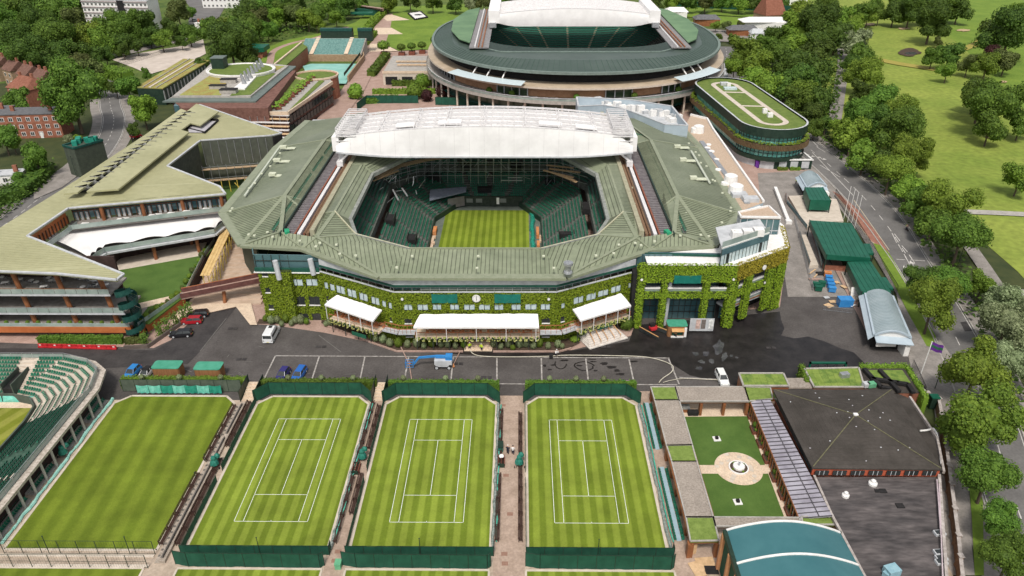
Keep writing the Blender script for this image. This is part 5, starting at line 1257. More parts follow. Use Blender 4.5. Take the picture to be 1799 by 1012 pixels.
part(MB().slab([up(UA,18.9),up(UB,18.9),(UB[0],UB[1]+7,18.9),(UA[0]+1,UA[1]+10,18.9)], .3), 'plant_deck', GREYW)
part(MB().beam(up(UA,19.6),up(UB,19.6),.08,1.4), 'deck_balustrade', BALUS); part(MB().beam(up(UA,18.95),up(UB,18.95),.3,.25), 'white_edge', WHITE)
for k in range(3): part(MB().cbox(UA[0]+4+k*2.4,UA[1]+5+k*.6,18.9,2.0,1.8,1.5).lathe((UA[0]+4+k*2.4,UA[1]+5+k*.6,20.4),[(.5,0),(.5,.15)],12), 'air_handling_unit', WHITE)
part(MB().beam((26,138.6,15.4),(42.5,137.6,15.4),.2,.4), 'green_band', MATS['deep_green_band'])
part(MB().beam((25,139.2,14.2),(42.3,138.6,14.2),.2,2.6), 'upper_glazing', GLASS)
part(MB().beam((42.3,138.4,16),(UA[0],UA[1],16),.2,3.4), 'upper_glazing', GLASS)
# corner glass tower and beige roof
TW = GP([(1302,382),(1371,383),(1350,363),(1297,374)], 19.0)
tw2 = [(p[0],p[1]) for p in TW]
part(MB().prism(tw2, 9, 18.6), 'glass_tower', GLASS); part(MB().slab(TW,.35), 'tower_roof', mat('beige_gravel_roof', (.42,.31,.22), (.52,.4,.3), scale=2, obj='world'));
part(MB().wall(TW, 18.9, 19.35, .35, True), 'white_parapet', WHITE)
g = MB()
for a, b in zip(tw2, tw2[1:]+tw2[:1]):
	for k in range(6):
		t = k/6; x = a[0]+(b[0]-a[0])*t; y = a[1]+(b[1]-a[1])*t; g.beam((x,y-.08,9),(x,y-.08,18.6),.14,.14)
	for z in (11,13.5,16): g.beam((a[0],a[1]-.1,z),(b[0],b[1]-.1,z),.14,.14)
part(g, 'glazing_bars', GREYW)
# east flank roof strip
EF = GP([(1196,236),(1213,203),(1242,210),(1252,228),(1341,356),(1297,372),(1262,330),(1228,270)], 15.5)
part(MB().prism([(p[0],p[1]) for p in EF], 0, 15.4), 'east_flank', PBLUE); part(MB().slab([(p[0],p[1],15.5) for p in EF], .08), 'gravel_roof', MATS['beige_gravel_roof'])
part(MB().path([(p[0],p[1],15.8) for p in EF[1:5]], .5, .6), 'white_parapet', WHITE)
A = Vector(G(1232,248,15.6)); B = Vector(G(1313,358,15.6)); part(MB().beam(A,B,1.3,.3), 'pipe_duct', STEEL)
for (px,py,r_,h_) in [(1243,256,.8,.35),(1250,262,.8,.35),(1259,276,.7,.3),(1245,250,.7,.3),(1262,294,.8,.3),(1274,319,1.0,.6),(1220,228,1.1,1.6),(1227,228,1.5,2.2),(1283,317,1.6,2.3),(1292,334,1.7,2.2)]:
	p = G(px,py+4,15.6); part(MB().lathe((p[0],p[1],15.5),[(r_*1.1,0),(r_,h_*.9),(r_*.7,h_)],14), 'white_roof_cowl', WHITE)
for (px,py) in [(1298,344),(1318,352)]:
	p = G(px,py,15.6); part(MB().cbox(p[0],p[1],15.5,3.6,2.4,.9), 'roof_plant_box', GREYW)
# plant enclosure
PE = GP([(1013,172),(1040,173),(1110,177),(1180,188),(1208,222),(1168,220),(1130,205),(1095,192),(1060,186),(1016,188)], 19.0)
pe2 = [(p[0],p[1]) for p in PE]; part(MB().prism(pe2, 10, 16.6), 'plant_deck', GREYW); part(MB().wall(pe2, 12, 19.2, .35, True), 'blue_grey_screen_wall', PBLUE); part(MB().wall(pe2, 19.2, 19.4, .5, True), 'screen_coping', GREYW)
rq = random.Random(5)
for k in range(30):
	t = k/29; p = Vector(G(1050,180,17.0)).lerp(Vector(G(1190,212,17.0)), t); q = p+Vector((rq.uniform(-1,1),rq.uniform(-2.5,2.5)+2.2*math.sin(t*3.1),0))
	part(MB().cbox(q.x,q.y,16.6,rq.uniform(1.2,2.4),rq.uniform(1,1.8),rq.uniform(.8,2.2),.4), 'white_air_unit', WHITE if k % 3 else GREYW)
# base body under the roof so that no gap shows
part(MB().wall([(-66,160),(-66.5,208),(-55,230),(37,230),(48.5,212),(48.5,158)],0,15,.4), 'perimeter_wall', mat('brown_grey_wall', (.1,.08,.07), (.15,.12,.1)))
part(MB().wall([(-66,160),(-57.5,147),(-55.2,152)],0,15,.4), 'perimeter_wall', DKGREEN)
# north annex roof (left)
NA = GP([(520,235),(545,212),(600,206),(640,196),(612,232),(585,240)], 12);
part(MB().slab(NA,.5), 'annex_roof', OLIVED); part(MB().prism([(p[0],p[1]) for p in NA],0,11.4), 'annex_wall', GREYW)
NB_ = GP([(505,250),(522,232),(560,228),(545,250)], 11); part(MB().slab(NB_,.4), 'annex_roof', MATS['beige_gravel_roof']); part(MB().wall(NB_,11,11.5,.3,True),'white_parapet',WHITE)
p = G(560,222,12); part(MB().cbox(p[0],p[1],12,4,3,1.8), 'roof_plant_box', GREYW)
# ================================================================ curved stand bottom left
def thing(label, cat, name, c=(0,0,0)):
	return empty(name, c, label=label, cat=cat)
class T:
	"""collects parts of one thing, all given in world coordinates"""
	def __init__(s, name, label, cat, c, group=None):
		s.r = empty(name, c, label=label, cat=cat, group=group); s.o = Vector((-c[0],-c[1],-c[2]))
	def p(s, mb, name, m, parent=None, **k):
		o = mb.build(name, m, parent or s.r, **k)
		if parent is None: o.location = s.o
		return o
bw = T('curved_stand', 'open concrete stand with curved rows of green seats in the bottom left corner', 'grandstand', (-85,95,0))
inner0 = [(-112,101.5),(-91.5,101.5),(-88.6,100.6),(-87.0,98.5),(-86.6,96),(-86.6,60)]
def ringl(k):   # outward offset of the inner wall line
	return [(-120,108.6+.72*k),(-92+.55*k,108.6+.72*k),(-88.2+.7*k,107.6+.65*k),(-86.0+.79*k,105.2+.62*k),(-85.3+k*.86,101+.5*k),(-85.3+k*.86,60)]
tb = MB(); tb2 = MB(); sb = MB(); k = 0; z = 1.3
for i in range(9):
	a = ringl(k); b = ringl(k+1.2)
	for j in range(5):
		(tb2 if j == 4 else tb).add([(a[j][0],a[j][1],z),(a[j+1][0],a[j+1][1],z),(b[j+1][0],b[j+1][1],z),(b[j][0],b[j][1],z),(a[j][0],a[j][1],z-.5),(a[j+1][0],a[j+1][1],z-.5)],[(0,1,2,3),(4,5,1,0)])
		if True:
			A = Vector(a[j]).lerp(Vector(b[j]),.6); B = Vector(a[j+1]).lerp(Vector(b[j+1]),.6); L = (B-A).length; d = (B-A).normalized()
			ais = [] if j in (1,2,3) else ([26.6,27.4,28.2] if j == 0 else [11.6+i*.15,12.3+i*.15,24,24.8])
			seat_line(sb, A, B, z, sp=.56, sz=.46, aisle=ais, face=Vector((d.y,-d.x,0)))
	k += 1.2; z += .31
bw.p(tb, 'concrete_terraces', CONCB); bw.p(tb2, 'green_side_terraces', mat('dark_green_tread', (.025,.07,.045), (.06,.11,.08), scale=1.5, obj='world')); bw.p(sb, 'green_seats', SEATG, kind='stuff')
bw.p(MB().wall(ringl(-.3), 0, 1.9, .3), 'front_wall', mat('grey_green_wall', (.06,.075,.06), (.09,.11,.085)))
o_ = ringl(k); o2 = ringl(k+1.3); w = MB()
for j in range(5): w.slab([(o_[j][0],o_[j][1],z+.1),(o_[j+1][0],o_[j+1][1],z+.1),(o2[j+1][0],o2[j+1][1],z+.1),(o2[j][0],o2[j][1],z+.1)],.5)
bw.p(w, 'rim_walkway', mat('rough_pale_concrete', (.33,.28,.23), (.6,.53,.46), scale=2.2, detail=8, obj='world'))
rl2 = MB(); gl2 = MB()
for j in range(5):
	A = Vector((*o_[j],z+.1)); B = Vector((*o_[j+1],z+.1)); L = (B-A).length; up_ = Vector((0,0,1.15)); rl2.beam(A+up_,B+up_,.09,.09); rl2.beam(A+up_*.5,B+up_*.5,.05,.05)
	n = max(1,int(L/1.9))
	for q in range(n+1): rl2.beam(A.lerp(B,q/n),A.lerp(B,q/n)+up_,.08,.08)
	gl2.beam(A+up_*.45,B+up_*.45,.03,.8)
bw.p(rl2, 'steel_railing', STEEL); bw.p(gl2, 'railing_glass', BALUS)
ps0 = None
for i in range(13):
	y = 106.2-i*3.0
	for (x,yy) in ((o2[4][0]-.1,y),):
		m_ = MB().tube((0,0,0),(-.1,0,z-.3),.22,n=8)
		ps0 = ps0 or bw.p(m_, 'concrete_post', CONC);
		o = ps0 if i == 0 else mesh_obj('concrete_post', ps0.data, bw.r); o.location = Vector((x,yy,0))+bw.o if i else ps0.location
		if i == 0: ps0.location = Vector((x,106.2,0))+bw.o
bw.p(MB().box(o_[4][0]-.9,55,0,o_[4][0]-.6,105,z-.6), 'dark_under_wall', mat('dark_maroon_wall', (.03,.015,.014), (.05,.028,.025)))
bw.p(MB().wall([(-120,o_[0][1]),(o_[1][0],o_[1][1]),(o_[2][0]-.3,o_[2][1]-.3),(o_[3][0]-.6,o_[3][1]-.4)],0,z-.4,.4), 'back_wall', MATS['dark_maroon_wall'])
bw.p(MB().box(-93.6,108.5,.8,-91.9,113.6,2.9), 'stair_well', DARK); bw.p(MB().box(-93.8,108.4,1.3,-93.6,114,3.9).box(-91.9,108.4,1.3,-91.7,114,3.9), 'stair_parapet', mat('grey_green_wall', (0,0,0)), kind='stuff')
st_ = MB()
for i in range(9): st_.box(-91.6,108.7+i*.86,1.35+i*.31,-90.5,109.1+i*.86,1.5+i*.31).box(-91.6,109.1+i*.86,1.4+i*.31,-90.5,109.5+i*.86,1.65+i*.31)
bw.p(st_, 'aisle_steps', CONCB, kind='stuff')
st_ = MB()
for (y0,sl) in ((84,.0),(72,0)):
	for i in range(9): st_.box(-85.2+i*1.03,y0+i*.15,1.32+i*.31,-84.7+i*1.03,y0+1+i*.15,1.5+i*.31)
bw.p(st_, 'aisle_steps', CONCB, kind='stuff')
cg = empty('tennis_court', (-100,85,0), label='striped grass court inside the curved stand at the left edge', cat='tennis court')
o = MB().poly([(-130,55,.25),(-86.9,55,.25),(-86.9,106.3,.25),(-130,106.3,.25)]).build('grass_surface', stripemat('angled_striped_grass', (.16,.18,.02), (.235,.24,.045), 1.6, ang=math.radians(24)), cg); o.location = (100,-85,0)
o = MB().box(-130,106.3,.2,-86.6,108.2,.28).box(-86.9,55,.2,-86.4,106.3,.28).build('stone_edging', STONE, cg); o.location = (100,-85,0)
tp = T('teal_sheets', 'teal sheets hung below the curved stand seats', 'sheeting', (-95,101.5,0))
for k in range(5):
	x = -103+k*3.0
	tp.p(MB().add([(x,107.9,.3),(x+2.9,107.9,.3),(x+2.8,108.2,1.5),(x+.1,108.2,1.5),(x+1.4,107.8,.9)],[(0,1,4),(1,2,4),(2,3,4),(3,0,4)]), 'teal_sheet', TEAL if k != 1 else MATS['deep_teal_sheet'])
tr_ = MB(); rr = random.Random(2); q0 = None
for k in range(24):
	q = (-86.0+rr.uniform(-.15,.15), 105.5-k*1.9, .5)
	if q0: tr_.tube(q0,q,.3,.35,6)
	q0 = q
tr_.build('rolled_cover', TEAL, label='long roll of teal cover along the inner edge of the curved stand', cat='cover sheet')
# seat blocks along plain court left side
for bi, (y0, y1) in enumerate([(76.5,84.0),(84.9,91.5),(95.2,101.2),(102.2,108.6)]):
	t = T('seat_block', ['nearest','second','third','farthest'][bi]+' block of dark green seats along the left edge of the plain court', 'seating block', (-76,(y0+y1)/2,.2), 'seat blocks by the plain court')
	t.p(MB().box(-78.2,y0,.2,-75.0,y1,.35).box(-78.2,y0,.35,-77.2,y1,.75).box(-77.2,y0,.35,-76.1,y1,.55), 'step_base', CONC)
	m_ = MB()
	for (x,zz) in ((-77.8,.75),(-76.7,.55),(-75.5,.35)): seat_line(m_, (x,y1-.2), (x,y0+.2), zz, sp=.5, sz=.42, face=Vector((1,0,0)))
	t.p(m_, 'green_seats', SEATG, kind='stuff')
tr_ = MB(); q0 = None
for k in range(26):
	q = (-74.4+rr.uniform(-.15,.2), 109-k*1.35, .4)
	if q0: tr_.tube(q0,q,.22+.1*math.sin(k),.25,6)
	q0 = q
tr_.build('rolled_cover', mat('pale_teal_sheet', (.22,.5,.42), (.36,.62,.54), scale=2), label='long pale teal cover rolled along the left edge of the plain court', cat='cover sheet')
screen([(-78.6,109.5),(-78.6,101.5)], 2.2, 'dark side screen behind the farthest seat block of the plain court', m=mat('grey_green_wall',(0,0,0)))
t = T('concrete_hut', 'small flat concrete block at the bottom left corner of the plain court', 'hut', (-77,74,.2)); t.p(MB().box(-79.5,73.4,.2,-75.3,75.4,1.0), 'hut_body', CONC); t.p(MB().box(-79.5,75.4,.2,-75.1,75.6,1.6).box(-75.3,72,.2,-75.1,75.5,1.6), 'dark_panel', mat('grey_green_wall',(0,0,0)))
# ================================================================ Millennium building (angular pale roof, left)
ml = T('angular_building', 'large angular building with pale olive roof, brown columns and glass balconies', 'building', (-100,180,0))
ZR = 15.5
def V(px,py,z=ZR): return G(px,py,z)
mr_ = MB()
quads = [0,0,[(110,332),(120,366),(396,341),(386,328),(294,292)],[(110,332),(294,292),(352,247),(300,210),(262,232)],[(300,210),(352,247),(478,238),(495,234),(385,196),(350,184)]]
quads[0] = [(-130,474),(0,477),(48,415),(120,366),(110,332),(0,400),(-130,480)]; quads[1] = [(0,477),(100,481),(205,492),(217,482),(48,415)]
for q in quads: mr_.slab([V(*p) for p in q], .45)
seamz = []
o = ml.p(mr_, 'metal_roof', MILLR, fix=True);
s = MB()
for q in quads: ribs(s, [V(*p) for p in q], (0,0,0), (1,.12,0), .85, .06, .05)
ml.p(s, 'roof_seams', mat('olive_seam', (.27,.26,.15), (.33,.32,.19)), o, kind='stuff') if s.v else None
s = MB()
for ln in ([(-130,474),(0,477),(100,481),(205,492),(217,482),(48,415),(120,366),(396,341),(386,328),(294,292),(352,247),(478,238),(495,234)],[(495,234),(385,196),(350,184)]): s.path([Vector(V(*p))+Vector((0,0,.05)) for p in ln], .5, .3)
ml.p(s, 'roof_edge_gutter', GREYW)
# raised upper roof blades with plant strip
up1 = [(112,338),(120,343),(345,176),(384,196),(210,332),(152,336)]
ml.p(MB().slab(GP([(112,340),(318,191),(330,196),(136,338)],17.2), .4), 'upper_roof_blade', MILLR)
ml.p(MB().slab(GP([(152,336),(345,182),(384,196),(352,220),(335,216),(318,228),(332,232),(208,332)],17.2), .4), 'upper_roof_blade', MILLR)
ml.p(MB().slab(GP([(130,338),(322,196),(340,200),(160,334)],16.2), .3), 'plant_gallery_floor', DARK)
pq = MB()
for k in range(19):
	a = Vector(G(140,334,16.8)).lerp(Vector(G(334,196,16.8)), (k+.5)/19); pq.cbox(a.x,a.y,16.3,2.2,1.3,.9,.8); pq.beam(a+Vector((-1.6,-.8,.5)),a+Vector((3.0,-1.2,.5)),.12,.12)
ml.p(pq, 'roof_plant_unit', mat('grey_plant', (.12,.12,.11), (.3,.3,.28), scale=1), kind='stuff');
ml.p(MB().slab(GP([(330,226),(346,211),(381,213),(358,232),(332,232)],15.9), .2), 'light_well_floor', mat('lilac_render', (.38,.36,.38), (.46,.44,.46)))
ml.p(MB().wall(GP([(328,226),(349,208),(384,212),(360,234)],15.7), 15.6, 16.2, .2, True), 'light_well_edge', DARK)
# walls: courtyard faces
def face(a, b, z0, z1, name, m, t=.25):
	A = V(*a, ZR) if len(a) == 2 else a; B = V(*b, ZR) if len(b) == 2 else b
	return ml.p(MB().beam((A[0],A[1],(z0+z1)/2),(B[0],B[1],(z0+z1)/2),t,z1-z0), name, m)
def inset(a, b, d):  # shift a wall line away from the camera/into the building
	A = Vector(V(*a)); B = Vector(V(*b)); n = Vector((B.y-A.y,-(B.x-A.x),0)).normalized()
	if n.y > 0: n = -n
	return A-n*d, B-n*d
# upper storey facing the lawn
A, B = inset((120,367),(394,342),2.2); ml.p(MB().beam((A.x,A.y,13.8),(B.x,B.y,13.8),.2,3.4), 'glazed_front', GLASS); fr_ = MB(); wh = MB()
n = 30
for k in range(n+1):
	p = A.lerp(B,k/n); fr_.beam((p.x,p.y-.15,11.4),(p.x,p.y-.15,15.4),.14,.2)
	if k < n and k % 4 != 3: q = A.lerp(B,(k+.5)/n); wh.beam((q.x-.32,q.y-.12,12.6),(q.x+.32,q.y-.12,12.6),.06,2.0)
fr_.beam((A.x,A.y-.2,14.0),(B.x,B.y-.2,14.0),.2,.25); ml.p(fr_, 'window_mullions', mat('rust_frame', (.1,.05,.035), (.15,.08,.05))); ml.p(wh, 'white_blinds', mat('pale_blind', (.4,.4,.39), (.62,.61,.6)), kind='stuff')
A2, B2 = inset((120,367),(394,342),-3.2); B2 = B+(B2-B)*.5; ml.p(MB().slab([(A.x-1,A.y,11.5),(B.x,B.y,11.5),(B2.x,B2.y,11.5),(A2.x-1,A2.y,11.5)][::-1],.4), 'balcony_floor', PAVE, fix=True)
ml.p(MB().beam((A2.x,A2.y,12.1),(B2.x,B2.y,12.1),.06,1.1), 'balcony_glass', BALUS)
for k in range(4):
	p = Vector(A).lerp(B,.2+k*.26)+Vector((0,-1.3,0)); ml.p(MB().tube((p.x,p.y,0),(p.x,p.y,15.2),.45,n=10), 'brown_column', COLUMN)
C, D = Vector(V(120,366)), Vector(V(48,415)); ml.p(MB().beam((C.x-1.2,C.y,13.4),(D.x-1.2,D.y,13.4),.3,3.6), 'terracotta_wall', TERRA)
fr_ = MB()
for k in range(14): p = C.lerp(D,k/13); fr_.beam((p.x-.9,p.y,11.4),(p.x-.9,p.y,13.6),.12,.3)
ml.p(fr_, 'window_mullions', MATS['rust_frame']); ml.p(MB().beam((C.x+1.6,C.y-1,12),(D.x+1.6,D.y,12),.06,1.2), 'balcony_glass', BALUS);
for k in range(8):
	p = A2.lerp(B2,[.08,.3,.33,.5,.54,.62,.72,.85][k])+Vector((0,1.3,0)); t = T('white_table', ordi(k)+' white table from the left on the lawn side balcony of the angular building', 'table', (p.x,p.y,11.5), 'white tables on the lawn side balcony'); t.p(MB().cbox(p.x,p.y,12.2,1.6,.8,.06).tube((p.x,p.y,11.5),(p.x,p.y,12.2),.06), 'table_top', WHITE)
# ground storey under balcony: dark hall, white canopy
E_, F_ = V(150,460,7), V(392,402,7)
tn = T('tensile_canopy', 'long white tensile canopy with scalloped arches over the lawn terrace', 'canopy', (-92,165,8))
bkL = GP([(75,414),(130,404),(220,390),(300,378),(362,366),(380,362),(392,372)], 10.2); frL = GP([(158,452),(170,441),(184,433),(262,420),(330,409),(376,401),(392,388)], 8.6)
n = 24
def lerpl(L, t):
	s = t*(len(L)-1); i = min(int(s), len(L)-2); return Vector(L[i]).lerp(Vector(L[i+1]), s-i)
vs = []
for k in range(n*2+1):
	t = k/(n*2); a = lerpl(bkL,t); b = lerpl(frL,t);
	for j in range(5):
		u = j/4; p = a.lerp(b,u); p.z += .5*math.sin(math.pi*u);
		if j == 4: p.z += .45*abs(math.sin(math.pi*t*7))-.1; p += (a-b).normalized()*(.4*abs(math.sin(math.pi*t*7)))
		vs.append(p)
tn.p(MB().add(vs, [(5*k+j,5*(k+1)+j,5*(k+1)+j+1,5*k+j+1) for k in range(2*n) for j in range(4)]), 'white_membrane', TENS_W, smooth=True)
tn.p(MB().path([lerpl(frL,k/24)+Vector((0,-.3,-1.6)) for k in range(25)], 1.2, .45), 'terrace_edge_slab', GREYW)
tn.p(MB().path([lerpl(frL,k/24)+Vector((0,-.2,-.7)) for k in range(25)], .08, 1.1), 'balustrade_glass', BALUS)
arcs = MB()
for k in range(7):
	a = lerpl(frL,(k+.5)/7.0); arcs.tube((lerpl(frL,k/7)).xyz,(lerpl(frL,k/7)+Vector((0,-.2,-1.2))),.1)
tn.p(arcs, 'canopy_mast', STEEL)
ml.p(MB().slab([tuple(lerpl(frL,t)+Vector((0,.2,-1.5))) for t in (0,.15,.3,.6,.85,1)]+GP([(395,368),(130,404),(75,414)],7.1),.3), 'terrace_deck', PAVE, fix=True)
for k in range(4):
	p = lerpl(frL,.3+k*.2)+Vector((0,.8,0)); ml.p(MB().tube((p.x,p.y,0),(p.x,p.y,6.9),.42,n=10), 'brown_column', COLUMN)
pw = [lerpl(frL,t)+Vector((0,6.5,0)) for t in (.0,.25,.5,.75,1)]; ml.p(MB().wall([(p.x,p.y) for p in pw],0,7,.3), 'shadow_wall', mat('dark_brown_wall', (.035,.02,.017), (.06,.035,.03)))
# lower-left wing balconies facing camera
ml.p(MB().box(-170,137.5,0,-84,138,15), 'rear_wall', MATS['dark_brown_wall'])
for zf, xr_ in ((4.4,-80.6),(8.8,-82.5)):
	ml.p(MB().slab([(-170,130.4,zf+1.4),(xr_,130.4,zf+1.4),(xr_,137.5,zf+1.4),(-170,137.5,zf+1.4)],.4), 'balcony_floor', mat('pale_deck', (.22,.2,.18), (.32,.3,.27), obj='world'))
	ml.p(MB().box(-170,130.2,zf+.95,xr_,130.45,zf+1.4), 'white_slab_edge', GREYW);
	g0 = None
	for k in range(34):
		x = xr_-.05-k*2.2; m_ = MB().box(-1.05,-.03,0,1.05,.03,1.15)
		if g0 is None: g0 = ml.p(m_, 'glass_panel', BALUS); o = g0
		else: o = mesh_obj('glass_panel', g0.data, ml.r)
		o.location = Vector((x-1.1,130.2,zf+1.45))+ml.o
	ml.p(MB().beam((-170,130.2,zf+2.65),(xr_,130.2,zf+2.65),.08,.08), 'handrail', STEEL if zf < 6 else COLUMN)
ml.p(MB().box(-170,129.4,1.5,-79.8,130.2,2.9), 'orange_beam', TERRA); ml.p(MB().slab([(-170,130.2,2.8),(-79.8,130.2,2.8),(-79.8,137.5,2.8),(-170,137.5,2.8)],.4), 'lower_deck', PAVE)
ml.p(MB().box(-170,129.5,2.9,-80,129.62,3.7), 'planter_glass', BALUS)
for k in range(8):
	x = -83.5-k*8.6
	ml.p(MB().tube((x,131.6,2.8),(x-1.6,132.2,15.2),.5,n=10), 'brown_column', COLUMN)
for k in range(22):
	x = -81.5-k*2.2; pl_ = T('balcony_planter', ordi(k)+' planter from the right along the orange beam', 'planter', (x,130.1,2.85), 'planters along the orange beam'); pl_.p(MB().cbox(x,130.1,2.85,1.1,.5,.5), 'white_trough', GREYW)
	b_ = bush(0,0,.3,.45,LEAF_L,'', parent=pl_.r, name='foliage')
rq = random.Random(8)
for k in range(26):
	x = -84-rq.random()*34; y = 131.8+rq.random()*4.6
	t = T('cafe_table', ordi(k)+' white cafe table from the left on the upper open balcony', 'table', (x,y,10.2), 'white cafe tables on the open balcony')
	t.p(MB().tube((x,y,10.9),(x,y,10.95),.55,n=12) if k % 2 else MB().cbox(x,y,10.9,1.4,.8,.05,.3), 'table_top', WHITE); t.p(MB().tube((x,y,10.2),(x,y,10.9),.05), 'pedestal', STEEL)
	for s in (-.8,.8): t.p(MB().cbox(x+s,y,10.6,.42,.42,.05).cbox(x+s*1.25,y,10.6,.05,.42,.42), 'chair', STEEL)
# reorder labels by x done loosely
# spiral escape stair
sp_ = T('spiral_stair', 'dark green spiral escape stair at the right end of the balconies', 'staircase', (-79,129.8,0))
sp_.p(MB().tube((-79,129.8,0),(-79,129.8,12),.18), 'centre_post', DKGREEN); tm2 = MB(); rm = MB(); q0 = None
for k in range(78):
	t = k*.32; z = .15*k; c_, s_ = math.cos(t), math.sin(t); c2, s2_ = math.cos(t+.34), math.sin(t+.34)
	tm2.slab([(-79,129.8,z),(-79+2.0*c_,129.8+2.0*s_,z),(-79+2.0*c2,129.8+2.0*s2_,z)],.1)
	q = (-79+2.0*c_,129.8+2.0*s_,z+.6)
	if q0: rm.add([(q0[0],q0[1],q0[2]-.6),(q[0],q[1],q[2]-.6),(q[0],q[1],q[2]+.5),(q0[0],q0[1],q0[2]+.5)],[(0,1,2,3)])
	q0 = q
gs = mat('stair_green', (.01,.055,.045), (.02,.085,.07), rough=.45); sp_.p(tm2, 'tread', gs, kind='stuff'); sp_.p(rm, 'curved_guard', gs)
# raised lawn terraces
lt = T('raised_lawn', 'raised bright lawn terrace with stone path in front of the white canopy', 'lawn', (-82,150,0))
LW_ = GP([(222,476),(352,449),(372,420),(360,400),(200,440),(150,480),(130,545),(225,540),(300,524),(312,520)], 2.8)
lt.p(MB().slab([(-97,141,2.78),(-83,141,2.78),(-74.4,143.4,2.78),(-76.3,157,2.78),(-76,168,2.78),(-92,166,2.78),(-100,158,2.78)],.3), 'grass', TURF)
lt.p(MB().slab([(-98,158.5,2.8),(-93,155.5,2.8),(-77,161.0,2.8),(-76,166,2.8),(-96,163,2.8)][::-1],.3), 'stone_path', STONE) if 0 else lt.p(MB().slab(GP([(206,475),(352,449),(364,424),(186,452)][::-1],2.84),.2), 'stone_path', CONCB)
lt.p(MB().slab(GP([(225,537),(308,518),(312,524),(226,548)][::-1],2.84),.2), 'stone_path', STONE)
lt.p(MB().slab([(-84.5,131.5,2.74),(-76.8,131.2,2.74),(-73.5,143.6,2.74),(-84,142,2.74)],.3), 'grass', TURF)
lt.p(MB().prism([(-74.2,143.2),(-78.6,129.8),(-79.0,131),(-75.2,144)],0,3.0), 'orange_retaining_beam', TERRA)
lt.p(MB().wall([(-78.4,129.9),(-74.0,143.4),(-76.6,162),(-77.5,178)],2.8,3.7,.08), 'edge_glass', BALUS)
lt.p(MB().wall([(-74.1,143.5),(-76.4,162),(-77.3,178)],0,2.8,.4), 'retaining_wall', MATS['dark_brown_wall'])
for (px,py,s_) in [(275,478,1)]: pass
rq = random.Random(14)
for k in range(16):
	t_ = k/15; p = Vector((-77.9,131.5,2.8)).lerp(Vector((-74.6,143.2,2.8)),t_*2) if t_ < .5 else Vector((-74.7,144,2.8)).lerp(Vector((-76.7,164,2.8)),t_*2-1)
	b_ = bush(p.x-.5,p.y,2.9,rq.uniform(.4,.8),[LEAF_L,LEAF_Y,LEAF_B][k%3],ordi(k)+' potted plant from the near end along the lawn terrace edge','plant','potted plants along the lawn terrace edge','potted_plant')
# lawn further back, retaining, pergola
sheet('courtyard_lawn', GP([(330,345),(440,300),(470,290),(420,350),(396,392),(380,380),(398,345)]), TURF, z=.34)
ml.p(MB().beam(V(294,294),V(352,250),.4,6), 'dark_wall', DKGREEN) if 0 else None
a, b = G(352,249,ZR), G(478,240,ZR); ml.p(MB().beam((a[0],a[1]+1,9),(b[0],b[1]+1,9),.3,12.6), 'dark_green_wall', mat('shadow_green_cladding', (.06,.065,.05), (.09,.1,.075)))
a2 = G(294,293,ZR); ml.p(MB().beam((a2[0]-1,a2[1],9),(a[0]-1,a[1],9),.3,12.6), 'dark_green_wall', mat('shadow_green_cladding', (0,0,0)))
b2 = G(495,235,ZR); ml.p(MB().beam((b[0],b[1]+.3,9),(b2[0],b2[1],9),.3,12.6), 'dark_end_wall', DARK)
fr_ = MB()
for k in range(10):
	t_ = k/9; x = a[0]+(b[0]-a[0])*t_; y = a[1]+(b[1]-a[1])*t_; fr_.beam((x,y+.75,8),(x,y+.75,15),.12,.12)
ml.p(fr_, 'cladding_joint', STEEL)
sf2 = T('courtyard_scaffold', 'scaffold platforms with pale boards and yellow props along the courtyard wall', 'scaffolding', (a[0]+10,a[1]-2,0)); yl = mat('yellow_paint', (.55,.4,.06), (.65,.5,.1))
for zz in (7.4,3.9):
	for j in range(3): sf2.p(MB().beam((a[0]-.5,a[1]-1-j*.5,zz),(b[0]+.5,b[1]-1-j*.5,zz),.42,.1), 'board', PLANKM)
	sf2.p(MB().beam((a[0],a[1]-2.6,zz+1.1),(b[0],b[1]-2.6,zz+1.1),.1,.1).beam((a[0],a[1]-2.6,zz+.5),(b[0],b[1]-2.6,zz+.5),.08,.08), 'guard_rail', STEEL, kind='stuff')
for k in range(10):
	t_ = k/9; x = a[0]+(b[0]-a[0])*t_; y = a[1]+(b[1]-a[1])*t_-2.6; sf2.p(MB().beam((x,y,0),(x,y,3.9),.2,.2), 'yellow_prop', yl); sf2.p(MB().beam((x,y,3.9),(x,y,9),.1,.1), 'upright', STEEL)
for k in (1,4,8): x = a[0]+(b[0]-a[0])*k/9; sf2.p(MB().beam((x,a[1]-2.6,3.8),(x+2.6,a[1]-2.6,.6),.18,.18), 'yellow_brace', yl)
lh = GP([(319,302),(325,289),(355,296),(345,306)],5.0); t = T('glazed_stair_hut', 'small stair enclosure with ribbed grey roof beside the courtyard scaffold', 'hut', (lh[0][0],lh[0][1],0)); t.p(MB().slab(lh,.2), 'ribbed_roof', STEEL); t.p(MB().prism([(p[0],p[1]) for p in lh],0,4.7), 'dark_wall', gs)
for k,(px,py,c) in enumerate([(408,303,0),(418,307,1),(426,310,1),(415,311,1)]):
	p = G(px,py,.4); MB().cbox(p[0],p[1],.35,8-k,1.2,.35,.1).build('stacked_panel', PLANKM if not c else WHITE, label=['pale timber stack on the courtyard lawn','white panel stack nearest the timber on the courtyard lawn','longest white panel stack on the courtyard lawn','small low panel stack on the courtyard lawn'][k], cat='panel stack')
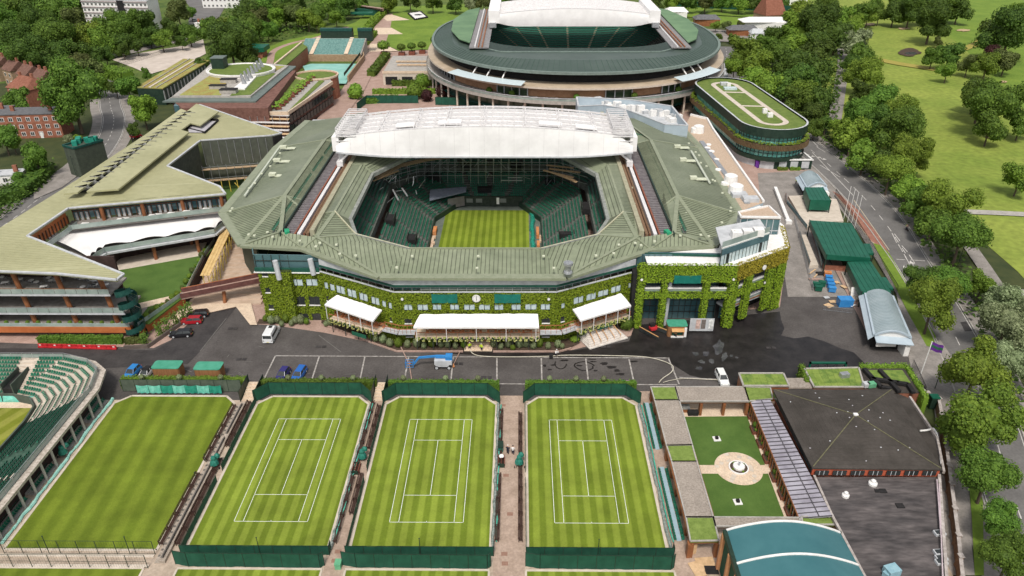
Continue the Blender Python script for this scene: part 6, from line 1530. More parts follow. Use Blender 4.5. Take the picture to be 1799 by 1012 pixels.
# public steps between lawn and stadium + scaffold gantry + footbridge
pst = T('terrace_steps', 'wide pale stepped slope between the raised lawn and the ivy stadium', 'steps', (-66,158,0))
for k in range(22):
	t_ = k/22; yl_ = 143.5+k*1.75; xl = -73.2-t_*3.0; xr_ = -57.6-t_*12.2
	pst.p(MB().box(xl,yl_,0,xr_,yl_+1.75,.35+k*.17), 'step', mat('pale_step_stone', (.46,.34,.25), (.56,.43,.33), scale=.6, obj='world'))
sheet('pale_stone_apron', GP([(300,575),(330,560),(415,541),(440,573),(452,573),(432,500),(330,530),(315,535)]), STONE, z=.33)
gy = T('scaffold_gantry', 'long timber decked scaffold gantry running up the pale steps', 'scaffolding', (-72,158,0))
for j in range(3): gy.p(MB().beam((-71.4+j*.75,147.5,5.2),(-74.0+j*.75,172,6.6),.68,.1), 'deck_board', mat('yellow_timber', (.55,.36,.14), (.68,.48,.22), scale=1))
fr_ = MB()
for k in range(9):
	t_ = k/8; x = -71.2-2.6*t_; y = 147.6+24.2*t_; z = 5.1+1.4*t_
	for s in (0,1.9): fr_.beam((x+s,y,.4+3*t_),(x+s,y,z),.12,.12)
	fr_.beam((x,y,1.5+2.5*t_),(x+1.9,y+.2,z),.08,.08)
	if k < 8: fr_.beam((x+1.9,y,1+3*t_),(x+1.6,y+3,z),.08,.08)
gy.p(fr_, 'scaffold_poles', yl, kind='stuff')
fb = T('footbridge', 'sloping red brown footbridge between the orange terrace and the ivy wall', 'bridge', (-65,144,0)); a = (-74.0,141.5,3.6); b = (-56.0,148.0,4.6)
fb.p(MB().beam((a[0],a[1],3.3),(b[0],b[1],4.3),2.4,.5), 'deck', PINK);
for s in (-1.2,1.2): fb.p(MB().beam((a[0]-s*.3,a[1]+s,a[2]+.35),(b[0]-s*.3,b[1]+s,b[2]+.35),.1,1.1), 'side_panel', mat('maroon_mesh', (.1,.04,.035), (.16,.07,.06)));
fb.p(MB().beam((a[0]-.3,a[1]+1.2,a[2]+1.0),(b[0]-.3,b[1]+1.2,b[2]+1.0),.14,.12), 'handrail', MATS['orange_handrail'])
fb.p(MB().tube((-65.8,143.8,0),(-65.8,144.6,3.6),.4,n=10), 'support_column', COLUMN)
# hedge, red barriers
hedge([(-98.5,127.8),(-81.2,127.9)], 1.2, 1.7, LEAF_M, 'rough green hedge between the orange beam and the red barriers', dens=14, s=.35, seed=31)
hedge([(-80.7,127.7),(-76.8,128.2)], 1.2, 1.4, LEAF_B, 'short brownish hedge beside the spiral stair', dens=14, s=.35, seed=32)
for k in range(16):
	x = -97.2+k*1.02; y = 126.0-.04*k; t = T('road_barrier', ordi(k)+' red water filled barrier from the left', 'barrier', (x,y,.2), 'red barriers along the car park edge'); t.p(MB().prism([(x-.48,y-.28),(x+.48,y-.28),(x+.48,y+.28),(x-.48,y+.28)],.2,.5).box(x-.45,y-.12,.5,x+.45,y+.12,1.05), 'red_body', mat('red_plastic', (.42,.02,.025), (.6,.04,.05), rough=.4));
	if k % 3 == 0: t.p(MB().box(x-.2,y-.15,.7,x+.2,y-.13,.95), 'white_label', WHITE)
t = T('low_wall', 'low dark wall with climbing plants beside the parked cars', 'wall', (-74,134,0)); t.p(MB().wall([(-80,125.6),(-75.3,126),(-70.6,138.6)],0,.9,.3), 'wall_body', mat('brown_grey_wall',(0,0,0)))
for k,(x,y,h_) in enumerate([(-76.6,127.6,2.6),(-74.7,130.4,3.2),(-73.9,132.4,3.4),(-72.9,134.6,3.6),(-72.2,136.6,3.6),(-71.6,138.4,3.4)]):
	m_ = MB().tube((x,y,0),(x,y,h_),.05); rq = random.Random(k)
	o = m_.build('climbing_plant', BARK, label=ordi(k)+' climbing plant column from the near end beside the parked cars', cat='climber', group='climbers beside the parked cars'); m2 = MB()
	for _ in range(170): leaf_quad(m2,(x+rq.gauss(0,.42),y+rq.gauss(0,.5),rq.uniform(.3,h_)),(rq.gauss(0,.5),-.6,.6),.32,rq)
	m2.build('foliage', LEAF_M, o)
# lift tower on the road side
t = T('lift_tower', 'tall dark green tower hut with open teal top beside the angular building', 'tower', (-139,227,0)); c = [(-142.6,224.2),(-137.6,221.4),(-132.6,229.5),(-137.8,232)]
t.p(MB().prism(c,0,9.5), 'tower_wall', mat('green_grey_cladding', (.05,.06,.045), (.07,.085,.06))); t.p(MB().wall(c,9.5,10.1,.4,True), 'parapet', gs)
for k in range(7):
	rq = random.Random(k); x = -137.6+rq.uniform(-3,3); y = 227+rq.uniform(-2.5,2.5); t.p(MB().cbox(x,y,9.5,1.4,1.6,1.6,rq.random()), 'teal_cover', MATS['deep_teal_sheet'])
# ================================================================ clubhouse with green roofs (behind)
cl = T('green_roof_clubhouse', 'red brick clubhouse with layered planted roofs, lawn ellipse and terraces', 'building', (-105,280,0))
sedum = mat('orange_sedum_roof', (.3,.2,.06), (.3,.33,.09), scale=.35, detail=8, obj='world', scale2=2); grassr = mat('green_roof_grass', (.1,.15,.025), (.15,.2,.04), scale=.5, obj='world', scale2=3)
slate = mat('slate_green_metal', (.11,.14,.125), (.15,.18,.16), rough=.5, scale=.4)
def sl(pts, z, t_, name, m): return cl.p(MB().slab(GP(pts,z),t_), name, m, fix=True)
def pr(pts, z0, z1, name, m, zz=None): return cl.p(MB().prism([(p[0],p[1]) for p in GP(pts,zz or z1)],z0,z1), name, m)
pr([(302,176),(438,176),(500,124),(520,124),(470,190),(320,190)], 0, 11.5, 'brick_wall', mat('dark_red_brick', (.13,.06,.045), (.21,.105,.08), scale=1, scale2=6, amt2=.2)); pr([(310,178),(442,178),(462,188),(305,186)],8.5,11.4,'upper_glazing',GLASS)
sl([(285,178),(449,178),(520,116),(505,115),(440,168),(312,168)], 12, .5, 'overhanging_eaves', slate); sl([(303,169),(440,169),(507,115),(480,112),(370,112),(360,122)], 12.6, .6, 'roof_deck', CONC)
sl([(315,167),(388,167),(400,140),(368,133)], 12.75, .1, 'sedum_bed', sedum); sl([(440,166),(404,168),(430,140),(465,126),(484,129)], 12.75, .1, 'grass_bed', grassr); sl([(478,128),(500,116),(470,115),(440,128)],12.7,.1,'orange_bed',sedum)
c = Vector(G(424,126,12.8)); el = [(c.x+13.5*math.cos(i*math.pi/16),c.y+11*math.sin(i*math.pi/16)) for i in range(32)]
cl.p(MB().prism(el,12.5,13.6), 'white_drum', WHITE); cl.p(MB().poly([(x*.93+c.x*.07,y*.93+c.y*.07,13.65) for x,y in el]), 'lawn_ellipse', grassr); cl.p(MB().wall(el,13.4,13.95,.6,True), 'white_rim', WHITE)
p = G(387,118,13.8); cl.p(MB().cbox(p[0],p[1],12.5,5,5,5.2), 'green_lift_hut', DKGREEN); cl.p(MB().cbox(p[0],p[1],17.7,5.4,5.4,.3), 'hut_roof', slate)
for (px,py,w_,l_) in [(402,142,6,2.2),(383,153,6,2.2),(402,160,6,3)]: p = G(px,py,13.3); cl.p(MB().cbox(p[0],p[1],12.7,w_,l_,1.3), 'roof_plant_box', CONC); cl.p(MB().cbox(p[0],p[1],14.0,w_+.3,l_+.3,.15), 'box_lid', DARK)
for k in range(7):
	p = Vector(G(430,148,13)).lerp(Vector(G(462,120,13)),k/6); cl.p(MB().tube((p.x,p.y,12.8),(p.x-.7,p.y-.5,17),1.0,.4,8), 'grey_wind_cowl', STEEL)
cl.p(MB().slab(GP([(408,156),(430,156),(452,132),(440,130)],13.2),.5), 'white_plant_deck', WHITE)
# right hand terrace block
pr([(440,200),(504,200),(582,150),(572,130),(505,130)], 0, 8.5, 'brick_wall', mat('dark_red_brick', (.13,.06,.045), (.21,.105,.08), scale=1, scale2=6, amt2=.2)); sl([(428,198),(505,198),(583,143),(572,128),(540,127),(505,128)], 9, .5, 'terrace_paving', CONC)
sl([(475,188),(500,186),(543,139),(526,131)], 9.2, .12, 'terrace_lawn', grassr); sl([(505,196),(512,194),(570,142),(562,140)], 9.2, .12, 'edge_lawn', grassr)
c = Vector(G(556,134,9)); el = [(c.x+9*math.cos(i*math.pi/12),c.y+8*math.sin(i*math.pi/12)) for i in range(24)]; cl.p(MB().prism(el,0,9.3), 'rounded_end', BRICK); cl.p(MB().poly([(x*.9+c.x*.1,y*.9+c.y*.1,9.4) for x,y in el]), 'round_lawn', grassr); cl.p(MB().wall(el,9.2,9.9,.5,True), 'white_rim', STONE)
cl.p(MB().wall(GP([(425,200),(506,200),(584,146)],9),8.6,9.8,.5), 'stone_parapet', STONE)
hb = MB(); rq = random.Random(3)
for k in range(12):
	p = Vector(G(488,190,9.3)).lerp(Vector(G(548,137,9.3)),k/11); cl.p(MB().cbox(p.x,p.y,9.2,2.2,3.2,.8,.5), 'brown_planter', mat('rust_planter', (.16,.05,.03), (.22,.08,.05)))
	for _ in range(26): leaf_quad(hb,(p.x+rq.gauss(0,.8),p.y+rq.gauss(0,1.4),10.2+rq.uniform(0,.6)),(rq.gauss(0,.4),-.3,1),.8,rq)
cl.p(hb, 'planter_foliage', LEAF_Y, kind='stuff')
A, B = Vector(G(455,172,10)), Vector(G(508,130,10)); cl.p(MB().beam(A,B,.3,2.6), 'glazed_wall', GLASS); fm = MB()
for k in range(22): p = A.lerp(B,k/21); fm.beam(p+Vector((.3,-.2,-1.3)),p+Vector((.3,-.2,1.3)),.35,.35)
cl.p(fm, 'white_mullions', GREYW)
# dark window band and openings along the right brick flank
A, B = G(505,200,8.5), G(582,150,8.5)
for zz in (3.0,6.4):
	for k in range(14):
		p = Vector((A[0]+1.2,A[1]-1,0)).lerp(Vector((B[0]+1,B[1]-1,0)),(k+.5)/14); cl.p(MB().cbox(p.x-1.05,p.y+.9,zz-1.2,.9,1.9,2.4,-.3), 'window', GLASSD)
sl([(506,200),(582,152),(588,156),(512,208)], 6.0, .3, 'dark_canopy', DKGREEN)
# planted cable: scaffold wrap at front corner
t = T('wrapped_scaffold', 'scaffolding with pink sheeting at the near corner of the clubhouse', 'scaffolding', (-84,250,0))
for k in range(7): t.p(MB().beam(G(430,201+k*6.5,8.4-k*.9),G(508,203+k*6.5,8.4-k*.9),1.2,.25), 'deck_board', PLANKM if k % 2 else WSTEEL)
for k in range(6): p = G(440+k*13,204,8.5); t.p(MB().beam((p[0],p[1]-.8,0),(p[0],p[1]-.8,8.6),.16,.16), 'pole', STEEL)
# second long sedum roof building, left
c2 = T('sedum_roof_block', 'long dark green block with orange sedum roof behind the clubhouse', 'building', (-140,300,0)); q = GP([(240,153),(286,155),(368,106),(322,103)],7)
c2.p(MB().prism([(p[0],p[1]) for p in q],0,6.6), 'dark_green_wall', DKGREEN); c2.p(MB().slab(q,.4), 'sedum_roof', sedum)
A, B = Vector(q[0]), Vector(q[3]); C, D = Vector(q[1]), Vector(q[2])
for u in (.25,.5,.75): c2.p(MB().beam(A.lerp(C,u)+Vector((0,0,.15)),B.lerp(D,u)+Vector((0,0,.15)),.9 if u == .5 else .4,.3), 'pale_roof_strip', CONCB if u == .5 else CONC)
for k in range(16): p = C.lerp(D,k/15); c2.p(MB().cbox(p.x+.1,p.y,2,.35,.5,4), 'fin', STEEL)
c2.p(MB().slab([(C.x+.5,C.y,2.2),(C.x+5,C.y+1,2.2),(D.x+5,D.y,2.2),(D.x+.5,D.y,2.2)],.3), 'side_walkway', CONC)
# ================================================================ teal covered court and its stand
t = T('covered_court', 'sunken court under a pale teal protective cover', 'tennis court', (-88,350,0)); t.p(MB().slab(GP([(546,146),(608,146),(626,112),(546,112),(532,116)],1.2),.3), 'teal_cover', mat('pale_teal_cover', (.19,.42,.36), (.28,.52,.46), scale=.15, detail=7, obj='world'))
st = T('blue_seat_stand', 'small stand with pale blue green seats and dark cabins above the teal court', 'grandstand', (-95,400,0)); m_ = MB(); s_ = MB()
zz = 3.0
for k in range(11):
	y = 386+k*1.7; m_.box(-112,y,0,-80,y+1.7,zz); zz += .45
	if k < 10: s_.box(-111.5,y+.5,zz-.45,-80.5,y+.9,zz); s_.box(-111.5,y+.8,zz-.2,-80.5,y+1.0,zz+.35)
st.p(m_, 'terrace', CONC); st.p(s_, 'seat_rows', mat('pale_blue_green_seats', (.13,.27,.25), (.24,.4,.37), scale=1.2, detail=2, obj='world'), kind='stuff')
for x in (-105,-87.5): st.p(MB().slab([(x-1,385.5,3.7),(x+1,385.5,3.7),(x+1,404,8.1),(x-1,404,8.1)],.2), 'stone_aisle', STONE)
st.p(MB().box(-112,384.6,0,-80,386,3.2), 'brown_front_wall', BROWNB)
for x0,x1 in ((-104,-87.5),(-84.5,-77)): c_ = st.p(MB().box(x0,405,6,x1,409,12), 'dark_cabin', DKGREEN); st.p(MB().box(x0,404.8,11,x1,407,12.4), 'cabin_hood', gs)
b_ = T('brick_terrace_wing', 'long brick wing with planted white parapet left of the blue seat stand', 'building', (-112,375,0)); q = GP([(482,115),(500,116),(540,82),(530,76)],7)
b_.p(MB().prism([(p[0],p[1]) for p in q],0,6.5), 'brick_wall', BRICK); b_.p(MB().slab(q,.5), 'planted_roof', grassr); b_.p(MB().path([Vector(q[0])+Vector((0,0,.4)),Vector(q[3])+Vector((0,0,.4))],.8,.6), 'white_parapet', STONE)
t = T('flank_wall', 'long low brown wall with railings between teal court and pink walkway', 'wall', (-75,345,0)); t.p(MB().wall(GP([(612,146),(640,108),(638,98)],0),0,3.2,.6), 'wall_body', BROWNB); t.p(MB().wall(GP([(606,146),(634,108)],0),3.2,4.6,.12), 'railing', DKGREEN)
t = T('green_roof_kiosk', 'small brick kiosk with bright green roof beside the curving hillside path', 'kiosk', (-118,398,0)); p = G(451,100,0); t.p(MB().cbox(p[0],p[1],0,9,8,3.4), 'brick_body', BRICK); t.p(MB().cbox(p[0],p[1],3.4,12,10,2.2), 'green_roof', GREENP)
# ================================================================ second stadium (oval)
n1 = T('oval_stadium', 'large oval stadium with dark green roof ring, tan terraces and white retractable roof', 'stadium', (24,350,0))
CX, CY = 24.5, 355.0
def oval(rx, ry, z, n=96, p=2.2, cx=CX, cy=CY, a0=0, a1=360):
	out = []
	for i in range(n+(0 if a1-a0 == 360 else 1)):
		t = math.radians(a0+(a1-a0)*i/n); c, s = math.cos(t), math.sin(t)
		out.append((cx+rx*abs(c)**(2/p)*(1 if c > 0 else -1), cy+ry*abs(s)**(2/p)*(1 if s > 0 else -1), z))
	return out
def loft(a, b, closed=True):
	n = len(a); return list(a)+list(b), [(i,(i+1)%n,n+(i+1)%n,n+i) for i in range(n if closed else n-1)]
G1 = mat('dark_green_ring_roof', (.05,.075,.06), (.07,.098,.08), rough=.4, scale=.08, detail=7, obj='world', scale2=.6, amt2=.06)
ro = oval(63.5,74,18.5); ri = [(CX+max(-46,min(46,(x-CX)*.80)),CY+max(-47,min(60,(y-CY)*.78)),20.6) for x,y,z in ro]
rm_ = [((a[0]+b[0])/2,(a[1]+b[1])/2,(a[2]+b[2])/2+.9) for a,b in zip(ro,ri)]
v, f = loft(ro, rm_); o = n1.p(MB().add(v,f), 'ring_roof', G1, smooth=True, fix=True); v, f = loft(rm_, ri); n1.p(MB().add(v,f), 'ring_roof', G1, smooth=True, fix=True)
s = MB()
for i in range(0,96):
	for u in (0,.5):
		a = Vector(ro[i]).lerp(Vector(ro[(i+1)%96]),u); m1 = Vector(rm_[i]).lerp(Vector(rm_[(i+1)%96]),u); s.beam(a+Vector((0,0,.08)),m1+Vector((0,0,.08)),.14,.1)
n1.p(s, 'roof_seams', mat('green_seam', (.06,.1,.08), (.08,.13,.1)), o, kind='stuff')
n1.p(MB().path(ro+[ro[0]],1.0,1.0), 'roof_edge_tube', mat('grey_green_edge', (.14,.18,.16), (.2,.25,.22))); n1.p(MB().path(ri+[ri[0]],.7,.7), 'inner_roof_edge', MATS['grey_green_edge'])
def band2(rx, ry, z0, z1, name, m, p=2.2):
	v, f = loft(oval(rx,ry,z0,p=p), oval(rx,ry,z1,p=p)); return n1.p(MB().add(v,f), name, m)
def annulus(rx0, ry0, rx1, ry1, z0, z1, name, m):
	v, f = loft(oval(rx0,ry0,z0), oval(rx1,ry1,z1)); return n1.p(MB().add(v,f), name, m, fix=True)
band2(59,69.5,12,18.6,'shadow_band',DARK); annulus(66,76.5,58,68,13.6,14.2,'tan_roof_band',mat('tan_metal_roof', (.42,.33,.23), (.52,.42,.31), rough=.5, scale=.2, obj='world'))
band2(66,76.5,12.9,13.6,'pale_fascia',CONCB); band2(62,72.5,9,12.9,'brick_band',mat('tan_brick', (.38,.2,.11), (.46,.27,.16), scale=.6, scale2=5, obj='world'));
annulus(67,77.5,61,71.5,8.6,8.7,'terrace_floor',CONC); band2(67,77.5,7.6,8.9,'white_terrace_edge',CONC); band2(66.8,77.3,8.9,9.9,'terrace_glass',BALUS)
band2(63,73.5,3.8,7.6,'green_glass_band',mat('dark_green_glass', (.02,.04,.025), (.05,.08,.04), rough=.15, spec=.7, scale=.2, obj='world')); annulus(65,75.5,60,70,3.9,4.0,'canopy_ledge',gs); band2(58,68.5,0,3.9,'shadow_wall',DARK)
q = oval(65.2,75.8,0,n=60); c0 = None
for i in range(32,58):
	x, y, _ = q[i]; m_ = MB().tube((0,0,0),(0,0,7.6),.42,n=8)
	if c0 is None: c0 = n1.p(m_, 'white_column', CONCB); o = c0
	else: o = mesh_obj('white_column', c0.data, n1.r)
	o.location = Vector((x,y,0))+n1.o
q = oval(62.3,72.9,0,n=120)
for i0,i1,w_ in ((80,84,0),(92,95,0),(99,102,0),(66,72,1),(106,112,1)):
	for i in range(i0,i1):
		a, b = q[i], q[i+1]; n1.p(MB().beam((a[0],a[1],10.9),(b[0],b[1],10.9),.3,3.6), 'window', MATS['dark_green_glass'] if not w_ else DARK)
	for i in range(i0,i1+1): n1.p(MB().beam((q[i][0],q[i][1]-.3,9),(q[i][0],q[i][1]-.3,12.8),.4,.4), 'mullion', GREYW)
for a0,a1 in ((222,252),(300,322)):
	A = oval(69.5,80,14.6,n=14,a0=a0,a1=a1); B = oval(64.5,75,15.2,n=14,a0=a0,a1=a1); v, f = loft(A,B,False); n1.p(MB().add(v,f), 'pale_blue_awning', mat('pale_awning', (.5,.58,.6), (.58,.66,.68), rough=.4), fix=True)
	for k in (4,7,10): n1.p(MB().beam(B[k],(B[k][0]*.94+CX*.06,B[k][1]*.94+CY*.06,18.5),.45,.3), 'awning_strut', WHITE)
for i in range(33,58,1):
	a = oval(66.9,77.4,9.9,n=60); n1.p(MB().beam(a[i],a[i+1],.25,.2), 'terrace_rail', GREYW)
# terrace plants & furniture blobs
rq = random.Random(6)
for k,(a_) in enumerate((238,247,268,285,303)):
	x,y,z = oval(64.5,75,8.8,n=1,a0=a_,a1=a_+.1)[0]; bush(x,y,8.8,1.3,LEAF_M,ordi(k)+' shrub from the left on the oval stadium terrace','shrub','shrubs on the oval stadium terrace','potted_shrub')
fm = MB()
for k in range(60):
	a_ = rq.uniform(228,262); x,y,z = oval(64.5,75,9.3,n=1,a0=a_,a1=a_+.1)[0]; fm.cbox(x+rq.uniform(-1,1),y+rq.uniform(-.8,.8),9.2,.9,.9,.1,rq.random()).cbox(x+.5,y,8.7,.2,.2,.5)
n1.p(fm, 'terrace_furniture', WHITE, kind='stuff')
# bowl and seating
pv = None; tb = MB(); sb = MB()
for i in range(26):
	rx, ry, z = 20+i*1.15, 24+i*1.15, 1+i*.62
	a, b = oval(rx,ry,z,n=48,p=3), oval(rx+1.15,ry+1.15,z,n=48,p=3)
	v, f = loft(a,b); tb.add(v,f); c_, d_ = oval(rx+.7,ry+.7,z,n=48,p=3), oval(rx,ry,z-.62,n=48,p=3); v, f = loft(d_,a); tb.add(v,f)
	e_ = oval(rx+.8,ry+.8,z+.75,n=48,p=3); h_ = oval(rx+.3,ry+.3,z+.42,n=48,p=3)
	for j in range(2,24): sb.add([h_[j],h_[j+1],e_[j+1],e_[j]],[(0,1,2,3)])
n1.p(tb, 'seating_bowl', conc_d); n1.p(sb, 'seat_rows', mat('oval_seat_green', (.012,.11,.07), (.02,.16,.105), scale=2.5), kind='stuff')
for a_ in (45,62,78,90,102,118,135):
	A, B = oval(26,30,4.4,n=1,p=3,a0=a_,a1=a_+.1)[0], oval(44,48,13.8,n=1,p=3,a0=a_,a1=a_+.1)[0]; n1.p(MB().beam(A,B,1.0,.3), 'wooden_aisle', mat('tan_aisle', (.3,.2,.14), (.38,.27,.19)))
v, f = loft(oval(48,52,16,p=3,n=48),oval(43,44,21.5,p=3,n=48)); n1.p(MB().add(v,f), 'inner_soffit', mat('pale_grey_green_soffit', (.3,.34,.3), (.38,.42,.37)), smooth=True)
v, f = loft(oval(43,44,21.6,p=3,n=48),[(CX+max(-46,min(46,(x-CX)*1.09)),CY+max(-46,min(60,(y-CY)*1.3)),20.6) for x,y,z in oval(43,44,21.6,p=3,n=48)]); n1.p(MB().add(v,f), 'inner_roof_panel', mat('dark_green_panel', (.03,.045,.04), (.045,.065,.055)))
for s_ in (-1,1):
	x = CX+s_*41; n1.p(MB().box(x-4,CY-43,21.2,x+4,CY+50,21.6), 'rail_deck', mat('grey_deck', (.2,.19,.19), (.27,.26,.26)))
	for dx in (-1.6,-.2,1.3): n1.p(MB().box(x+dx-.25,CY-43,21.6,x+dx+.25,CY+50,22.1), 'roof_rail', COLUMN if dx > -1 else WSTEEL)
	pts = [(x+s_*4,CY-36,22.2),(x+s_*9,CY-28,22.1),(x+s_*14,CY-8,22),(x+s_*15,CY+20,22),(x+s_*10,CY+46,22),(x+s_*4,CY+52,22.3)]
	n1.p(MB().slab(pts if s_ > 0 else pts[::-1],.4), 'side_lawn_green_panel', mat('soft_green_panel', (.1,.18,.1), (.16,.26,.14), scale=.08, obj='world'), fix=True)
# white truss pack
rt = empty('retractable_roof'); rt.parent = n1.r; rt.location = n1.o
def zt1(x): return 30.0-3.0*((x-CX+1)/38)**2
xs = [CX-36+72*i/24 for i in range(25)]
for k in range(9):
	y = 353+k*4.0; m_ = MB()
	for a, b in zip(xs[:-1],xs[1:]): m_.beam((a,y,zt1(a)),(b,y,zt1(b)),.7,.7)
	m_.build('arch_truss', WSTEEL, rt)
	if k < 8: MB().add([(x,y+.3,zt1(x)-.1) for x in xs]+[(x,y+2,zt1(x)-.9) for x in xs]+[(x,y+3.7,zt1(x)-.1) for x in xs],[(i,i+1,26+i,25+i) for i in range(24)]+[(25+i,26+i,51+i,50+i) for i in range(24)]).build('folded_fabric', TRUSSW, rt)
vs = []
for x in xs: vs += [(x,352.4,22.6+(.0 if abs(x-CX)<28 else (abs(x-CX)-28)*.22)),(x,351.9,26),(x,352.6,zt1(x))]
MB().add(vs,[(3*i+j,3*i+3+j,3*i+4+j,3*i+1+j) for i in range(24) for j in range(2)]).build('front_fabric_face', TENS_W, rt, smooth=True)
for s_ in (-1,1): x = CX+s_*38.5; MB().box(min(x,x-s_*5),352,24,max(x,x-s_*5),387,29.4).build('end_carriage_panel', TENS_W, rt); MB().cbox(x-s_*2,352,22.4,3,3,2).build('wheel_bogie', STEEL, rt)
# terrace cafe building left of oval stadium
tc = T('terrace_cafe', 'low cream stone cafe block with roof terrace left of the oval stadium', 'building', (-47,325,0)); q = GP([(672,128),(760,128),(770,118),(756,98),(690,98)],5.5); q0_ = [(p[0],p[1]) for p in q]
tc.p(MB().prism(q0_,0,5.2), 'cream_wall', BROWNB if 0 else CONCB); tc.p(MB().slab(q,.3), 'terrace_floor', CONC); tc.p(MB().wall(q0_[:2],5.2,6.3,.4), 'stone_parapet', STONE)
for x0,x1 in ((686,706),(714,732),(738,758)): a = G(x0,137,0); b = G(x1,137,0); tc.p(MB().box(a[0],q[0][1]-.3,.4,b[0],q[0][1]-.1,3.8), 'dark_opening', DARK)
for k in range(14):
	p = G(700+(k%7)*9+(k//7)*2, 108+(k//7)*6, 6); t = T('terrace_bench_table', ordi(k)+' tan bench table from the left on the cream cafe roof', 'table', (p[0],p[1],5.5), 'bench tables on the cafe roof'); t.p(MB().cbox(p[0],p[1],6.1,2.2,1,.15).cbox(p[0],p[1]-1,5.9,2.2,.4,.1).cbox(p[0],p[1]+1,5.9,2.2,.4,.1), 'timber_top', WOOD if 0 else PLANKM)
for k,(px,py) in enumerate([(675,97),(706,98),(724,96),(742,94),(764,84)]):
	p = G(px,py,0); t = T('planted_tree_box', ['large round clipped tree','first small tree in a red brown box','second small tree in a red brown box','third small tree in a red brown box','small tree close to the oval stadium roof'][k]+' above the cream cafe terrace', 'tree', (p[0],p[1],0)); t.p(MB().cbox(p[0],p[1],0,3.2,3.2,1.8), 'planter_box', MATS['rust_planter']); t.p(MB().tube((p[0],p[1],1.5),(p[0],p[1],4),.2), 'trunk', BARK); b_ = bush(0,0,3,3.4 if k == 0 else 2.4,LEAF_L if k == 0 else LEAF_M,'',parent=t.r,name='crown', sq=.7)
# garden strips, pergola and screens below
for (a,b,w_,h_,m_,l) in [((640,182),(700,178),3,2.5,LEAF_M,'shrub row above the green screen, left of the white roof'),((690,150),(765,150),4,2.5,LEAF_M,'planted terrace bed in front of the cream cafe'),((655,165),(765,164),2.5,2,LEAF_Y,'pergola greenery row below the cream cafe'),((1000,186),(1175,192),4,2.6,LEAF_M,'shrub border at the foot of the oval stadium'),((652,135),(680,100),4,2.5,LEAF_M,'sloping hedge beside the main walkway'),((705,140),(727,140),3,.8,LEAF_L,'small lawn bed left, before the cafe openings'),((735,140),(762,140),3,.8,LEAF_L,'small lawn bed right, before the cafe openings')]:
	A = G(*a); B = G(*b); hedge([A,B], w_, h_, m_, l, dens=2.2, s=.9, cat='planting', name='shrub_bed')
screen([G(628,196)[:2],G(645,182)[:2],G(735,182)[:2]], 3.2, 'green screen fence left behind the white roof'); screen([G(765,185)[:2],G(880,187)[:2]], 3.2, 'green screen fence middle behind the white roof')
for k,(px,py,r_,m_) in enumerate([(750,172,2.6,LEAF_P),(778,165,3,LEAF_P),(845,172,2.6,LEAF_P),(865,174,2.2,LEAF_P),(895,178,2.2,LEAF_P),(625,168,3.4,LEAF_Y),(728,168,3.6,LEAF_L),(742,150,3.4,LEAF_L),(575,170,2.4,LEAF_P),(828,163,2.2,LEAF_Y),(855,165,2,LEAF_Y),(562,185,2.6,LEAF_P),(1110,172,2.4,LEAF_Y),(1185,165,3.6,LEAF_L)]):
	p = G(px,py,1.5); bush(p[0],p[1],.3,r_,m_,['purple','purple','purple','purple','purple','yellow green','lime','lime','purple','yellow','yellow','purple','yellow green','lime'][k]+' ornamental bush, '+ordi(k)+' in the gardens between the two stadiums','bush','ornamental bushes between the stadiums')
# ================================================================ rounded museum block
mu = T('rounded_block', 'rounded dark green glass block with oval grass roof, planter ledge and bronze fins', 'building', (83,262,0))
A_ = (78.0,286.0); B_ = (82.5,240.5)
def stad(r, z, n=16, sh=0):
	a = Vector((A_[0],A_[1])); b = Vector((B_[0],B_[1])); d = (b-a).normalized(); nn = Vector((d.y,-d.x)); out = []; t0 = math.atan2(d.y,d.x)
	for i in range(n+1): t = t0-math.pi/2+math.pi*i/n; out.append((b.x+r*math.cos(t),b.y+r*math.sin(t),z))
	for i in range(n+1): t = t0+math.pi/2+math.pi*i/n; out.append((a.x+r*math.cos(t),a.y+r*math.sin(t),z))
	return out
def mb2(r, z0, z1, name, m): v, f = loft(stad(r,z0),stad(r,z1)); return mu.p(MB().add(v,f), name, m, fix=True)
tealg = mat('turquoise_glass', (.06,.28,.23), (.2,.5,.42), rough=.15, spec=.7, scale=.5, obj='world')
mu.p(MB().prism(stad(10.4,0),0,2.9), 'ground_floor_wall', GREYW); mb2(11.4,2.8,4.2,'dark_lower_band',DKGREEN); mb2(10.9,4.2,6.6,'glass_band',tealg); mb2(12.2,6.6,8.3,'bronze_fin_band',mat('bronze_fins', (.1,.065,.03), (.15,.1,.05)))
v, f = loft(stad(12.2,8.2),stad(10,8.2)); mu.p(MB().add(v,f),'planter_ledge',SOIL); mb2(10.4,8.2,10.4,'glass_band',tealg); mb2(11.2,10.4,13.3,'dark_green_crown',DKGREEN); v, f = loft(stad(11.2,13.3),stad(10.6,13.3)); mu.p(MB().add(v,f),'crown_coping',GREYW)
mu.p(MB().prism(stad(10.6,12.7),12.5,12.8), 'grass_roof', MATS['green_roof_grass']); v, f = loft(stad(5.2,12.86),stad(3.4,12.86)); mu.p(MB().add(v,f),'roof_path_loop',CONCB)
for t_ in (.22,.62): p = Vector((*A_,12.9)).lerp(Vector((*B_,12.9)),t_); mu.p(MB().cbox(p.x,p.y,12.82,7,1.3,.06,-.1),'roof_path_cross',CONCB)
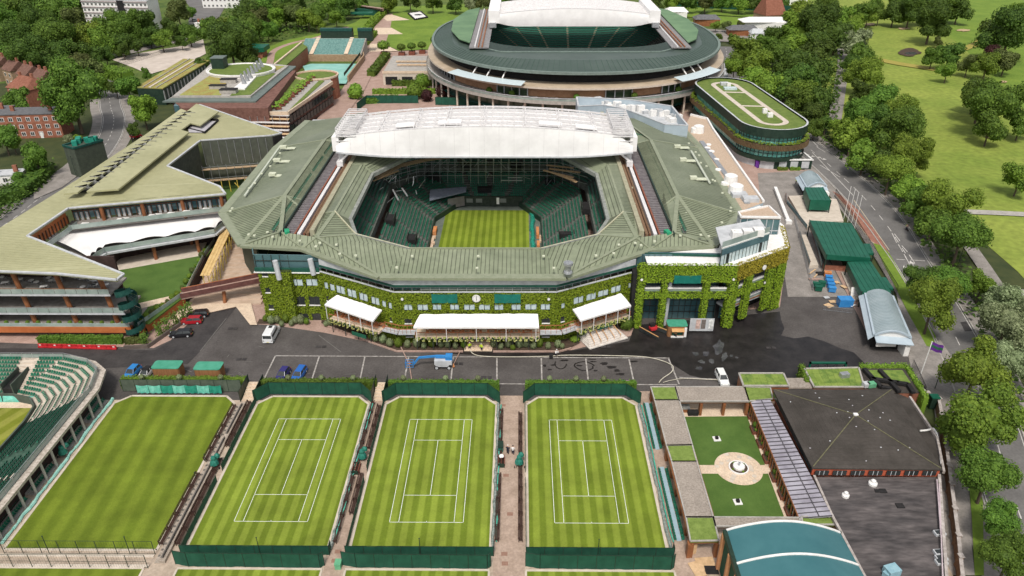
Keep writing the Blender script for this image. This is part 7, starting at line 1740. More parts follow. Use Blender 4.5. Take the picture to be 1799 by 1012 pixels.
for (t_,w_,l_,h_,m_) in [(.12,4.6,2.6,.7,GLASSL),(.02,1.4,1.4,1.2,WHITE),(.8,1.4,1.4,1.4,WHITE),(.9,1.6,1.6,1.3,WHITE),(-.02,3,2,1,GREYW)]: p = Vector((*A_,12.8)).lerp(Vector((*B_,12.8)),t_); mu.p(MB().cbox(p.x+(1 if l_ < 2 else 0),p.y,12.8,w_,l_,h_),'roof_box',m_)
fm = MB(); q = stad(12.25,6.6,n=70); q2 = stad(12.25,8.3,n=70)
for a, b in zip(q,q2): fm.beam(a,b,.28,.2)
for i in range(40): a = Vector(q[141-1]).lerp(Vector(q[0]),i/40); fm.beam(a,a+Vector((0,0,1.7)),.28,.2)
mu.p(fm,'bronze_fins',MATS['bronze_fins'],kind='stuff')
fm = MB()
for r_, z0, z1 in ((10.98,4.2,6.6),(10.48,8.3,10.4)):
	for a, b in zip(stad(r_,z0,n=24),stad(r_,z1,n=24)): fm.beam(a,b,.16,.16)
	fm.path(stad(r_,z0+1.1,n=24),.12,.14)
mu.p(fm,'glazing_bars',frame_m,kind='stuff'); fm = MB(); q = stad(11.5,8.5,n=40)
for a in q+[Vector(q[-1]).lerp(Vector(q[0]),i/22) for i in range(22)]:
	for _ in range(7): leaf_quad(fm,(a[0]+rq.gauss(0,.35),a[1]+rq.gauss(0,.35),8.4+rq.uniform(0,.7)),(rq.gauss(0,.5),-.3,1),.7,rq)
mu.p(fm,'ledge_plants',LEAF_Y,kind='stuff'); p = G(1341,290,1); pm_ = mat('purple_banner', (.1,.02,.2), (.14,.035,.27)); mu.p(MB().box(p[0]-2.6,p[1]-.3,0,p[0]-1.5,p[1]+2.5,3).box(p[0]+1.5,p[1]-.3,0,p[0]+2.6,p[1]+2.5,3).box(p[0]-2.6,p[1]-.3,2.6,p[0]+2.6,p[1]+2.5,3.1),'purple_door_surround',pm_); mu.p(MB().box(p[0]-1.5,p[1],0,p[0]+1.5,p[1]+2.5,2.6),'entrance_door',DARK)
wb = T('white_boundary_wall', 'grey wall with white coping and panels right of the rounded block', 'wall', (90,231,0)); a = G(1358,297); b = G(1424,297); wb.p(MB().box(a[0],a[1]-.2,0,b[0],a[1]+.2,3.0),'wall_body',DKGREEN); wb.p(MB().box(a[0],a[1]-.4,3,b[0]+.3,a[1]+.4,3.3).beam((b[0],a[1],3.1),(b[0]-1,a[1]+14,3.1),.6,.4),'white_coping',WHITE)
for k in range(3): x = a[0]+1.6+k*3.6; wb.p(MB().box(x,a[1]-.35,.4,x+2.4,a[1]-.22,2.6),'white_panel',GREYW)
for k in range(2): x = a[0]+2.6+k*4; hedge([(x-1.6,a[1]-1.2),(x+1.6,a[1]-1.2)],1,1.0,LEAF_L,['left','right'][k]+' planter hedge before the grey wall by the rounded block',dens=8,s=.4)
s4 = T('broad_steps', 'broad cream steps between oval stadium and rounded block', 'steps', (62,285,0))
for k in range(9): s4.p(MB().slab(GP([(1196+k*.5,194-k*3.2),(1238+k*.2,194-k*3.2),(1238,190.8-k*3.2),(1196,190.8-k*3.2)],.5+k*.3),.5+k*.3),'step',STONE)
t = T('white_ramp', 'pale sloping ramp behind the rounded block', 'ramp', (78,330,0)); t.p(MB().slab(GP([(1262,140),(1280,140),(1276,112),(1262,112)],1.5),.4),'ramp_deck',GREYW)
# ================================================================ east gate: canopies, turnstiles, flags
def canopy(pts, z, label, h=2.4, skirt=1.3):
	q = GP(pts,z); c = q[0]; t = T('green_canopy', label, 'canopy', (c[0],c[1],0)); t.p(MB().slab(q,.35),'green_roof',GREENP,fix=True); t.p(MB().wall([(p[0],p[1]) for p in q],z-skirt,z-.05,.15,True),'green_fascia',GREENP)
	s_ = MB(); ribs(s_,q,q[1],q[2],1.1,.07,.05); t.p(s_,'roof_seams',GREEND,kind='stuff') if s_.v else None
	for p in q: t.p(MB().tube((p[0]*.99+.01*q[2][0],p[1],0),(p[0]*.99+.01*q[2][0],p[1],z),.15),'post',DKGREEN)
	return t
canopy([(1414,329),(1462,332),(1448,356-29),(1444,327)],4,'x') if 0 else None
c1_ = canopy([(1423,351),(1460,352),(1446,329),(1414,329)],4.6,'small dark green canopy by the flagpoles',skirt=3.0); c2_ = canopy([(1452,447),(1530,453),(1496,392),(1423,387)],4.8,'largest green canopy roof beside the road railings'); c3_ = canopy([(1514,512),(1566,514),(1530,459),(1489,460)],4.0,'middle green canopy roof next to the curved grey roof',skirt=1.8)
canopy([(1524,445),(1535,445),(1528,428),(1517,428)],3.4,'tiny green canopy beside the largest green roof',skirt=.5); canopy([(1552,505),(1570,507),(1556,487),(1545,487)],3.2,'tiny green canopy beside the middle green roof',skirt=.5)
t = T('entry_kiosk_base', 'brown brick counter base under the large green canopy', 'kiosk', (84,180,0)); q = GP([(1455,478),(1489,478),(1490,462),(1450,455),(1425,395),(1500,400),(1530,450)],0); t.p(MB().wall([(p[0],p[1]) for p in GP([(1445,474),(1488,476),(1489,466)],0)],0,1.3,.4),'brick_wall',BRICK); t.p(MB().prism([(p[0],p[1]) for p in GP([(1452,456),(1520,460),(1490,412),(1432,408)],0)],0,3.2),'dark_booth',DARK)
t = T('beige_ramp', 'beige raised ramp with glass railings beside the green canopies', 'ramp', (77,195,0)); t.p(MB().slab(GP([(1385,344),(1415,343),(1470,350),(1482,388),(1424,392),(1418,400)],.9),.9),'ramp_floor',CONCB); t.p(MB().slab(GP([(1406,412),(1416,412),(1438,466),(1422,466)],.9),.9),'ramp_floor',CONCB); t.p(MB().slab(GP([(1478,478),(1500,478),(1526,520),(1500,528)],.5),.5),'ramp_floor',CONCB)
for ln in ([(1380,345),(1382,358),(1417,402)],[(1404,412),(1422,466)],[(1421,392),(1436,440),(1443,468)]): t.p(MB().path([(p[0],p[1],1.6) for p in GP(ln,1.0)],.06,1.1),'glass_railing',DKGREEN if 0 else GLASS); t.p(MB().path([(p[0],p[1],.5) for p in GP(ln,0)],.3,.95),'brick_plinth',BRICK)
def barrel(pts, z, rise, label, front=True):
	A, B, C, D = [Vector(p) for p in GP(pts, z)]     # near-left near-right far-right far-left
	t = T('curved_roof_building', label, 'building', ((A.x+C.x)/2,(A.y+C.y)/2,0)); n = 14; vs = []
	for k in range(n+1):
		u = k/n; h = rise*math.sin(math.pi*u)**.8 if 0 < u < 1 else 0; vs += [A.lerp(B,u)+Vector((0,0,h)), D.lerp(C,u)+Vector((0,0,h))]
	t.p(MB().add(vs,[(2*k,2*k+2,2*k+3,2*k+1) for k in range(n)]),'curved_metal_roof',mat('pale_blue_metal', (.27,.33,.35), (.33,.39,.41), rough=.4, scale=.3, obj='world'),smooth=True,fix=True)
	m_ = MB(); L = (D-A).length; k_ = int(L/.6)
	for j in range(k_+1):
		w = j/k_; pts2 = [vs[2*i].lerp(vs[2*i+1],w)+Vector((0,0,.05)) for i in range(n+1)]; m_.path(pts2,.06,.06) if j % 1 == 0 else None
	t.p(m_,'roof_seams',MATS['pale_blue_metal'],kind='stuff'); t.p(MB().add([vs[2*i] for i in range(n+1)],[tuple(range(n+1))]),'white_gable',WHITE); t.p(MB().path([vs[2*i]+Vector((0,-.15,.1)) for i in range(n+1)],.4,.3).beam(A,D,.5,.3).beam(B,C,.5,.3),'roof_edge_trim',PBLUE)
	a,b,c,d = A.lerp(B,.06),A.lerp(B,.94),D.lerp(C,.94),D.lerp(C,.06); t.p(MB().prism([(a.x,a.y+1.2),(b.x,b.y+1.2),(c.x,c.y),(d.x,d.y)],0,z-.1),'dark_turnstile_hall',DARK)
	t.p(MB().slab([tuple(A+Vector((-.2,-1.8,-.5))),tuple(B+Vector((0,-1.8,-.5))),tuple(B+Vector((0,0,0))),tuple(A)],.15),'front_canopy',PBLUE); t.p(MB().box(A.x+.3,A.y-1.2,z-1.9,B.x-2.6,A.y-.9,z-.9),'white_sign_panel',WHITE); t.p(MB().box(B.x-1.2,A.y-2.2,0,B.x-.2,A.y+.4,z-.6),'white_pier',WHITE)
	t.p(MB().slab([tuple(A+Vector((-1.3,-.5,-.7))),tuple(A+Vector((0,0,-.1))),tuple(D+Vector((0,0,-.1))),tuple(D+Vector((-1.3,0,-.7)))],.12),'side_canopy',PBLUE,fix=True); return t
barrel([(1536,589),(1600,594),(1568,520),(1520,515)],3.6,1.3,'pale blue curved metal roof over white turnstile hall at the entrance gate'); barrel([(1418,330),(1452,327),(1434,306),(1405,308)],3.6,1.3,'small pale blue curved roof hall beside the upper road')
fl = [(1482,385,1493,339),(1489,390,1499,346),(1495,396,1505,353),(1501,402,1510,360)]
for k,(a,b,c,d) in enumerate(fl): p = G(a,b); pole(p[0],p[1],9.5,ordi(k)+' white flagpole from the far end beside the bus bay','flagpole',WHITE,.07,'flagpoles beside the bus bay','flagpole',0)
fp = T('flagpole', 'tall white flagpole with purple and green flag at the entrance gate', 'flagpole', (75.1,114.8,0)); fp.p(MB().tube((75.1,114.8,0),(75.3,114.8,9.6),.09),'pole',WHITE); n = 10
for c_, z0, z1, m_ in ((0,7.8,8.4,pm_),(1,8.4,8.9,mat('flag_green', (.02,.12,.05), (.03,.16,.07))),(2,8.9,9.5,pm_)):
	vs = []
	for k in range(n+1): x = 75.35+k*.24; w = .18*math.sin(k*.9); vs += [(x,114.8+w,z0-k*.09),(x,114.8+w,z1-k*.09)]
	fp.p(MB().add(vs,[(2*k,2*k+2,2*k+3,2*k+1) for k in range(n)]),'flag_stripe',m_)
def railing(line, h, label, m=None):
	P_ = [G(*p) for p in line]; t = T('railing_fence', label, 'fence', P_[0]); r_ = MB(); L = 0
	for a, b in zip(P_[:-1],P_[1:]):
		a = Vector(a); b = Vector(b); n = int((b-a).length/.35)
		for z in (.2,h): r_.beam(a+Vector((0,0,z)),b+Vector((0,0,z)),.07,.07)
		for k in range(n): p = a.lerp(b,k/n); r_.beam(p,p+Vector((0,0,h)),.04,.04)
	t.p(r_,'iron_bars',m or DARK,kind='stuff')
railing([(1466,345),(1500,395),(1545,470),(1575,520)],2.4,'black iron railings between the green canopies and the road'); railing([(1600,650),(1612,676),(1622,700)],2.4,'black iron gate railings near the tall flagpole'); railing([(520,360-130),(545,205)],1,'x') if 0 else None
railing([(195,335),(225,300),(236,255),(222,228)],1.8,'dark railings curving along the left road'); railing([(200,122),(290,94),(380,66)],2,'mesh fence along the sandy yard')
wg = T('green_gate_frame', 'low green framed gate with crossed braces on the dark tarmac', 'gate', (62,122,.2)); a, b = G(1419,652,.2), G(1484,652,.2); wg.p(MB().box(a[0],a[1]-.2,2.0,b[0],a[1]+.2,2.3).box(a[0],a[1]-.2,.2,a[0]+.3,a[1]+.2,2.3).box(b[0]-.3,a[1]-.2,.2,b[0],a[1]+.2,2.3),'green_frame',GREENP)
m_ = MB()
for k in range(4): x0 = a[0]+(b[0]-a[0])*k/4; x1 = a[0]+(b[0]-a[0])*(k+1)/4; m_.beam((x0,a[1],.3),(x1,a[1],2),.06,.06).beam((x1,a[1],.3),(x1,a[1],2),.08,.08).beam((x0,a[1],1.2),(x1,a[1],.4),.06,.06)
wg.p(m_,'brace_bars',DARK);
wr = T('white_rail_barrier', 'long white sloped barrier on the plaza by the ivy corner', 'barrier', (74,200,0)); a, b = G(1361,335), G(1384,392); wr.p(MB().beam((a[0],a[1],.9),(b[0],b[1],.6),.9,.8).cbox(b[0],b[1]-.3,0,1.6,1.4,1.0),'white_body',WHITE)
# ================================================================ cloister garden block
ZCR = 3.4
cg_ = T('cloister_building', 'timber colonnade with gravel and grass roof squares round a turf courtyard', 'building', (33,92,0))
GRV = mat('gravel_roof', (.24,.2,.165), (.38,.33,.28), scale=3.5, detail=8, obj='world', scale2=.4, amt2=.1); RG = mat('roof_grass_square', (.13,.19,.035), (.2,.27,.06), scale=1.2, detail=7, obj='world', scale2=6)
def rr_slab(pts, m, name='flat_roof', z=ZCR, t_=.3, dz=0): return cg_.p(MB().slab(GP(pts,z+dz),t_), name, m, fix=True)
W_ = [((1143,680),(1186,680),(1193,703),(1150,703),RG),((1150,703),(1193,703),(1216,782),(1171,783),GRV),((1171,783),(1216,782),(1224,811),(1180,811),RG),((1180,811),(1224,811),(1253,909),(1205,909),GRV),((1205,909),(1253,909),(1263,950),(1213,951),RG),
	((1186,680),(1308,680),(1316,705),(1193,705),GRV),((1308,680),(1353,681),(1358,701),(1316,705),RG),((1253,909),(1405,910),(1406,925),(1257,925),GRV),((1408,908),(1460,908),(1466,922),(1410,922),RG)]
for a,b,c,d,m_ in W_:
	rr_slab([a,b,c,d], m_, 'roof_square'); q = [Vector(v)+Vector((0,0,.06)) for v in GP([a,b,c,d],ZCR)]; cg_.p(MB().path(q+[q[0]],.22,.16),'roof_edge',CONC)
for a,b in [((1143,681),(1213,952)),((1193,706),(1253,908)),((1193,706),(1316,706)),((1213,952),(1263,951)),((1253,925),(1406,926))]: A = Vector(G(*a,3.0)); B = Vector(G(*b,3.0)); cg_.p(MB().beam(A,B,.2,.55),'timber_fascia',COLUMN)
for a,b,n in [((1143,681),(1213,952),9),((1193,706),(1253,908),7),((1193,706),(1316,706),3),((1213,952),(1263,951),1)]:
	for k in range(n+1): p = Vector(G(*a,3.0)).lerp(Vector(G(*b,3.0)),(k+.02)/(n+.04) if n else 0); cg_.p(MB().cbox(p.x+(.25 if a[0] < 1190 else -.2),p.y,.2,.45,.9,2.6),'timber_post',COLUMN)
sheet('cloister_floor', GP([(1146,700),(1180,700),(1270,1012),(1185,1012)]), MATS['worn_path_paving'], z=.235); sheet('cloister_shade_floor', GP([(1193,706),(1330,705),(1330,740),(1200,740)]), STONE, z=.24)
ct = T('courtyard_garden', 'turf courtyard with two lawns, circular stone paving and a white fountain', 'garden', (38,91,.2))
Q = GP([(1201,731),(1312,731),(1378,909),(1253,909)],.26); ct.p(MB().poly(Q),'lawn_turf',TURF)
ct.p(MB().slab(GP([(1312,730),(1322,706),(1330,706),(1400,909),(1378,909)],.29),.1),'stone_border',STONE,fix=True); ct.p(MB().slab(GP([(1201,732),(1193,706),(1325,706),(1320,731)],.27),.1),'stone_border',STONE,fix=True)
c = Vector(G(1297,825,0)); ct.p(MB().lathe((c.x,c.y,.2),[(3.8,0),(3.8,.1)],40),'stone_circle',STONE); ct.p(MB().slab(GP([(1228,817),(1350,817),(1354,832),(1232,832)],.285),.05),'stone_path',STONE,fix=True)
# individually laid slabs of the circle
for r0_, r1_, n_ in ((1.75,2.4,16),(2.4,3.1,22),(3.1,3.75,28)):
	for k in range(n_):
		a0, a1 = 2*math.pi*k/n_+.01, 2*math.pi*(k+1)/n_-.02; dz = rq.uniform(0,.012)
		ct.p(MB().slab([(c.x+(r0_+.02)*math.cos(a0),c.y+(r0_+.02)*math.sin(a0),.325+dz),(c.x+(r1_-.02)*math.cos(a0),c.y+(r1_-.02)*math.sin(a0),.325+dz),(c.x+(r1_-.02)*math.cos(a1),c.y+(r1_-.02)*math.sin(a1),.325+dz),(c.x+(r0_+.02)*math.cos(a1),c.y+(r0_+.02)*math.sin(a1),.325+dz)],.03),'paving_slab',STONE if (k*7+int(r0_*3))%5 else CONCB)
f_ = T('fountain', 'round white tiered fountain in the middle of the stone circle', 'fountain', (c.x,c.y,.3)); f_.p(MB().lathe((c.x,c.y,.3),[(1.6,0),(1.6,.25),(1.4,.25),(1.4,.12)],28),'outer_rim',WHITE); f_.p(MB().lathe((c.x,c.y,.3),[(1.38,.1),(1.38,.2)],24),'planted_ring',SOIL); f_.p(MB().lathe((c.x,c.y,.3),[(.95,0),(.95,.55),(.88,.62),(.8,.58),(.25,.55)],24),'white_drum',WHITE); f_.p(MB().lathe((c.x,c.y,.85),[(.1,0),(.08,.5),(.22,.6),(.05,.65)],8),'bronze_figure',STEEL)
for k in range(4): t_ = .6+k*1.5; bush(c.x+1.17*math.cos(t_),c.y+1.17*math.sin(t_),.4,.2,LEAF_Y,['left','lower','right','upper'][k]+' small yellow bush inside the fountain rim','bush','small bushes in the fountain rim')
for (px,py,l) in [(1259,771,'upper'),(1296,882,'lower')]: p = G(px,py,.3); t = T('plinth', 'square white plinth with dark block on the '+l+' courtyard lawn', 'plinth', p); t.p(MB().cbox(p[0],p[1],.26,1.2,1.2,.12,.1),'white_base',WHITE); t.p(MB().cbox(p[0],p[1],.38,.5,.5,.4),'dark_block',DARK)
for k,(px,py) in enumerate([(1314,729),(1321,755),(1332,779),(1343,806),(1356,838),(1370,869),(1382,899)]):
	p = G(px,py,.6); t = T('topiary_planter', ordi(k)+' clipped round topiary in a rust planter from the far end of the courtyard', 'planter', (p[0]+.5,p[1],.25), 'topiary planters beside the glazed corridor'); t.p(MB().cbox(p[0]+.6,p[1],.25,1.5,1.9,.6),'rust_box',MATS['rust_planter']); t.p(MB().cbox(p[0]+.6,p[1],.8,1.3,1.7,.1),'soil',SOIL)
	bush(.5-.3,.35,.7,.62,LEAF_M,'',parent=t.r,name='round_topiary',kind='a'); bush(.1,-.5,.6,.4,LEAF_L,'',parent=t.r,name='low_plants',sq=.7)
t = T('patio_chest', 'black storage chest under the gravel colonnade roof', 'chest', G(1217,726,.3)); p = G(1217,728,.3); t.p(MB().cbox(p[0],p[1],.3,1.8,.9,.8),'chest_body',DARK); t = T('patio_cooker', 'outdoor cooker on brown stand under the gravel colonnade roof', 'cooker', G(1203,722,.3)); p = G(1203,722,.3); t.p(MB().cbox(p[0],p[1],.3,1.4,.9,.7),'brown_stand',COLUMN); t.p(MB().cbox(p[0],p[1],1.0,1.5,1.0,.5),'steel_hood',STEEL)
# glazed corridor with ribbed lilac glass roof
gc = T('glazed_corridor', 'long lean-to corridor with ribbed lilac grey glass roof beside the courtyard', 'building', (46,90,0)); q = [G(1318,704,3.2),G(1353,702,4.2),G(1462,906,4.4),G(1405,911,3.2)]
gc.p(MB().slab(q,.2),'glass_roof',mat('lilac_grey_glazing', (.27,.25,.29), (.42,.4,.45), rough=.25, scale=.4, detail=5, spec=.6, obj='world'),fix=True); m_ = MB(); ribs(m_,q,q[0],q[1],.62,.1,.1)
for k in range(31):
	a = Vector(q[0]).lerp(Vector(q[3]),k/30)+Vector((0,0,.06)); b = Vector(q[1]).lerp(Vector(q[2]),k/30)+Vector((0,0,.06)); gc.p(MB().beam(a,b,.1,.12),'glazing_rib',mat('dark_rib_metal', (.07,.065,.075), (.1,.095,.1)))
gc.p(MB().beam(Vector(q[0]).lerp(Vector(q[1]),.55)+Vector((0,0,.1)),Vector(q[3]).lerp(Vector(q[2]),.6)+Vector((0,0,.1)),.1,.1),'cross_rail',MATS['dark_rib_metal']); gc.p(MB().beam(Vector(q[0])+Vector((0,0,-.15)),Vector(q[3])+Vector((0,0,-.15)),.25,.3),'eaves_beam',COLUMN)
for k in range(27): p = Vector(q[0]).lerp(Vector(q[3]),k/26); gc.p(MB().box(p.x-.1,p.y-.12,.25,p.x+.1,p.y+.12,3.1),'timber_mullion',COLUMN)
A, B = Vector(q[0]), Vector(q[3]); gc.p(MB().beam((A.x+.35,A.y,1.6),(B.x+.35,B.y,1.6),.08,2.7),'glass_wall',GLASSD)
for k in range(26):
	if k % 2: p = Vector(q[0]).lerp(Vector(q[3]),(k+.5)/26); gc.p(MB().cbox(p.x+.25,p.y,.6,.08,.7,1.7),'pale_blind',GREYW)
# dark pyramidal roof hall
dh = T('dark_roof_hall', 'dark brown shallow pyramid roof hall with red orange clerestory windows', 'building', (60,97,0)); DR = mat('dark_felt_roof', (.04,.034,.028), (.068,.058,.05), rough=.8, scale=.25, detail=9, obj='world', scale2=2.5, amt2=.12)
a,b,c_,d = [Vector(v) for v in GP([(1358,684),(1567,684),(1656,825),(1427,822)],5.2)]; ap = Vector(G(1503,729,7.2))
for tri in ((a,b),(b,c_),(c_,d),(d,a)): dh.p(MB().slab([tuple(tri[1]),tuple(tri[0]),tuple(ap)][::-1],.25),'roof_slope',DR,fix=True)
moss = mat('mossy_hip_line', (.1,.095,.05), (.15,.14,.08), scale=2);
for v in (a,b,c_,d): dh.p(MB().beam(v.lerp(ap,.02)+Vector((0,0,.06)),ap+Vector((0,0,.06)),.16,.08),'hip_ridge',moss)
m_ = MB()
for i in range(1,14):
	for u0,u1 in ((a,b),(b,c_),(c_,d),(d,a)):
		p0 = u0.lerp(ap,i/14)+Vector((0,0,.01)); p1 = u1.lerp(ap,i/14)+Vector((0,0,.01)); m_.beam(p0,p1,.05,.03)
dh.p(m_,'felt_laps',mat('felt_lap', (.055,.047,.04), (.075,.065,.055)),kind='stuff')
for k in range(22): p = [a,b,c_,d][k%4].lerp([b,c_,d,a][k%4],rq.random()).lerp(ap,rq.uniform(.1,.9)); dh.p(MB().cbox(p.x,p.y,p.z+.02,.22,.18,.05,rq.random()),'roof_patch',GREYW if k % 3 else MATS['lilac_render'])
dh.p(MB().cbox(ap.x,ap.y,ap.z-.05,.7,.5,.3),'apex_cap',WHITE)
RO = mat('red_orange_paint', (.42,.09,.045), (.52,.13,.07), rough=.5)
dh.p(MB().beam((d.x+.2,d.y+.3,4.35),(c_.x-.2,c_.y+.3,4.35),.3,1.4),'red_wall',RO); dh.p(MB().beam((a.x+.3,a.y-.3,4.35),(d.x+.3,d.y+.3,4.35),.3,1.4),'red_wall',RO); dh.p(MB().prism([(a.x+.6,a.y-.4),(b.x-.6,b.y-.4),(c_.x-.6,c_.y+.6),(d.x+.6,d.y+.6)],0,5.0),'brick_core',BRICK)
for k in range(7):
	x0 = d.x+.5+k*(c_.x-d.x-.6)/7; w = (c_.x-d.x)/7-.7; yy = min(d.y,c_.y)+.02; wn_ = dh.p(MB().box(x0,yy,3.95,x0+w,yy+.1,4.8),'clerestory_window',GLASSD); dh.p(MB().box(x0+w*.3,yy-.04,3.95,x0+w*.34,yy,4.8).box(x0+w*.62,yy-.04,3.95,x0+w*.66,yy,4.8),'window_mullion',GREYW,wn_)
for k in range(10): p = (a+Vector((.12,-.3,0))).lerp(d+Vector((.12,.3,0)),(k+.5)/10); dh.p(MB().cbox(p.x,p.y,3.95,.1,2.0,.8,-.0),'clerestory_window',GLASSD)
# large flat dark roof
fr2 = T('flat_dark_roof', 'large stained dark flat roof below the pyramid hall', 'building', (58,75,0)); FM2 = mat('stained_flat_roof', (.045,.04,.04), (.14,.12,.115), rough=.75, scale=.35, detail=10, obj='world', stretch=(.5,1.8,1), scale2=1.2, amt2=.3, lo=.35, hi=.75)
q = GP([(1432,838),(1645,838),(1660,1060),(1545,1060),(1462,905)],3.6); fr2.p(MB().slab(q,.3),'roof_sheet',FM2,fix=True); fr2.p(MB().prism([(p[0],p[1]) for p in q],0,3.3),'brick_wall',BROWNB); fr2.p(MB().path([Vector(q[1])+Vector((.3,0,.3)),Vector(q[2])+Vector((.3,0,.3))],.4,.6).path([Vector(q[0])+Vector((-.2,0,.2)),Vector(q[4])+Vector((-.2,0,.2)),Vector(q[3])+Vector((-.2,0,.2))],.35,.4),'pale_parapet',mat('weathered_coping', (.3,.26,.23), (.5,.45,.42), scale=1.5))
for k,(px,py,s_) in enumerate([(1533,851,.72),(1485,872,.6)]): p = G(px,py,3.6); fr2.p(MB().lathe((p[0],p[1],3.6),[(s_*.9,0),(s_*.9,.35),(s_*.5,.55),(s_*.5,.8),(s_*.3,.9)],14),'white_cowl_vent',WHITE)
for (px,py,w,l) in [(1551,863,1.0,.8),(1581,889,1.1,.9),(1541,863,.7,.6)]: p = G(px,py,3.6); fr2.p(MB().cbox(p[0],p[1],3.6,w,l,.15),'roof_hatch',DARK)
for (px,py) in [(1650,938),(1650,972),(1653,982),(1653,989)]: p = G(px,py,3.6); fr2.p(MB().cbox(p[0],p[1],3.6,1.5,.9,.35,.1),'grey_skylight',GREYW); fr2.p(MB().cbox(p[0],p[1],3.95,1.2,.6,.1,.1),'skylight_pane',GLASSD)
for i,(a_,b_) in enumerate([((1650,850),(1657,1030)),((1646,842),(1653,940))]): fr2.p(MB().tube(G(*a_,4.2),G(*b_,4.2),.09,n=6),'pink_pipe',mat('pinkish_pipe', (.5,.4,.42), (.6,.5,.52)))
p = G(1565,1008,3.6); MB().cbox(p[0],p[1],3.62,1.8,1.4,1.1,.3).cbox(p[0]-.7,p[1]-.3,3.62,1,.8,.7,.6).build('covered_unit',mat('pale_blue_cover', (.2,.36,.42), (.28,.45,.5), scale=2),label='pale blue covered lump at the bottom of the stained flat roof',cat='cover')
# teal marquee
mq = T('teal_marquee', 'curved teal blue roofed marquee with white ribs at the bottom edge', 'marquee', (39,68,0)); TM = mat('teal_blue_membrane', (.035,.13,.145), (.06,.175,.19), rough=.35, scale=.15, detail=6, obj='world', spec=.5)
L0, R0 = Vector(G(1276,932,7.5)), Vector(G(1476,936,7.5)); n = 20; Z = 7.5; vs = []; dirv = Vector((.0,-1,0)); L1 = Vector(G(1315,1060,7.5)); R1_ = Vector(G(1545,1060,7.5))
pr_ = lambda u: 1.9*math.sin(math.pi*u)**.9 if 0 < u < 1 else 0
for k in range(n+1): u = k/n; vs += [L0.lerp(R0,u)+Vector((0,0,pr_(u))), L1.lerp(R1_,u)+Vector((0,0,pr_(u)))]
mq.p(MB().add(vs,[(2*k,2*k+2,2*k+3,2*k+1) for k in range(n)]),'teal_roof',TM,smooth=True)
for w in (0,.485): mq.p(MB().path([vs[2*k].lerp(vs[2*k+1],w)+Vector((0,0,.08)) for k in range(n+1)],.3,.12),'white_rib',WHITE)
mq.p(MB().add([vs[2*k] for k in range(n+1)]+[tuple(L0+Vector((0,.1,-.8))),tuple(R0+Vector((0,.1,-.8)))],[tuple(range(n+1))]),'dark_gable',DKGREEN)
mq.p(MB().box(L0.x-.3,L0.y-.1,6.9,R0.x+.3,L0.y+.15,7.4).beam(L0+Vector((-.2,0,-.2)),L1+Vector((-.2,0,-.2)),.5,.7),'dark_frame',DKGREEN); mq.p(MB().beam((L0.x,L0.y,3.4),(L1.x,L1.y,3.4),.15,6.4),'green_side_wall',GREEND); mq.p(MB().beam((R0.x-.5,R0.y,3.4),(R1_.x-.5,R1_.y,3.4),.15,6.4),'green_side_wall',GREEND); mq.p(MB().beam((L0.x,L0.y-.1,3.4),(R0.x,R0.y-.1,3.4),.15,6.8),'green_end_wall',GREEND)
for k in range(4): p = L0.lerp(L1,.02+k*.3); mq.p(MB().cbox(p.x-.3,p.y,0,.45,.5,7.0),'orange_post',mat('orange_timber', (.5,.22,.1), (.6,.3,.15)))
t = T('ply_boards', 'pile of plywood boards on the ground left of the teal marquee', 'boards', (27.5,71.5,.2));
for k,(px,py,w,l,a_) in enumerate([(1240,990,2.6,2.2,.1),(1225,1000,1.6,2.6,.3),(1250,1002,1.8,1.4,.0)]): p = G(px,py,.3); t.p(MB().cbox(p[0],p[1],.25+k*.06,w,l,.05,a_),'ply_board',PLANKM if k != 2 else DARK)
p = G(1218,975,.5); MB().slab([(p[0]-.7,p[1],.3),(p[0]+.5,p[1]+.5,.3),(p[0]+.6,p[1]+.7,2.0),(p[0]-.6,p[1]+.2,2.0)],.06).build('leaning_board',PLANKM,label='leaning slatted ply board under the colonnade corner',cat='board')
# upper grass roofs, hedge roof and duct
ug = T('grass_roof_annex', 'low annex with tiled grass roof squares above the gravel colonnade', 'building', (50,115,0)); PT = mat('turf_tile_roof', (.1,.17,.03), (.19,.26,.05), scale=.9, detail=2, obj='world', scale2=4)
def tiles(par, pts, z, nx, ny, m_a, m_b, name='turf_tile'):
	P_ = [Vector(v) for v in GP(pts,z)]
	for i in range(nx):
		for j in range(ny):
			f = lambda u,v: P_[0].lerp(P_[1],u).lerp(P_[3].lerp(P_[2],u),v); e = .012
			par.p(MB().slab([tuple(f((i+e)/nx,(j+e)/ny)),tuple(f((i+1-e)/nx,(j+e)/ny)),tuple(f((i+1-e)/nx,(j+1-e)/ny)),tuple(f((i+e)/nx,(j+1-e)/ny))],.06+.02*rq.random()),name,m_a if rq.random() < .6 else m_b)
PT2 = mat('turf_tile_light', (.15,.22,.035), (.22,.29,.06), scale=.9, detail=3, obj='world')
for pts,nx,ny in (([(1298,657),(1376,657),(1386,679),(1306,679)],7,3),([(1413,649),(1508,647),(1518,681),(1430,681)],8,4)):
	q = GP(pts,3.6); ug.p(MB().prism([(p[0],p[1]) for p in q],0,3.35),'brown_wall',COLUMN); ug.p(MB().slab(q,.2),'roof_deck',CONC,fix=True); tiles(ug,pts,3.7,nx,ny,PT,PT2); ug.p(MB().path([Vector(v)+Vector((0,0,.15)) for v in q+[q[0]]],.3,.25),'roof_kerb',CONC)
q = GP([(1508,647),(1590,646),(1622,690),(1560,690),(1518,681)],3.6); ug.p(MB().prism([(p[0],p[1]) for p in q],0,3.4),'brick_wall',BRICK); ug.p(MB().slab(q,.15),'flat_roof',DR,fix=True); ug.p(MB().slab(GP([(1520,650),(1585,650),(1600,672),(1545,668)],3.75),.1),'turf_patch',PT,fix=True)
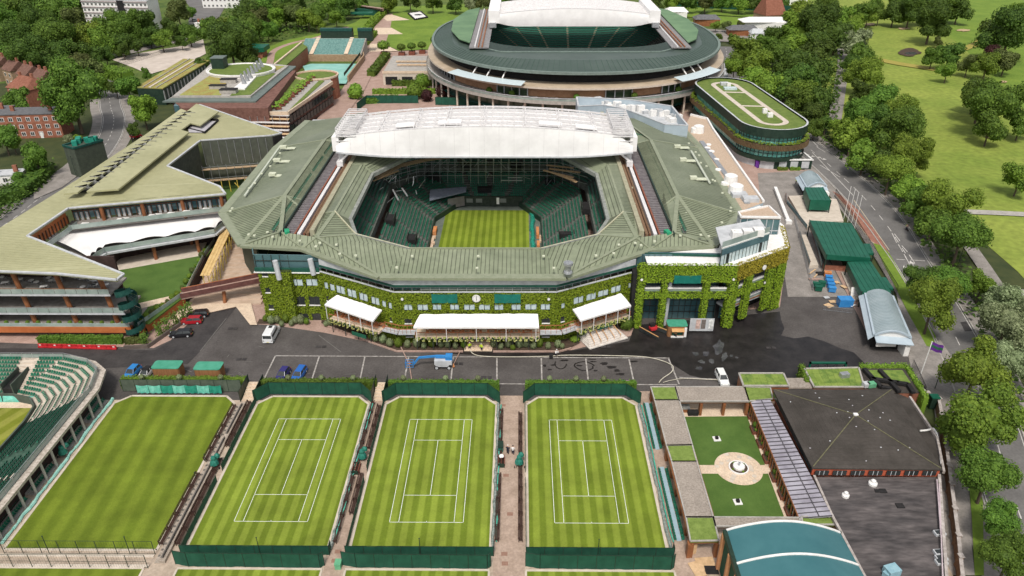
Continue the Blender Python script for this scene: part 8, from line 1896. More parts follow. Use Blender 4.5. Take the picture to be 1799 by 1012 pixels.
for pth in ([(1518,648),(1548,680)],[(1548,680),(1566,683)],[(1530,665),(1578,672)],[(1545,650),(1562,668),(1580,688)],[(1575,672),(1595,675),(1605,690)]): ug.p(MB().path([G(x,y,4.1) for x,y in pth],.7,.5),'black_duct',DARK)
for (px,py,m_,w) in [(1483,661,STEEL,1.6),(1521,678,GREYW,1.1),(1530,678,MATS['mint_plastic'],1.4)]: p = G(px,py,3.8); ug.p(MB().cbox(p[0],p[1],3.7,w,1.0,.8,.2),'roof_unit',m_)
ug.p(MB().slab(GP([(1380,664),(1420,664),(1430,681),(1386,681)],3.3),.3),'gravel_link_roof',GRV,fix=True)
A_2 = [G(1510,645,3.6)[:2],G(1592,645,3.6)[:2],G(1627,702,3.6)[:2]]; hedge(A_2,.9,4.3,LEAF_Y,'yellow green clipped hedge wrapping the duct covered annex',dens=12,s=.32,seed=50); hedge([G(1405,652,2)[:2],G(1416,682,2)[:2]],.8,3.9,LEAF_L,'short green hedge at the left end of the tiled grass roof',dens=12,s=.32,seed=51)
sr = T('side_roof', 'narrow dark flat roof with pink hose between pyramid hall and brick wall', 'building', (70,100,0)); q = GP([(1562,684),(1600,700),(1652,775),(1652,830),(1650,824)],3.4); sr.p(MB().slab(GP([(1560,684),(1598,700),(1645,770),(1656,832),(1640,800)],3.4),.3),'flat_roof',DR,fix=True); sr.p(MB().path(GP([(1598,698),(1646,770),(1658,830)],3.6),.35,.5),'pale_parapet',MATS['weathered_coping'])
m_ = MB(); pts = [(1616,757),(1628,756),(1640,753),(1646,762),(1651,790),(1654,815)]
for a_, b_ in zip(pts[:-1],pts[1:]): m_.tube(G(*a_,3.7),G(*b_,3.7),.16,n=6)
m_.build('hose',WHITE,label='thick white hose across the narrow dark roof',cat='hose')
# brick boundary wall
bwl = T('brick_boundary_wall', 'long old brick boundary wall with stone capped piers along the pavement', 'wall', (68,95,0)); ln = GP([(1608,672),(1630,690),(1650,700),(1660,760),(1672,850),(1684,940),(1697,1060)],2.2)
PL = [Vector((p[0],p[1],0)) for p in ln]; OB = mat('old_brick', (.2,.11,.065), (.3,.18,.11), scale=2, detail=8, obj='world', scale2=10, amt2=.25)
for a_, b_ in zip(PL[:-1],PL[1:]):
	bwl.p(MB().beam(a_+Vector((0,0,1.05)),b_+Vector((0,0,1.05)),.35,2.1),'brick_panel',OB); bwl.p(MB().beam(a_+Vector((0,0,2.15)),b_+Vector((0,0,2.15)),.5,.12),'stone_coping',MATS['weathered_coping']); L = (b_-a_).length
	for k in range(max(1,int(L/4))): p = a_.lerp(b_,k/max(1,int(L/4))); bwl.p(MB().cbox(p.x,p.y,0,.6,.6,2.3),'brick_pier',OB); bwl.p(MB().cbox(p.x,p.y,2.3,.75,.75,.12),'pier_cap',MATS['weathered_coping'])
t = T('garden_bin', 'green lidded bin behind the brick boundary wall', 'bin', G(1636,714,0)); p = G(1636,716,0); t.p(MB().cbox(p[0],p[1],.2,1.4,1.2,2.2),'bin_body',DKGREEN); t.p(MB().cbox(p[0],p[1],2.4,1.5,1.3,.2),'bin_lid',GREENP)
# ================================================================ vehicles
CARM = {}
def paint(n, c): return mat('paint_'+n, c, tuple(x*1.1 for x in c), rough=.25, spec=.6, scale=.5)
def make_car(x, y, rz, col, label, kind='hatch', soft=None):
	L, W, H = {'hatch':(4.1,1.78,1.5),'estate':(4.6,1.8,1.48),'van':(5.6,2.05,2.4),'mini':(3.8,1.72,1.42)}[kind]
	r = empty('parked_car' if kind != 'van' else 'white_van', (x,y,.1), rz, label=label, cat='car' if kind != 'van' else 'van'); m_ = paint(*col)
	if kind == 'van': P_ = [(0,.35,.8,.0),(.02,.35,1.05,.0),(.16,.35,1.25,.02),(.3,.35,2.15,.1),(.4,.35,2.38,.16),(.97,.35,2.4,.16),(1,.35,2.2,.1)]
	else: P_ = [(0,.35,.62,.1),(.03,.28,.78,.05),(.25,.25,.92,.0),(.6,.25,.95,.0),(.96,.28,.95,.03),(1,.35,.75,.1)]
	def loft_(P_, mb):
		vs = []
		for u, z0, z1, ins in P_:
			w = W/2-(ins if kind != 'van' else 0); wt = W/2-ins-.06; xx = (.5-u)*L; vs += [(xx,-w,z0),(xx,-w,(z0+z1)/2),(xx,-wt,z1),(xx,wt,z1),(xx,w,(z0+z1)/2),(xx,w,z0)]
		n = len(P_); mb.add(vs,[(6*i+j,6*i+(j+1)%6,6*i+6+(j+1)%6,6*i+6+j) for i in range(n-1) for j in range(6)]+[(0,5,4,3,2,1),tuple(6*(n-1)+j for j in range(6))]); return mb
	loft_(P_,MB()).build('body', m_, r, smooth=False, fix=True)
	if kind != 'van':
		c0, c1, t0, t1 = (.26,.95,.42,.86) if kind != 'estate' else (.27,.99,.42,.93)
		wb_, wt_ = W/2-.1, W/2-.3; g = MB(); X = lambda u: (.5-u)*L
		b = [(X(c0),-wb_,.92),(X(c1),-wb_,.94),(X(c1),wb_,.94),(X(c0),wb_,.92)]; t = [(X(t0),-wt_,H),(X(t1),-wt_,H-.03),(X(t1),wt_,H-.03),(X(t0),wt_,H)]
		g.add(b+t,[(0,1,5,4),(1,2,6,5),(2,3,7,6),(3,0,4,7)]); g.build('windows', GLASSD if kind != 'mini' else GLASSD, r, fix=True)
		MB().slab([(v[0],v[1]*1.04,v[2]+.03) for v in t],.05).build('roof', soft or m_, r, fix=True); pl = MB()
		for i in range(4): pl.beam(b[i],t[i],.07,.07)
		for s_ in (-1,1): pl.beam((X(.62),s_*wb_,.94),(X(.64),s_*wt_,H),.06,.06)
		pl.build('window_pillars', m_, r)
	else:
		g = MB().box(-2.4,-1.035,1.3,1.2,-1.0,2.0).box(-2.4,1.0,1.3,1.2,1.035,2.0); g.build('side_windows', GLASSD, r); MB().box(-2.83,-.85,1.35,-2.79,.85,2.05).build('rear_window', GLASSD, r)
		MB().add([(1.16,-.85,2.2),(1.16,.85,2.2),(1.94,.9,1.28),(1.94,-.9,1.28)],[(0,1,2,3)]).build('windscreen', GLASSD, r); MB().box(-.3,-.35,2.4,.5,.35,2.46).build('roof_hatch', DARK, r)
	for sx in (.3,-.32):
		for sy in (-1,1):
			o = MB().tube((sx*L,sy*(W/2-.22),.32),(sx*L,sy*(W/2+.01),.32),.32,n=14).build('wheel', DARK, r); MB().tube((sx*L,sy*(W/2),.32),(sx*L,sy*(W/2+.03),.32),.2,n=10).build('rim', GREYW, o)
	for sy in (-1,1):
		MB().cbox(L/2-.12,sy*W*.36,.6,.16,.35,.14).build('headlight', GLASSL, r); MB().cbox(-L/2+.05,sy*W*.4,.7,.1,.22,.2).build('tail_light', RO, r)
	MB().box(-L/2-.02,-.26,.45,-L/2+.01,.26,.56).build('number_plate', mat('plate', (.6,.5,.1), (.65,.55,.12)), r)
	return r
def car(px, py, deg, col, label, kind='hatch', **k): p = G(px,py,.1); return make_car(p[0],p[1],math.radians(deg),col,label,kind,**k)
BLK, REDc, BLU, NAVY, SKYB = ('black',(.012,.012,.014)),('red',(.33,.012,.02)),('blue',(.02,.12,.42)),('navy',(.03,.025,.14)),('bright_blue',(.03,.2,.5))
car(348,556,192,BLK,'black estate car farthest of the three by the climbing plants','estate'); car(337,567,186,REDc,'red hatchback between two black cars by the climbing plants','estate'); car(319,590,188,BLK,'black estate car nearest of the three by the low wall','estate')
car(478,592,90,('white',(.7,.7,.7)),'white passenger van parked facing the ivy wall entrance','van'); car(234,658,-96,SKYB,'bright blue hatchback behind the plain court hedge'); car(258,660,-96,('silver',(.6,.6,.6)),'small white convertible with black soft top beside the brown kiosk','mini',soft=DARK)
car(498,662,-98,NAVY,'dark navy hatchback in the first parking bay'); car(526,662,-98,BLU,'bright blue car beside the navy hatchback in the bay','estate'); car(1268,668,-88,('pearl',(.75,.75,.73)),'white car parked above the gravel colonnade roof','estate')
car(156,24,20,REDc,'small red car near the white apartment block'); car(338,28,5,BLK,'dark car on the drive right of the apartment block','estate'); car(240,242,40,REDc,'red car partly hidden by the angular roof at the road bend'); car(113,223,-10,('white',(.7,.7,.7)),'white car beside the brick house under the big tree'); car(85,111,0,('white',(.7,.7,.7)),'white car beside the purple tree'); car(343,37,15,('silver',(.6,.6,.6)),'white car below the dark car on the apartment drive')
# blue boom lift
bl_ = T('boom_lift', 'blue and white articulated boom lift parked over the bay lines', 'boom lift', (-20,119,0)); c = Vector(G(778,645,0)); BM = mat('lift_blue', (.03,.2,.5), (.05,.26,.58), rough=.4)
bl_.p(MB().cbox(c.x,c.y,.7,2.6,1.9,.5).cbox(c.x+.2,c.y,1.2,3.4,2.0,.9),'white_chassis',GREYW); bl_.p(MB().beam((c.x+1.9,c.y,2.5),(c.x-1.3,c.y,2.5),.5,.5).cbox(c.x+1.3,c.y,1.9,1.3,1.5,.9),'blue_turret',BM); bl_.p(MB().beam((c.x-1.2,c.y,2.6),(c.x-4.6,c.y-.1,2.3),.35,.35).beam((c.x-4.5,c.y,2.3),(c.x-5.6,c.y-.3,.9),.3,.3),'boom_arm',BM)
b_ = MB()
for dx in (-.75,.75):
	for dy in (-.5,.5): b_.tube((c.x-6.4+dx,c.y-.3+dy,.4),(c.x-6.4+dx,c.y-.3+dy,1.6),.05)
for z in (.5,1.05,1.6):
	for dy in (-.5,.5): b_.beam((c.x-7.15,c.y-.3+dy,z),(c.x-5.65,c.y-.3+dy,z),.06,.06)
	for dx in (-.75,.75): b_.beam((c.x-6.4+dx,c.y-.8,z),(c.x-6.4+dx,c.y+.2,z),.06,.06)
bl_.p(b_,'work_basket',BM)
for dx in (-1.1,1.3):
	for dy in (-1,.8): w_ = bl_.p(MB().tube((c.x+dx,c.y+dy,.45),(c.x+dx,c.y+dy+.3,.45),.45,n=14),'wheel',DARK); bl_.p(MB().tube((c.x+dx,c.y+dy-.03,.45),(c.x+dx,c.y+dy,.45),.28,n=10),'rim',GREYW,w_)
# kiosks
def kiosk(px, py, label, w=4.2, l=2.6, h=2.6, open_=False):
	p = G(px,py,.1); t = T('brown_kiosk', label, 'kiosk', (p[0],p[1],.1)); n = 6; P_ = []
	for cx,cy,a0 in ((w/2-.5,l/2-.5,0),(-w/2+.5,l/2-.5,90),(-w/2+.5,-l/2+.5,180),(w/2-.5,-l/2+.5,270)):
		for i in range(n+1): a = math.radians(a0+90*i/n); P_.append((p[0]+cx+.5*math.cos(a),p[1]+cy+.5*math.sin(a)))
	t.p(MB().prism(P_,.1,h),'timber_wall',mat('orange_brown_cladding', (.22,.1,.04), (.3,.145,.06), scale=1, detail=5, stretch=(6,6,.4))); c_ = Vector((p[0],p[1],0)); t.p(MB().prism([((x-p[0])*1.03+p[0],(y-p[1])*1.03+p[1]) for x,y in P_],h,h+.14),'green_roof',mat('mint_green_roof', (.05,.27,.17), (.08,.33,.22), rough=.5))
	if open_: t.p(MB().box(p[0]-1.1,p[1]-l/2-.06,.6,p[0]+1.1,p[1]-l/2-.02,1.9),'green_shutter',GREEND); t.p(MB().slab([(p[0]-1.3,p[1]-l/2-.9,1.9),(p[0]+1.3,p[1]-l/2-.9,1.9),(p[0]+1.3,p[1]-l/2,2.2),(p[0]-1.3,p[1]-l/2,2.2)],.06),'timber_flap',MATS['honey_timber']); t.p(MB().box(p[0]-1.3,p[1]-l/2-.3,.1,p[0]+1.3,p[1]-l/2-.02,.4).box(p[0]+w/2-.6,p[1]-l/2-.1,.1,p[0]+w/2-.1,p[1]-l/2,2.4),'white_panel',WHITE)
	else: t.p(MB().box(p[0]-1.3,p[1]+l/2+.1,1.5,p[0]+1.6,p[1]+l/2+.8,1.6),'raised_flap',PINK)
kiosk(299,660,'brown timber kiosk with mint green roof beside the white convertible',w=5.2); kiosk(371,662,'brown timber kiosk with mint green roof farther from the cars',w=5.0); kiosk(1187,586,'brown kiosk with open hatch in front of the ivy piers',w=4.0,open_=True)
t = T('red_utility_cart', 'red and black utility cart parked beside the ivy pier', 'cart', G(1148,578,.1)); p = G(1148,580,.1); t.p(MB().cbox(p[0],p[1],.4,1.7,1.2,.5,.3),'red_body',mat('red_plastic',(0,0,0))); t.p(MB().cbox(p[0]-.3,p[1]+.4,.8,1.1,.9,.7,.3),'black_seat',DARK)
for dx in (-.6,.6): t.p(MB().tube((p[0]+dx,p[1]-.7,.3),(p[0]+dx,p[1]-.5,.3),.28,n=10),'wheel',DARK)
# bins, container, boards by the gate
for k,(px,py,c_,l) in enumerate([(1433,505,GREENP,'nearest dark green wheeled bin in the row by the ramp'),(1443,503,GREENP,'second dark green wheeled bin by the ramp'),(1455,493,BM,'far blue wheeled bin by the beige ramp'),(1457,500,BM,'second blue wheeled bin by the beige ramp'),(1459,506,BM,'third blue wheeled bin by the beige ramp'),(1461,513,BM,'nearest blue wheeled bin by the beige ramp'),(1453,486,orange,'orange wheeled bin behind the blue ones'),(1437,511,GREENP,'green wheeled bin closest to the boards')]):
	p = G(px,py,.1); t = T('wheeled_bin', l, 'bin', (p[0],p[1],.1), 'wheeled bins by the beige ramp'); t.p(MB().cbox(p[0],p[1],.3,1.5,1.0,1.0,-.2),'bin_body',c_); t.p(MB().cbox(p[0],p[1],1.3,1.6,1.15,.12,-.2),'bin_lid',c_)
p = G(1483,536,.1); t = T('blue_container', 'large blue skip container among scattered boards behind mesh barriers', 'container', (p[0],p[1],.1)); t.p(MB().cbox(p[0],p[1],.1,3.0,2.0,1.7),'blue_body',BM); t.p(MB().cbox(p[0],p[1],1.8,3.1,2.1,.1),'container_lid',BM)
for k,(px,py,w,l,a,m_) in enumerate([(1456,537,1.6,1.6,.5,PLANKM),(1464,530,1.8,1.0,.1,PLANKM),(1452,523,1.2,.9,.2,GREYW),(1434,484,3,.3,.9,PLANKM),(1427,478,3.4,.35,.8,PLANKM),(1442,481,2,1.6,0,DARK),(1432,491,3,.8,0,PINK),(1470,497,1,1,.2,PLANKM),(1499,538,1.6,.4,.5,WHITE),(1482,505,.9,1.4,.4,PLANKM)]):
	p = G(px,py,.2); MB().cbox(p[0],p[1],.2+.02*k,w,l,.1,a).build('loose_board', m_, label=ordi(k)+' loose board or panel in the litter around the blue containers', cat='board', group='loose boards by the containers')
p = G(1502,522,.2); MB().slab([(p[0]-1,p[1],.2),(p[0]+1,p[1],.2),(p[0]+1.2,p[1]+1,2.2),(p[0]-.8,p[1]+1,2.2)],.08).build('white_board',WHITE,label='white panel leaning by the brick post near the curved roof',cat='panel')
def barrier(a, b, n, label):
	A = Vector(G(*a,.1)); B = Vector(G(*b,.1))
	for k in range(n):
		p = A.lerp(B,k/n); q = A.lerp(B,(k+.95)/n); m_ = MB().beam(p+Vector((0,0,1.1)),q+Vector((0,0,1.1)),.06,.06).beam(p+Vector((0,0,.15)),q+Vector((0,0,.15)),.06,.06)
		for j in range(9): w = p.lerp(q,j/8); m_.beam(w+Vector((0,0,.1)),w+Vector((0,0,1.1)),.03,.03)
		m_.build('mesh_barrier', STEEL, label=ordi(k)+' steel mesh barrier '+label, cat='barrier', group='barriers '+label)
barrier((1446,545),(1497,551),3,'along the front of the blue container'); barrier((1395,385),(1428,512),12,'in the line from the ramp down the plaza')
for k in range(7): p = G(1427-k*.0,0,.1) if 0 else G(318-0,640,.1)
t = T('hoses', 'long pale hoses trailing over the wet tarmac', 'hose', (0,120,0))
for pts,r_ in (([(825,614),(832,622),(850,626),(900,627),(960,626),(1000,624),(1080,625),(1140,628),(1178,640),(1181,652),(1164,665),(1158,672)],.07),([(1165,672),(1180,668),(1205,665),(1270,668)],.05),([(703,607),(718,640),(724,672)],.09),([(808,618),(797,640)],.08)):
	P_ = [G(x,y,.36) for x,y in pts]; S_ = spline(P_,5); t.p(MB().path([(x,y,.37) for x,y in S_],r_*2,r_*1.5),'hose_line',mat('cream_hose', (.5,.46,.36), (.62,.58,.48)) if r_ < .08 else PINK)
for (px,py,l) in [(720,640,'left of the boom lift'),(797,644,'right of the boom lift')]: p = G(px,py,.35); MB().lathe((p[0],p[1],.35),[(.25,0),(.22,.05),(.06,.7)],8).build('traffic_cone',orange,label='orange traffic cone '+l,cat='cone')
# ================================================================ people
def person(px, py, label, top, legs, hat=None, rz=0, stoop=0.0, z=.25):
	p = G(px,py,z); r = empty('person', (p[0],p[1],z), rz, label=label, cat='person')
	me = bpy.data.meshes.new('body'); V_ = [(0,0,.95),(0,.02,1.2),(0,-.06-stoop,1.45),(0,-.08-stoop,1.58),(0,-.1-stoop,1.7),(-.11,0,.9),(-.14,.05,.5),(-.15,.14,.05),(.11,0,.9),(.14,-.08,.5),(.15,-.12,.05),(-.22,-.05-stoop,1.42),(-.3,-.1-stoop,1.15),(-.25,-.32-stoop,1.0),(.22,-.05-stoop,1.42),(.3,-.08-stoop,1.15),(.26,-.26-stoop,.98),(-.16,.0,.03),(.16,-.26,.03)]
	E_ = [(0,1),(1,2),(2,3),(3,4),(0,5),(5,6),(6,7),(0,8),(8,9),(9,10),(2,11),(11,12),(12,13),(2,14),(14,15),(15,16),(7,17),(10,18)]; R_ = [.15,.14,.16,.07,.115,.1,.075,.05,.1,.075,.05,.075,.055,.04,.075,.055,.04,.05,.05]
	me.from_pydata(V_,E_,[]); o = bpy.data.objects.new('body', me); COL.objects.link(o); o.parent = r; me.materials.append(mat('skin', (.4,.25,.18), (.48,.32,.24)))
	sk = o.modifiers.new('skin','SKIN');
	for i, v_ in enumerate(me.skin_vertices[0].data): v_.radius = (R_[i],R_[i]); v_.use_root = (i == 0)
	o.modifiers.new('smooth','SUBSURF').levels = 1
	s = stoop; MB().lathe((0,-.03-s*.6,.92),[(.2,0),(.21,.25),(.24,.5),(.12,.6)],10).build('jacket',top,r); MB().tube((-.25,-.06-s,1.4),(-.31,-.1-s,1.15),.09).tube((-.31,-.1-s,1.15),(-.26,-.28-s,1.02),.07).tube((.25,-.06-s,1.4),(.31,-.08-s,1.15),.09).tube((.31,-.08-s,1.15),(.27,-.24-s,1.0),.07).build('sleeves',top,r,kind='stuff')
	MB().tube((-.11,0,.95),(-.15,.1,.1),.12,.08).tube((.11,0,.95),(.15,-.1,.1),.12,.08).build('trousers',legs,r); MB().ball((0,-.09-s,1.76),.115,.09,8,6).build('hair' if not hat else 'helmet',hat or DARK,r)
HV = mat('hi_vis_yellow', (.5,.65,.03), (.6,.75,.06)); NV = mat('navy_cloth', (.015,.017,.03), (.03,.03,.05))
person(892,797,'person in dark clothes and white cap walking on the wide path',NV,NV,WHITE,2.8); person(901,798,'person in white top and dark trousers walking on the wide path',WHITE,NV,None,3.0); person(825,614,'person in yellow hi-vis left of the entrance steps',HV,NV,WHITE,.5); person(846,616,'person in yellow hi-vis right on the entrance steps',HV,NV,WHITE,-.5)
person(977,626,'person in white jacket bending over the pressure washer',WHITE,NV,WHITE,.4,.12); person(1324,338,'person in yellow hi-vis alone on the upper plaza',HV,NV,None,1); person(1398,323,'person in yellow hi-vis beside the small curved roof hall',HV,NV,None,2); person(1532,603,'guard in yellow hi-vis at the corner of the turnstile hall',HV,NV,NV,1)
person(1592,404,'person riding a bicycle on the road near the dark hedge',PINK,NV,None,.3); person(1429,230,'person in red top on the pavement beside the dark trees',mat('red_plastic',(0,0,0)),NV,None,.3)
t = T('bicycle','dark bicycle under the rider on the road','bicycle',G(1593,405,.1)); p = Vector(G(1593,405,.1));
for dy in (-.5,.5): t.p(MB().lathe((0,0,0),[(.33,-.02),(.33,.02),(.29,.02),(.29,-.02)],14),'wheel',DARK); w_ = t.r.children[-1]; w_.rotation_euler = (0,math.pi/2,0); w_.location = (0,dy,.34)
t.p(MB().beam(p+Vector((0,-.5,.35)),p+Vector((0,0,.75)),.05,.05).beam(p+Vector((0,0,.75)),p+Vector((0,.5,.35)),.05,.05).beam(p+Vector((0,-.4,.9)),p+Vector((0,-.5,.35)),.05,.05),'frame',DARK); p = G(968,628,.3); MB().cbox(p[0],p[1],.3,.7,.9,.8).build('pressure_washer',DARK,label='black pressure washer beside the bending person in white',cat='machine')
# ================================================================ houses on the left and top
def house(cx, cy, w, l, h, rh, rz, wall, roofm, label, floors=3, bays=5, flat=False, cat='house', hip=False):
	r = empty('brick_house' if cat == 'house' else 'apartment_block', (cx,cy,0), rz, label=label, cat=cat); MB().box(-w/2,-l/2,0,w/2,l/2,h).build('wall',wall,r); rf = MB()
	if flat: rf.box(-w/2-.2,-l/2-.2,h,w/2+.2,l/2+.2,h+.3)
	else: q = w*.18 if hip else 0; a = [(-w/2-.3,-l/2-.4,h-.1),(w/2+.3,-l/2-.4,h-.1),(w/2+.3,l/2+.4,h-.1),(-w/2-.3,l/2+.4,h-.1),(-w/2-.3+q,0,h+rh),(w/2+.3-q,0,h+rh)]; rf.add(a,[(0,1,5,4),(2,3,4,5),(0,4,3),(1,2,5),(0,3,2,1)])
	ro_ = rf.build('roof',roofm,r,fix=True); MB().cbox(w*.3,0,h,1.2,.8,rh+1.4).build('chimney',BRICK,ro_); MB().cbox(-w*.32,0,h,1.2,.8,rh+1.2).build('chimney',BRICK,ro_)
	for f in range(floors):
		for b in range(bays):
			x = -w/2+w*(b+.5)/bays; z = .9+f*(h-.6)/floors; o = MB().box(x-.75,-l/2-.06,z,x+.75,-l/2+.02,z+1.5).build('window',WHITE,r); MB().box(x-.6,-l/2-.09,z+.14,x-.06,-l/2-.06,z+1.36).box(x+.06,-l/2-.09,z+.14,x+.6,-l/2-.06,z+1.36).build('pane',GLASSD,o)
	MB().box(-w/2+w*.62,-l/2-.1,0,-w/2+w*.62+1.0,-l/2,2.1).build('door',WHITE,r); return r
TILE = mat('brown_red_tiles', (.12,.06,.042), (.19,.1,.075), scale=1, detail=7, scale2=4, amt2=.2); RT = mat('red_clay_tiles', (.2,.075,.045), (.27,.11,.07), scale=1, scale2=4); SLT = mat('grey_slate', (.1,.1,.105), (.15,.15,.155), scale=1)
def hs(px, py, **k): p = G(px,py); return house(p[0],p[1],**k)
hs(70,236,w=21,l=9,h=8.6,rh=1,rz=.1,wall=BRICK,roofm=SLT,label='brick terrace with flat grey roof and white dormer windows by the road',floors=3,bays=7,flat=True); hs(0,228,w=11,l=9,h=7.6,rh=1,rz=.1,wall=BRICK,roofm=SLT,label='flat grey roofed brick house at the left edge',floors=2,bays=3,flat=True)
hs(62,185,w=13,l=11,h=8,rh=4,rz=-.5,wall=BRICK,roofm=RT,label='red tiled brick house left of the big round tree',floors=3,bays=3,hip=True)
for k in range(5): hs(88-k*25,165-k*9,w=8.6,l=9,h=7,rh=3.6,rz=-.62,wall=BROWNB,roofm=TILE,label=ordi(k)+' brown tiled terrace house from the right, top left row',floors=2,bays=2)
hs(18,320,w=9,l=5,h=3,rh=1,rz=.2,wall=WHITE,roofm=GREYW,label='small white flat hut beside the lower left hedge',floors=1,bays=1,flat=True)
ap = hs(222,50,w=42,l=12,h=17,rh=1,rz=-.12,wall=WHITE,roofm=GREYW,label='white four storey apartment block above the trees',floors=5,bays=16,flat=True,cat='apartment block'); MB().box(2,-6.6,0,6,-6,17.2).build('stair_strip',DARK,ap)
for z in (3.2,6.4,9.6,12.8,16.0): MB().box(-21.2,-6.5,z,21.2,-6,z+.5).build('brown_floor_band',mat('mauve_band', (.25,.2,.2), (.32,.27,.27)),ap)
ap = hs(395,12,w=26,l=12,h=8,rh=1,rz=.0,wall=WHITE,roofm=GREYW,label='second white block with balconies beyond the drive',floors=2,bays=9,flat=True,cat='apartment block'); ap = hs(205,55,w=40,l=6,h=3,rh=1,rz=-.1,wall=BROWNB,roofm=WHITE,label='low brown garage row with white edge under the apartments',floors=1,bays=6,flat=True,cat='garage')
hs(358,62,w=5,l=6,h=7,rh=1,rz=-.3,wall=WHITE,roofm=WHITE,label='small white cube house at the end of the sandy yard',floors=1,bays=1,flat=True); hs(136,117,w=7,l=5,h=3,rh=1,rz=0,wall=WHITE,roofm=GREYW,label='white site cabin at the yard gate',floors=1,bays=1,flat=True)
hs(1350,38,w=14,l=14,h=5,rh=12,rz=.3,wall=BROWNB,roofm=RT,label='steep red pyramid roofed pavilion beside the practice courts',floors=1,bays=2,hip=True); hs(1393,6,w=16,l=10,h=5,rh=4,rz=.1,wall=WHITE,roofm=TILE,label='white house with brown roof at the top among trees',floors=1,bays=3)
for (px,py,w,l,h,m_,lab) in [(1342,50,30,12,4.5,TENS_W,'long white event tent in front of the pyramid pavilion'),(1187,30,14,12,4,TENS_W,'white curved marquee behind the oval stadium'),(1303,62,18,9,3.6,SLT,'grey canopy pavilion beside the cafe yard'),(1328,68,8,7,3.4,GREYW,'small white pavilion with grey hipped roof'),(1240,44,16,10,4,SLT,'grey sloping roof pavilion right behind the oval stadium')]:
	p = G(px,py); t = T('pavilion', lab, 'pavilion', (p[0],p[1],0)); t.p(MB().cbox(p[0],p[1],0,w*.94,l*.9,h,-.1),'wall',WHITE if 'white' in lab else COLUMN); c = Vector((p[0],p[1],h)); q = [c+Vector((sx*w/2,sy*l/2,0)) for sx,sy in ((-1,-1),(1,-1),(1,1),(-1,1))]; q2 = [c+Vector((sx*w/3,0,2.2)) for sx in (-1,1)]; t.p(MB().add(q+q2,[(0,1,5,4),(2,3,4,5),(0,4,3),(1,2,5),(3,2,1,0)]),'roof',m_,fix=True)
t = T('mega_screen_banner','white lawn banner with dark lettering and crest on the hill','banner',G(732,26,1)); q = [Vector(v) for v in GP([(729,34),(751,30),(739,20),(717,23)],.9)]; t.p(MB().slab(q,.3),'banner_sheet',WHITE,fix=True); t.p(MB().path(q+[q[0]],1.0,.4),'dark_border',DARK)
for k in range(6): p = q[0].lerp(q[1],.15+k*.14)+Vector((0,1.5,.05)); t.p(MB().cbox(p.x,p.y,.95,1.4,1.8,.06),'letter',DARK)
p = q[0].lerp(q[2],.55); t.p(MB().lathe((p.x,p.y,.92),[(3,0),(3,.06),(2.4,.06),(2.4,0)],16),'crest_ring',GREYW)
t = T('side_stand','small stepped stand with green sides above the main walkway','grandstand',G(650,18,0));
for k in range(6): a, b = G(625,14-k*1.1,2+k*.7), G(672,22-k*1.4,2+k*.7); t.p(MB().beam(a,b,2.2,.3),'seat_step',PINK)
p = G(648,27,0); t.p(MB().cbox(p[0],p[1],0,18,4,4,-.2),'green_side',GREEND); p = G(634,33,0); t.p(MB().cbox(p[0],p[1],3.4,16,7,.5,.1),'green_canopy_roof',GREENP)
for (a,b) in [((640,60),(672,28)),((652,45),(690,12)),((622,100),(658,62))]: hedge([G(*a)[:2],G(*b)[:2]],4,3,LEAF_Y,'clipped hedge along the main walkway '+str({640:'middle part',652:'upper part',622:'lower part'}[a[0]]),dens=1.6,s=1.0)
hedge([G(140,122)[:2],G(228,145)[:2]],6,5,LEAF_L,'tall leafy hedge screening the sandy yard',dens=2,s=.9); hedge([(-163,185),(-148,205),(-151,226)],5,3.4,LEAF_D,'dark hedge along the lower left road',dens=2.2,s=.8)
hedge([G(1240,8)[:2],G(1385,14)[:2]],6,5,LEAF_D,'dark hedge line at the top behind the practice courts',dens=1,s=1.3); screen([G(1180,12)[:2],G(1390,22)[:2]],4,'long dark green fence behind the practice courts')
# street lamps
for k,(px,py,l) in enumerate([(1642,684,'lamp post with white head by the brick boundary wall'),(1683,466,'lamp post among the roadside trees opposite the curved roof'),(1769,595,'lamp post in the hedge across the road from the gate'),(1570,330,'lamp post by the dark hedge across from the flagpoles'),(135,312,'lamp post on the left road beside the tower hut')]): p = G(px,py); pole(p[0],p[1],7,l,'lamp post',DKGREEN,.07,'street lamps','street_lamp',0)
# ================================================================ trees
def crown_mesh(seed, n, s, lobes, flat=1.0):
	r = random.Random(seed); mb = MB(); L = []
	for i in range(lobes):
		t = r.uniform(0,6.283); q = r.uniform(.3,.74) if i else 0; z = r.uniform(-.5,.6) if i else .1
		L.append((Vector((q*math.cos(t),q*math.sin(t),z)), r.uniform(.24,.48) if i else .58))
	for c, rad in L: mb.ball(c, rad*.78, seg=8, rings=6, wob=.25)
	nl = n//lobes
	for c, rad in L:
		for _ in range(nl):
			z = r.uniform(-.75,1); t = r.uniform(0,6.283); q = math.sqrt(max(0,1-z*z)); d = Vector((q*math.cos(t),q*math.sin(t),z))
			rr_ = rad*(.72+.38*r.random()**.7)*(1+.22*noise.noise(d*2.3+c*5)); p = c+d*rr_
			if any((p-c2).length < r2*.7 for c2, r2 in L if c2 is not c): continue
			leaf_quad(mb, p, (d+Vector((r.gauss(0,.45),r.gauss(0,.45),r.gauss(.25,.45)))).normalized(), s*r.uniform(.55,1.4), r)
	me = bpy.data.meshes.new('crown'); me.from_pydata(mb.v, [], mb.f); me.materials.append(LEAF_M); return me
CN = [crown_mesh(100+i, 9000, .062, 13) for i in range(5)]; CF = [crown_mesh(200+i, 3600, .105, 11) for i in range(4)]; CS = [crown_mesh(300+i, 2000, .11, 9) for i in range(2)]
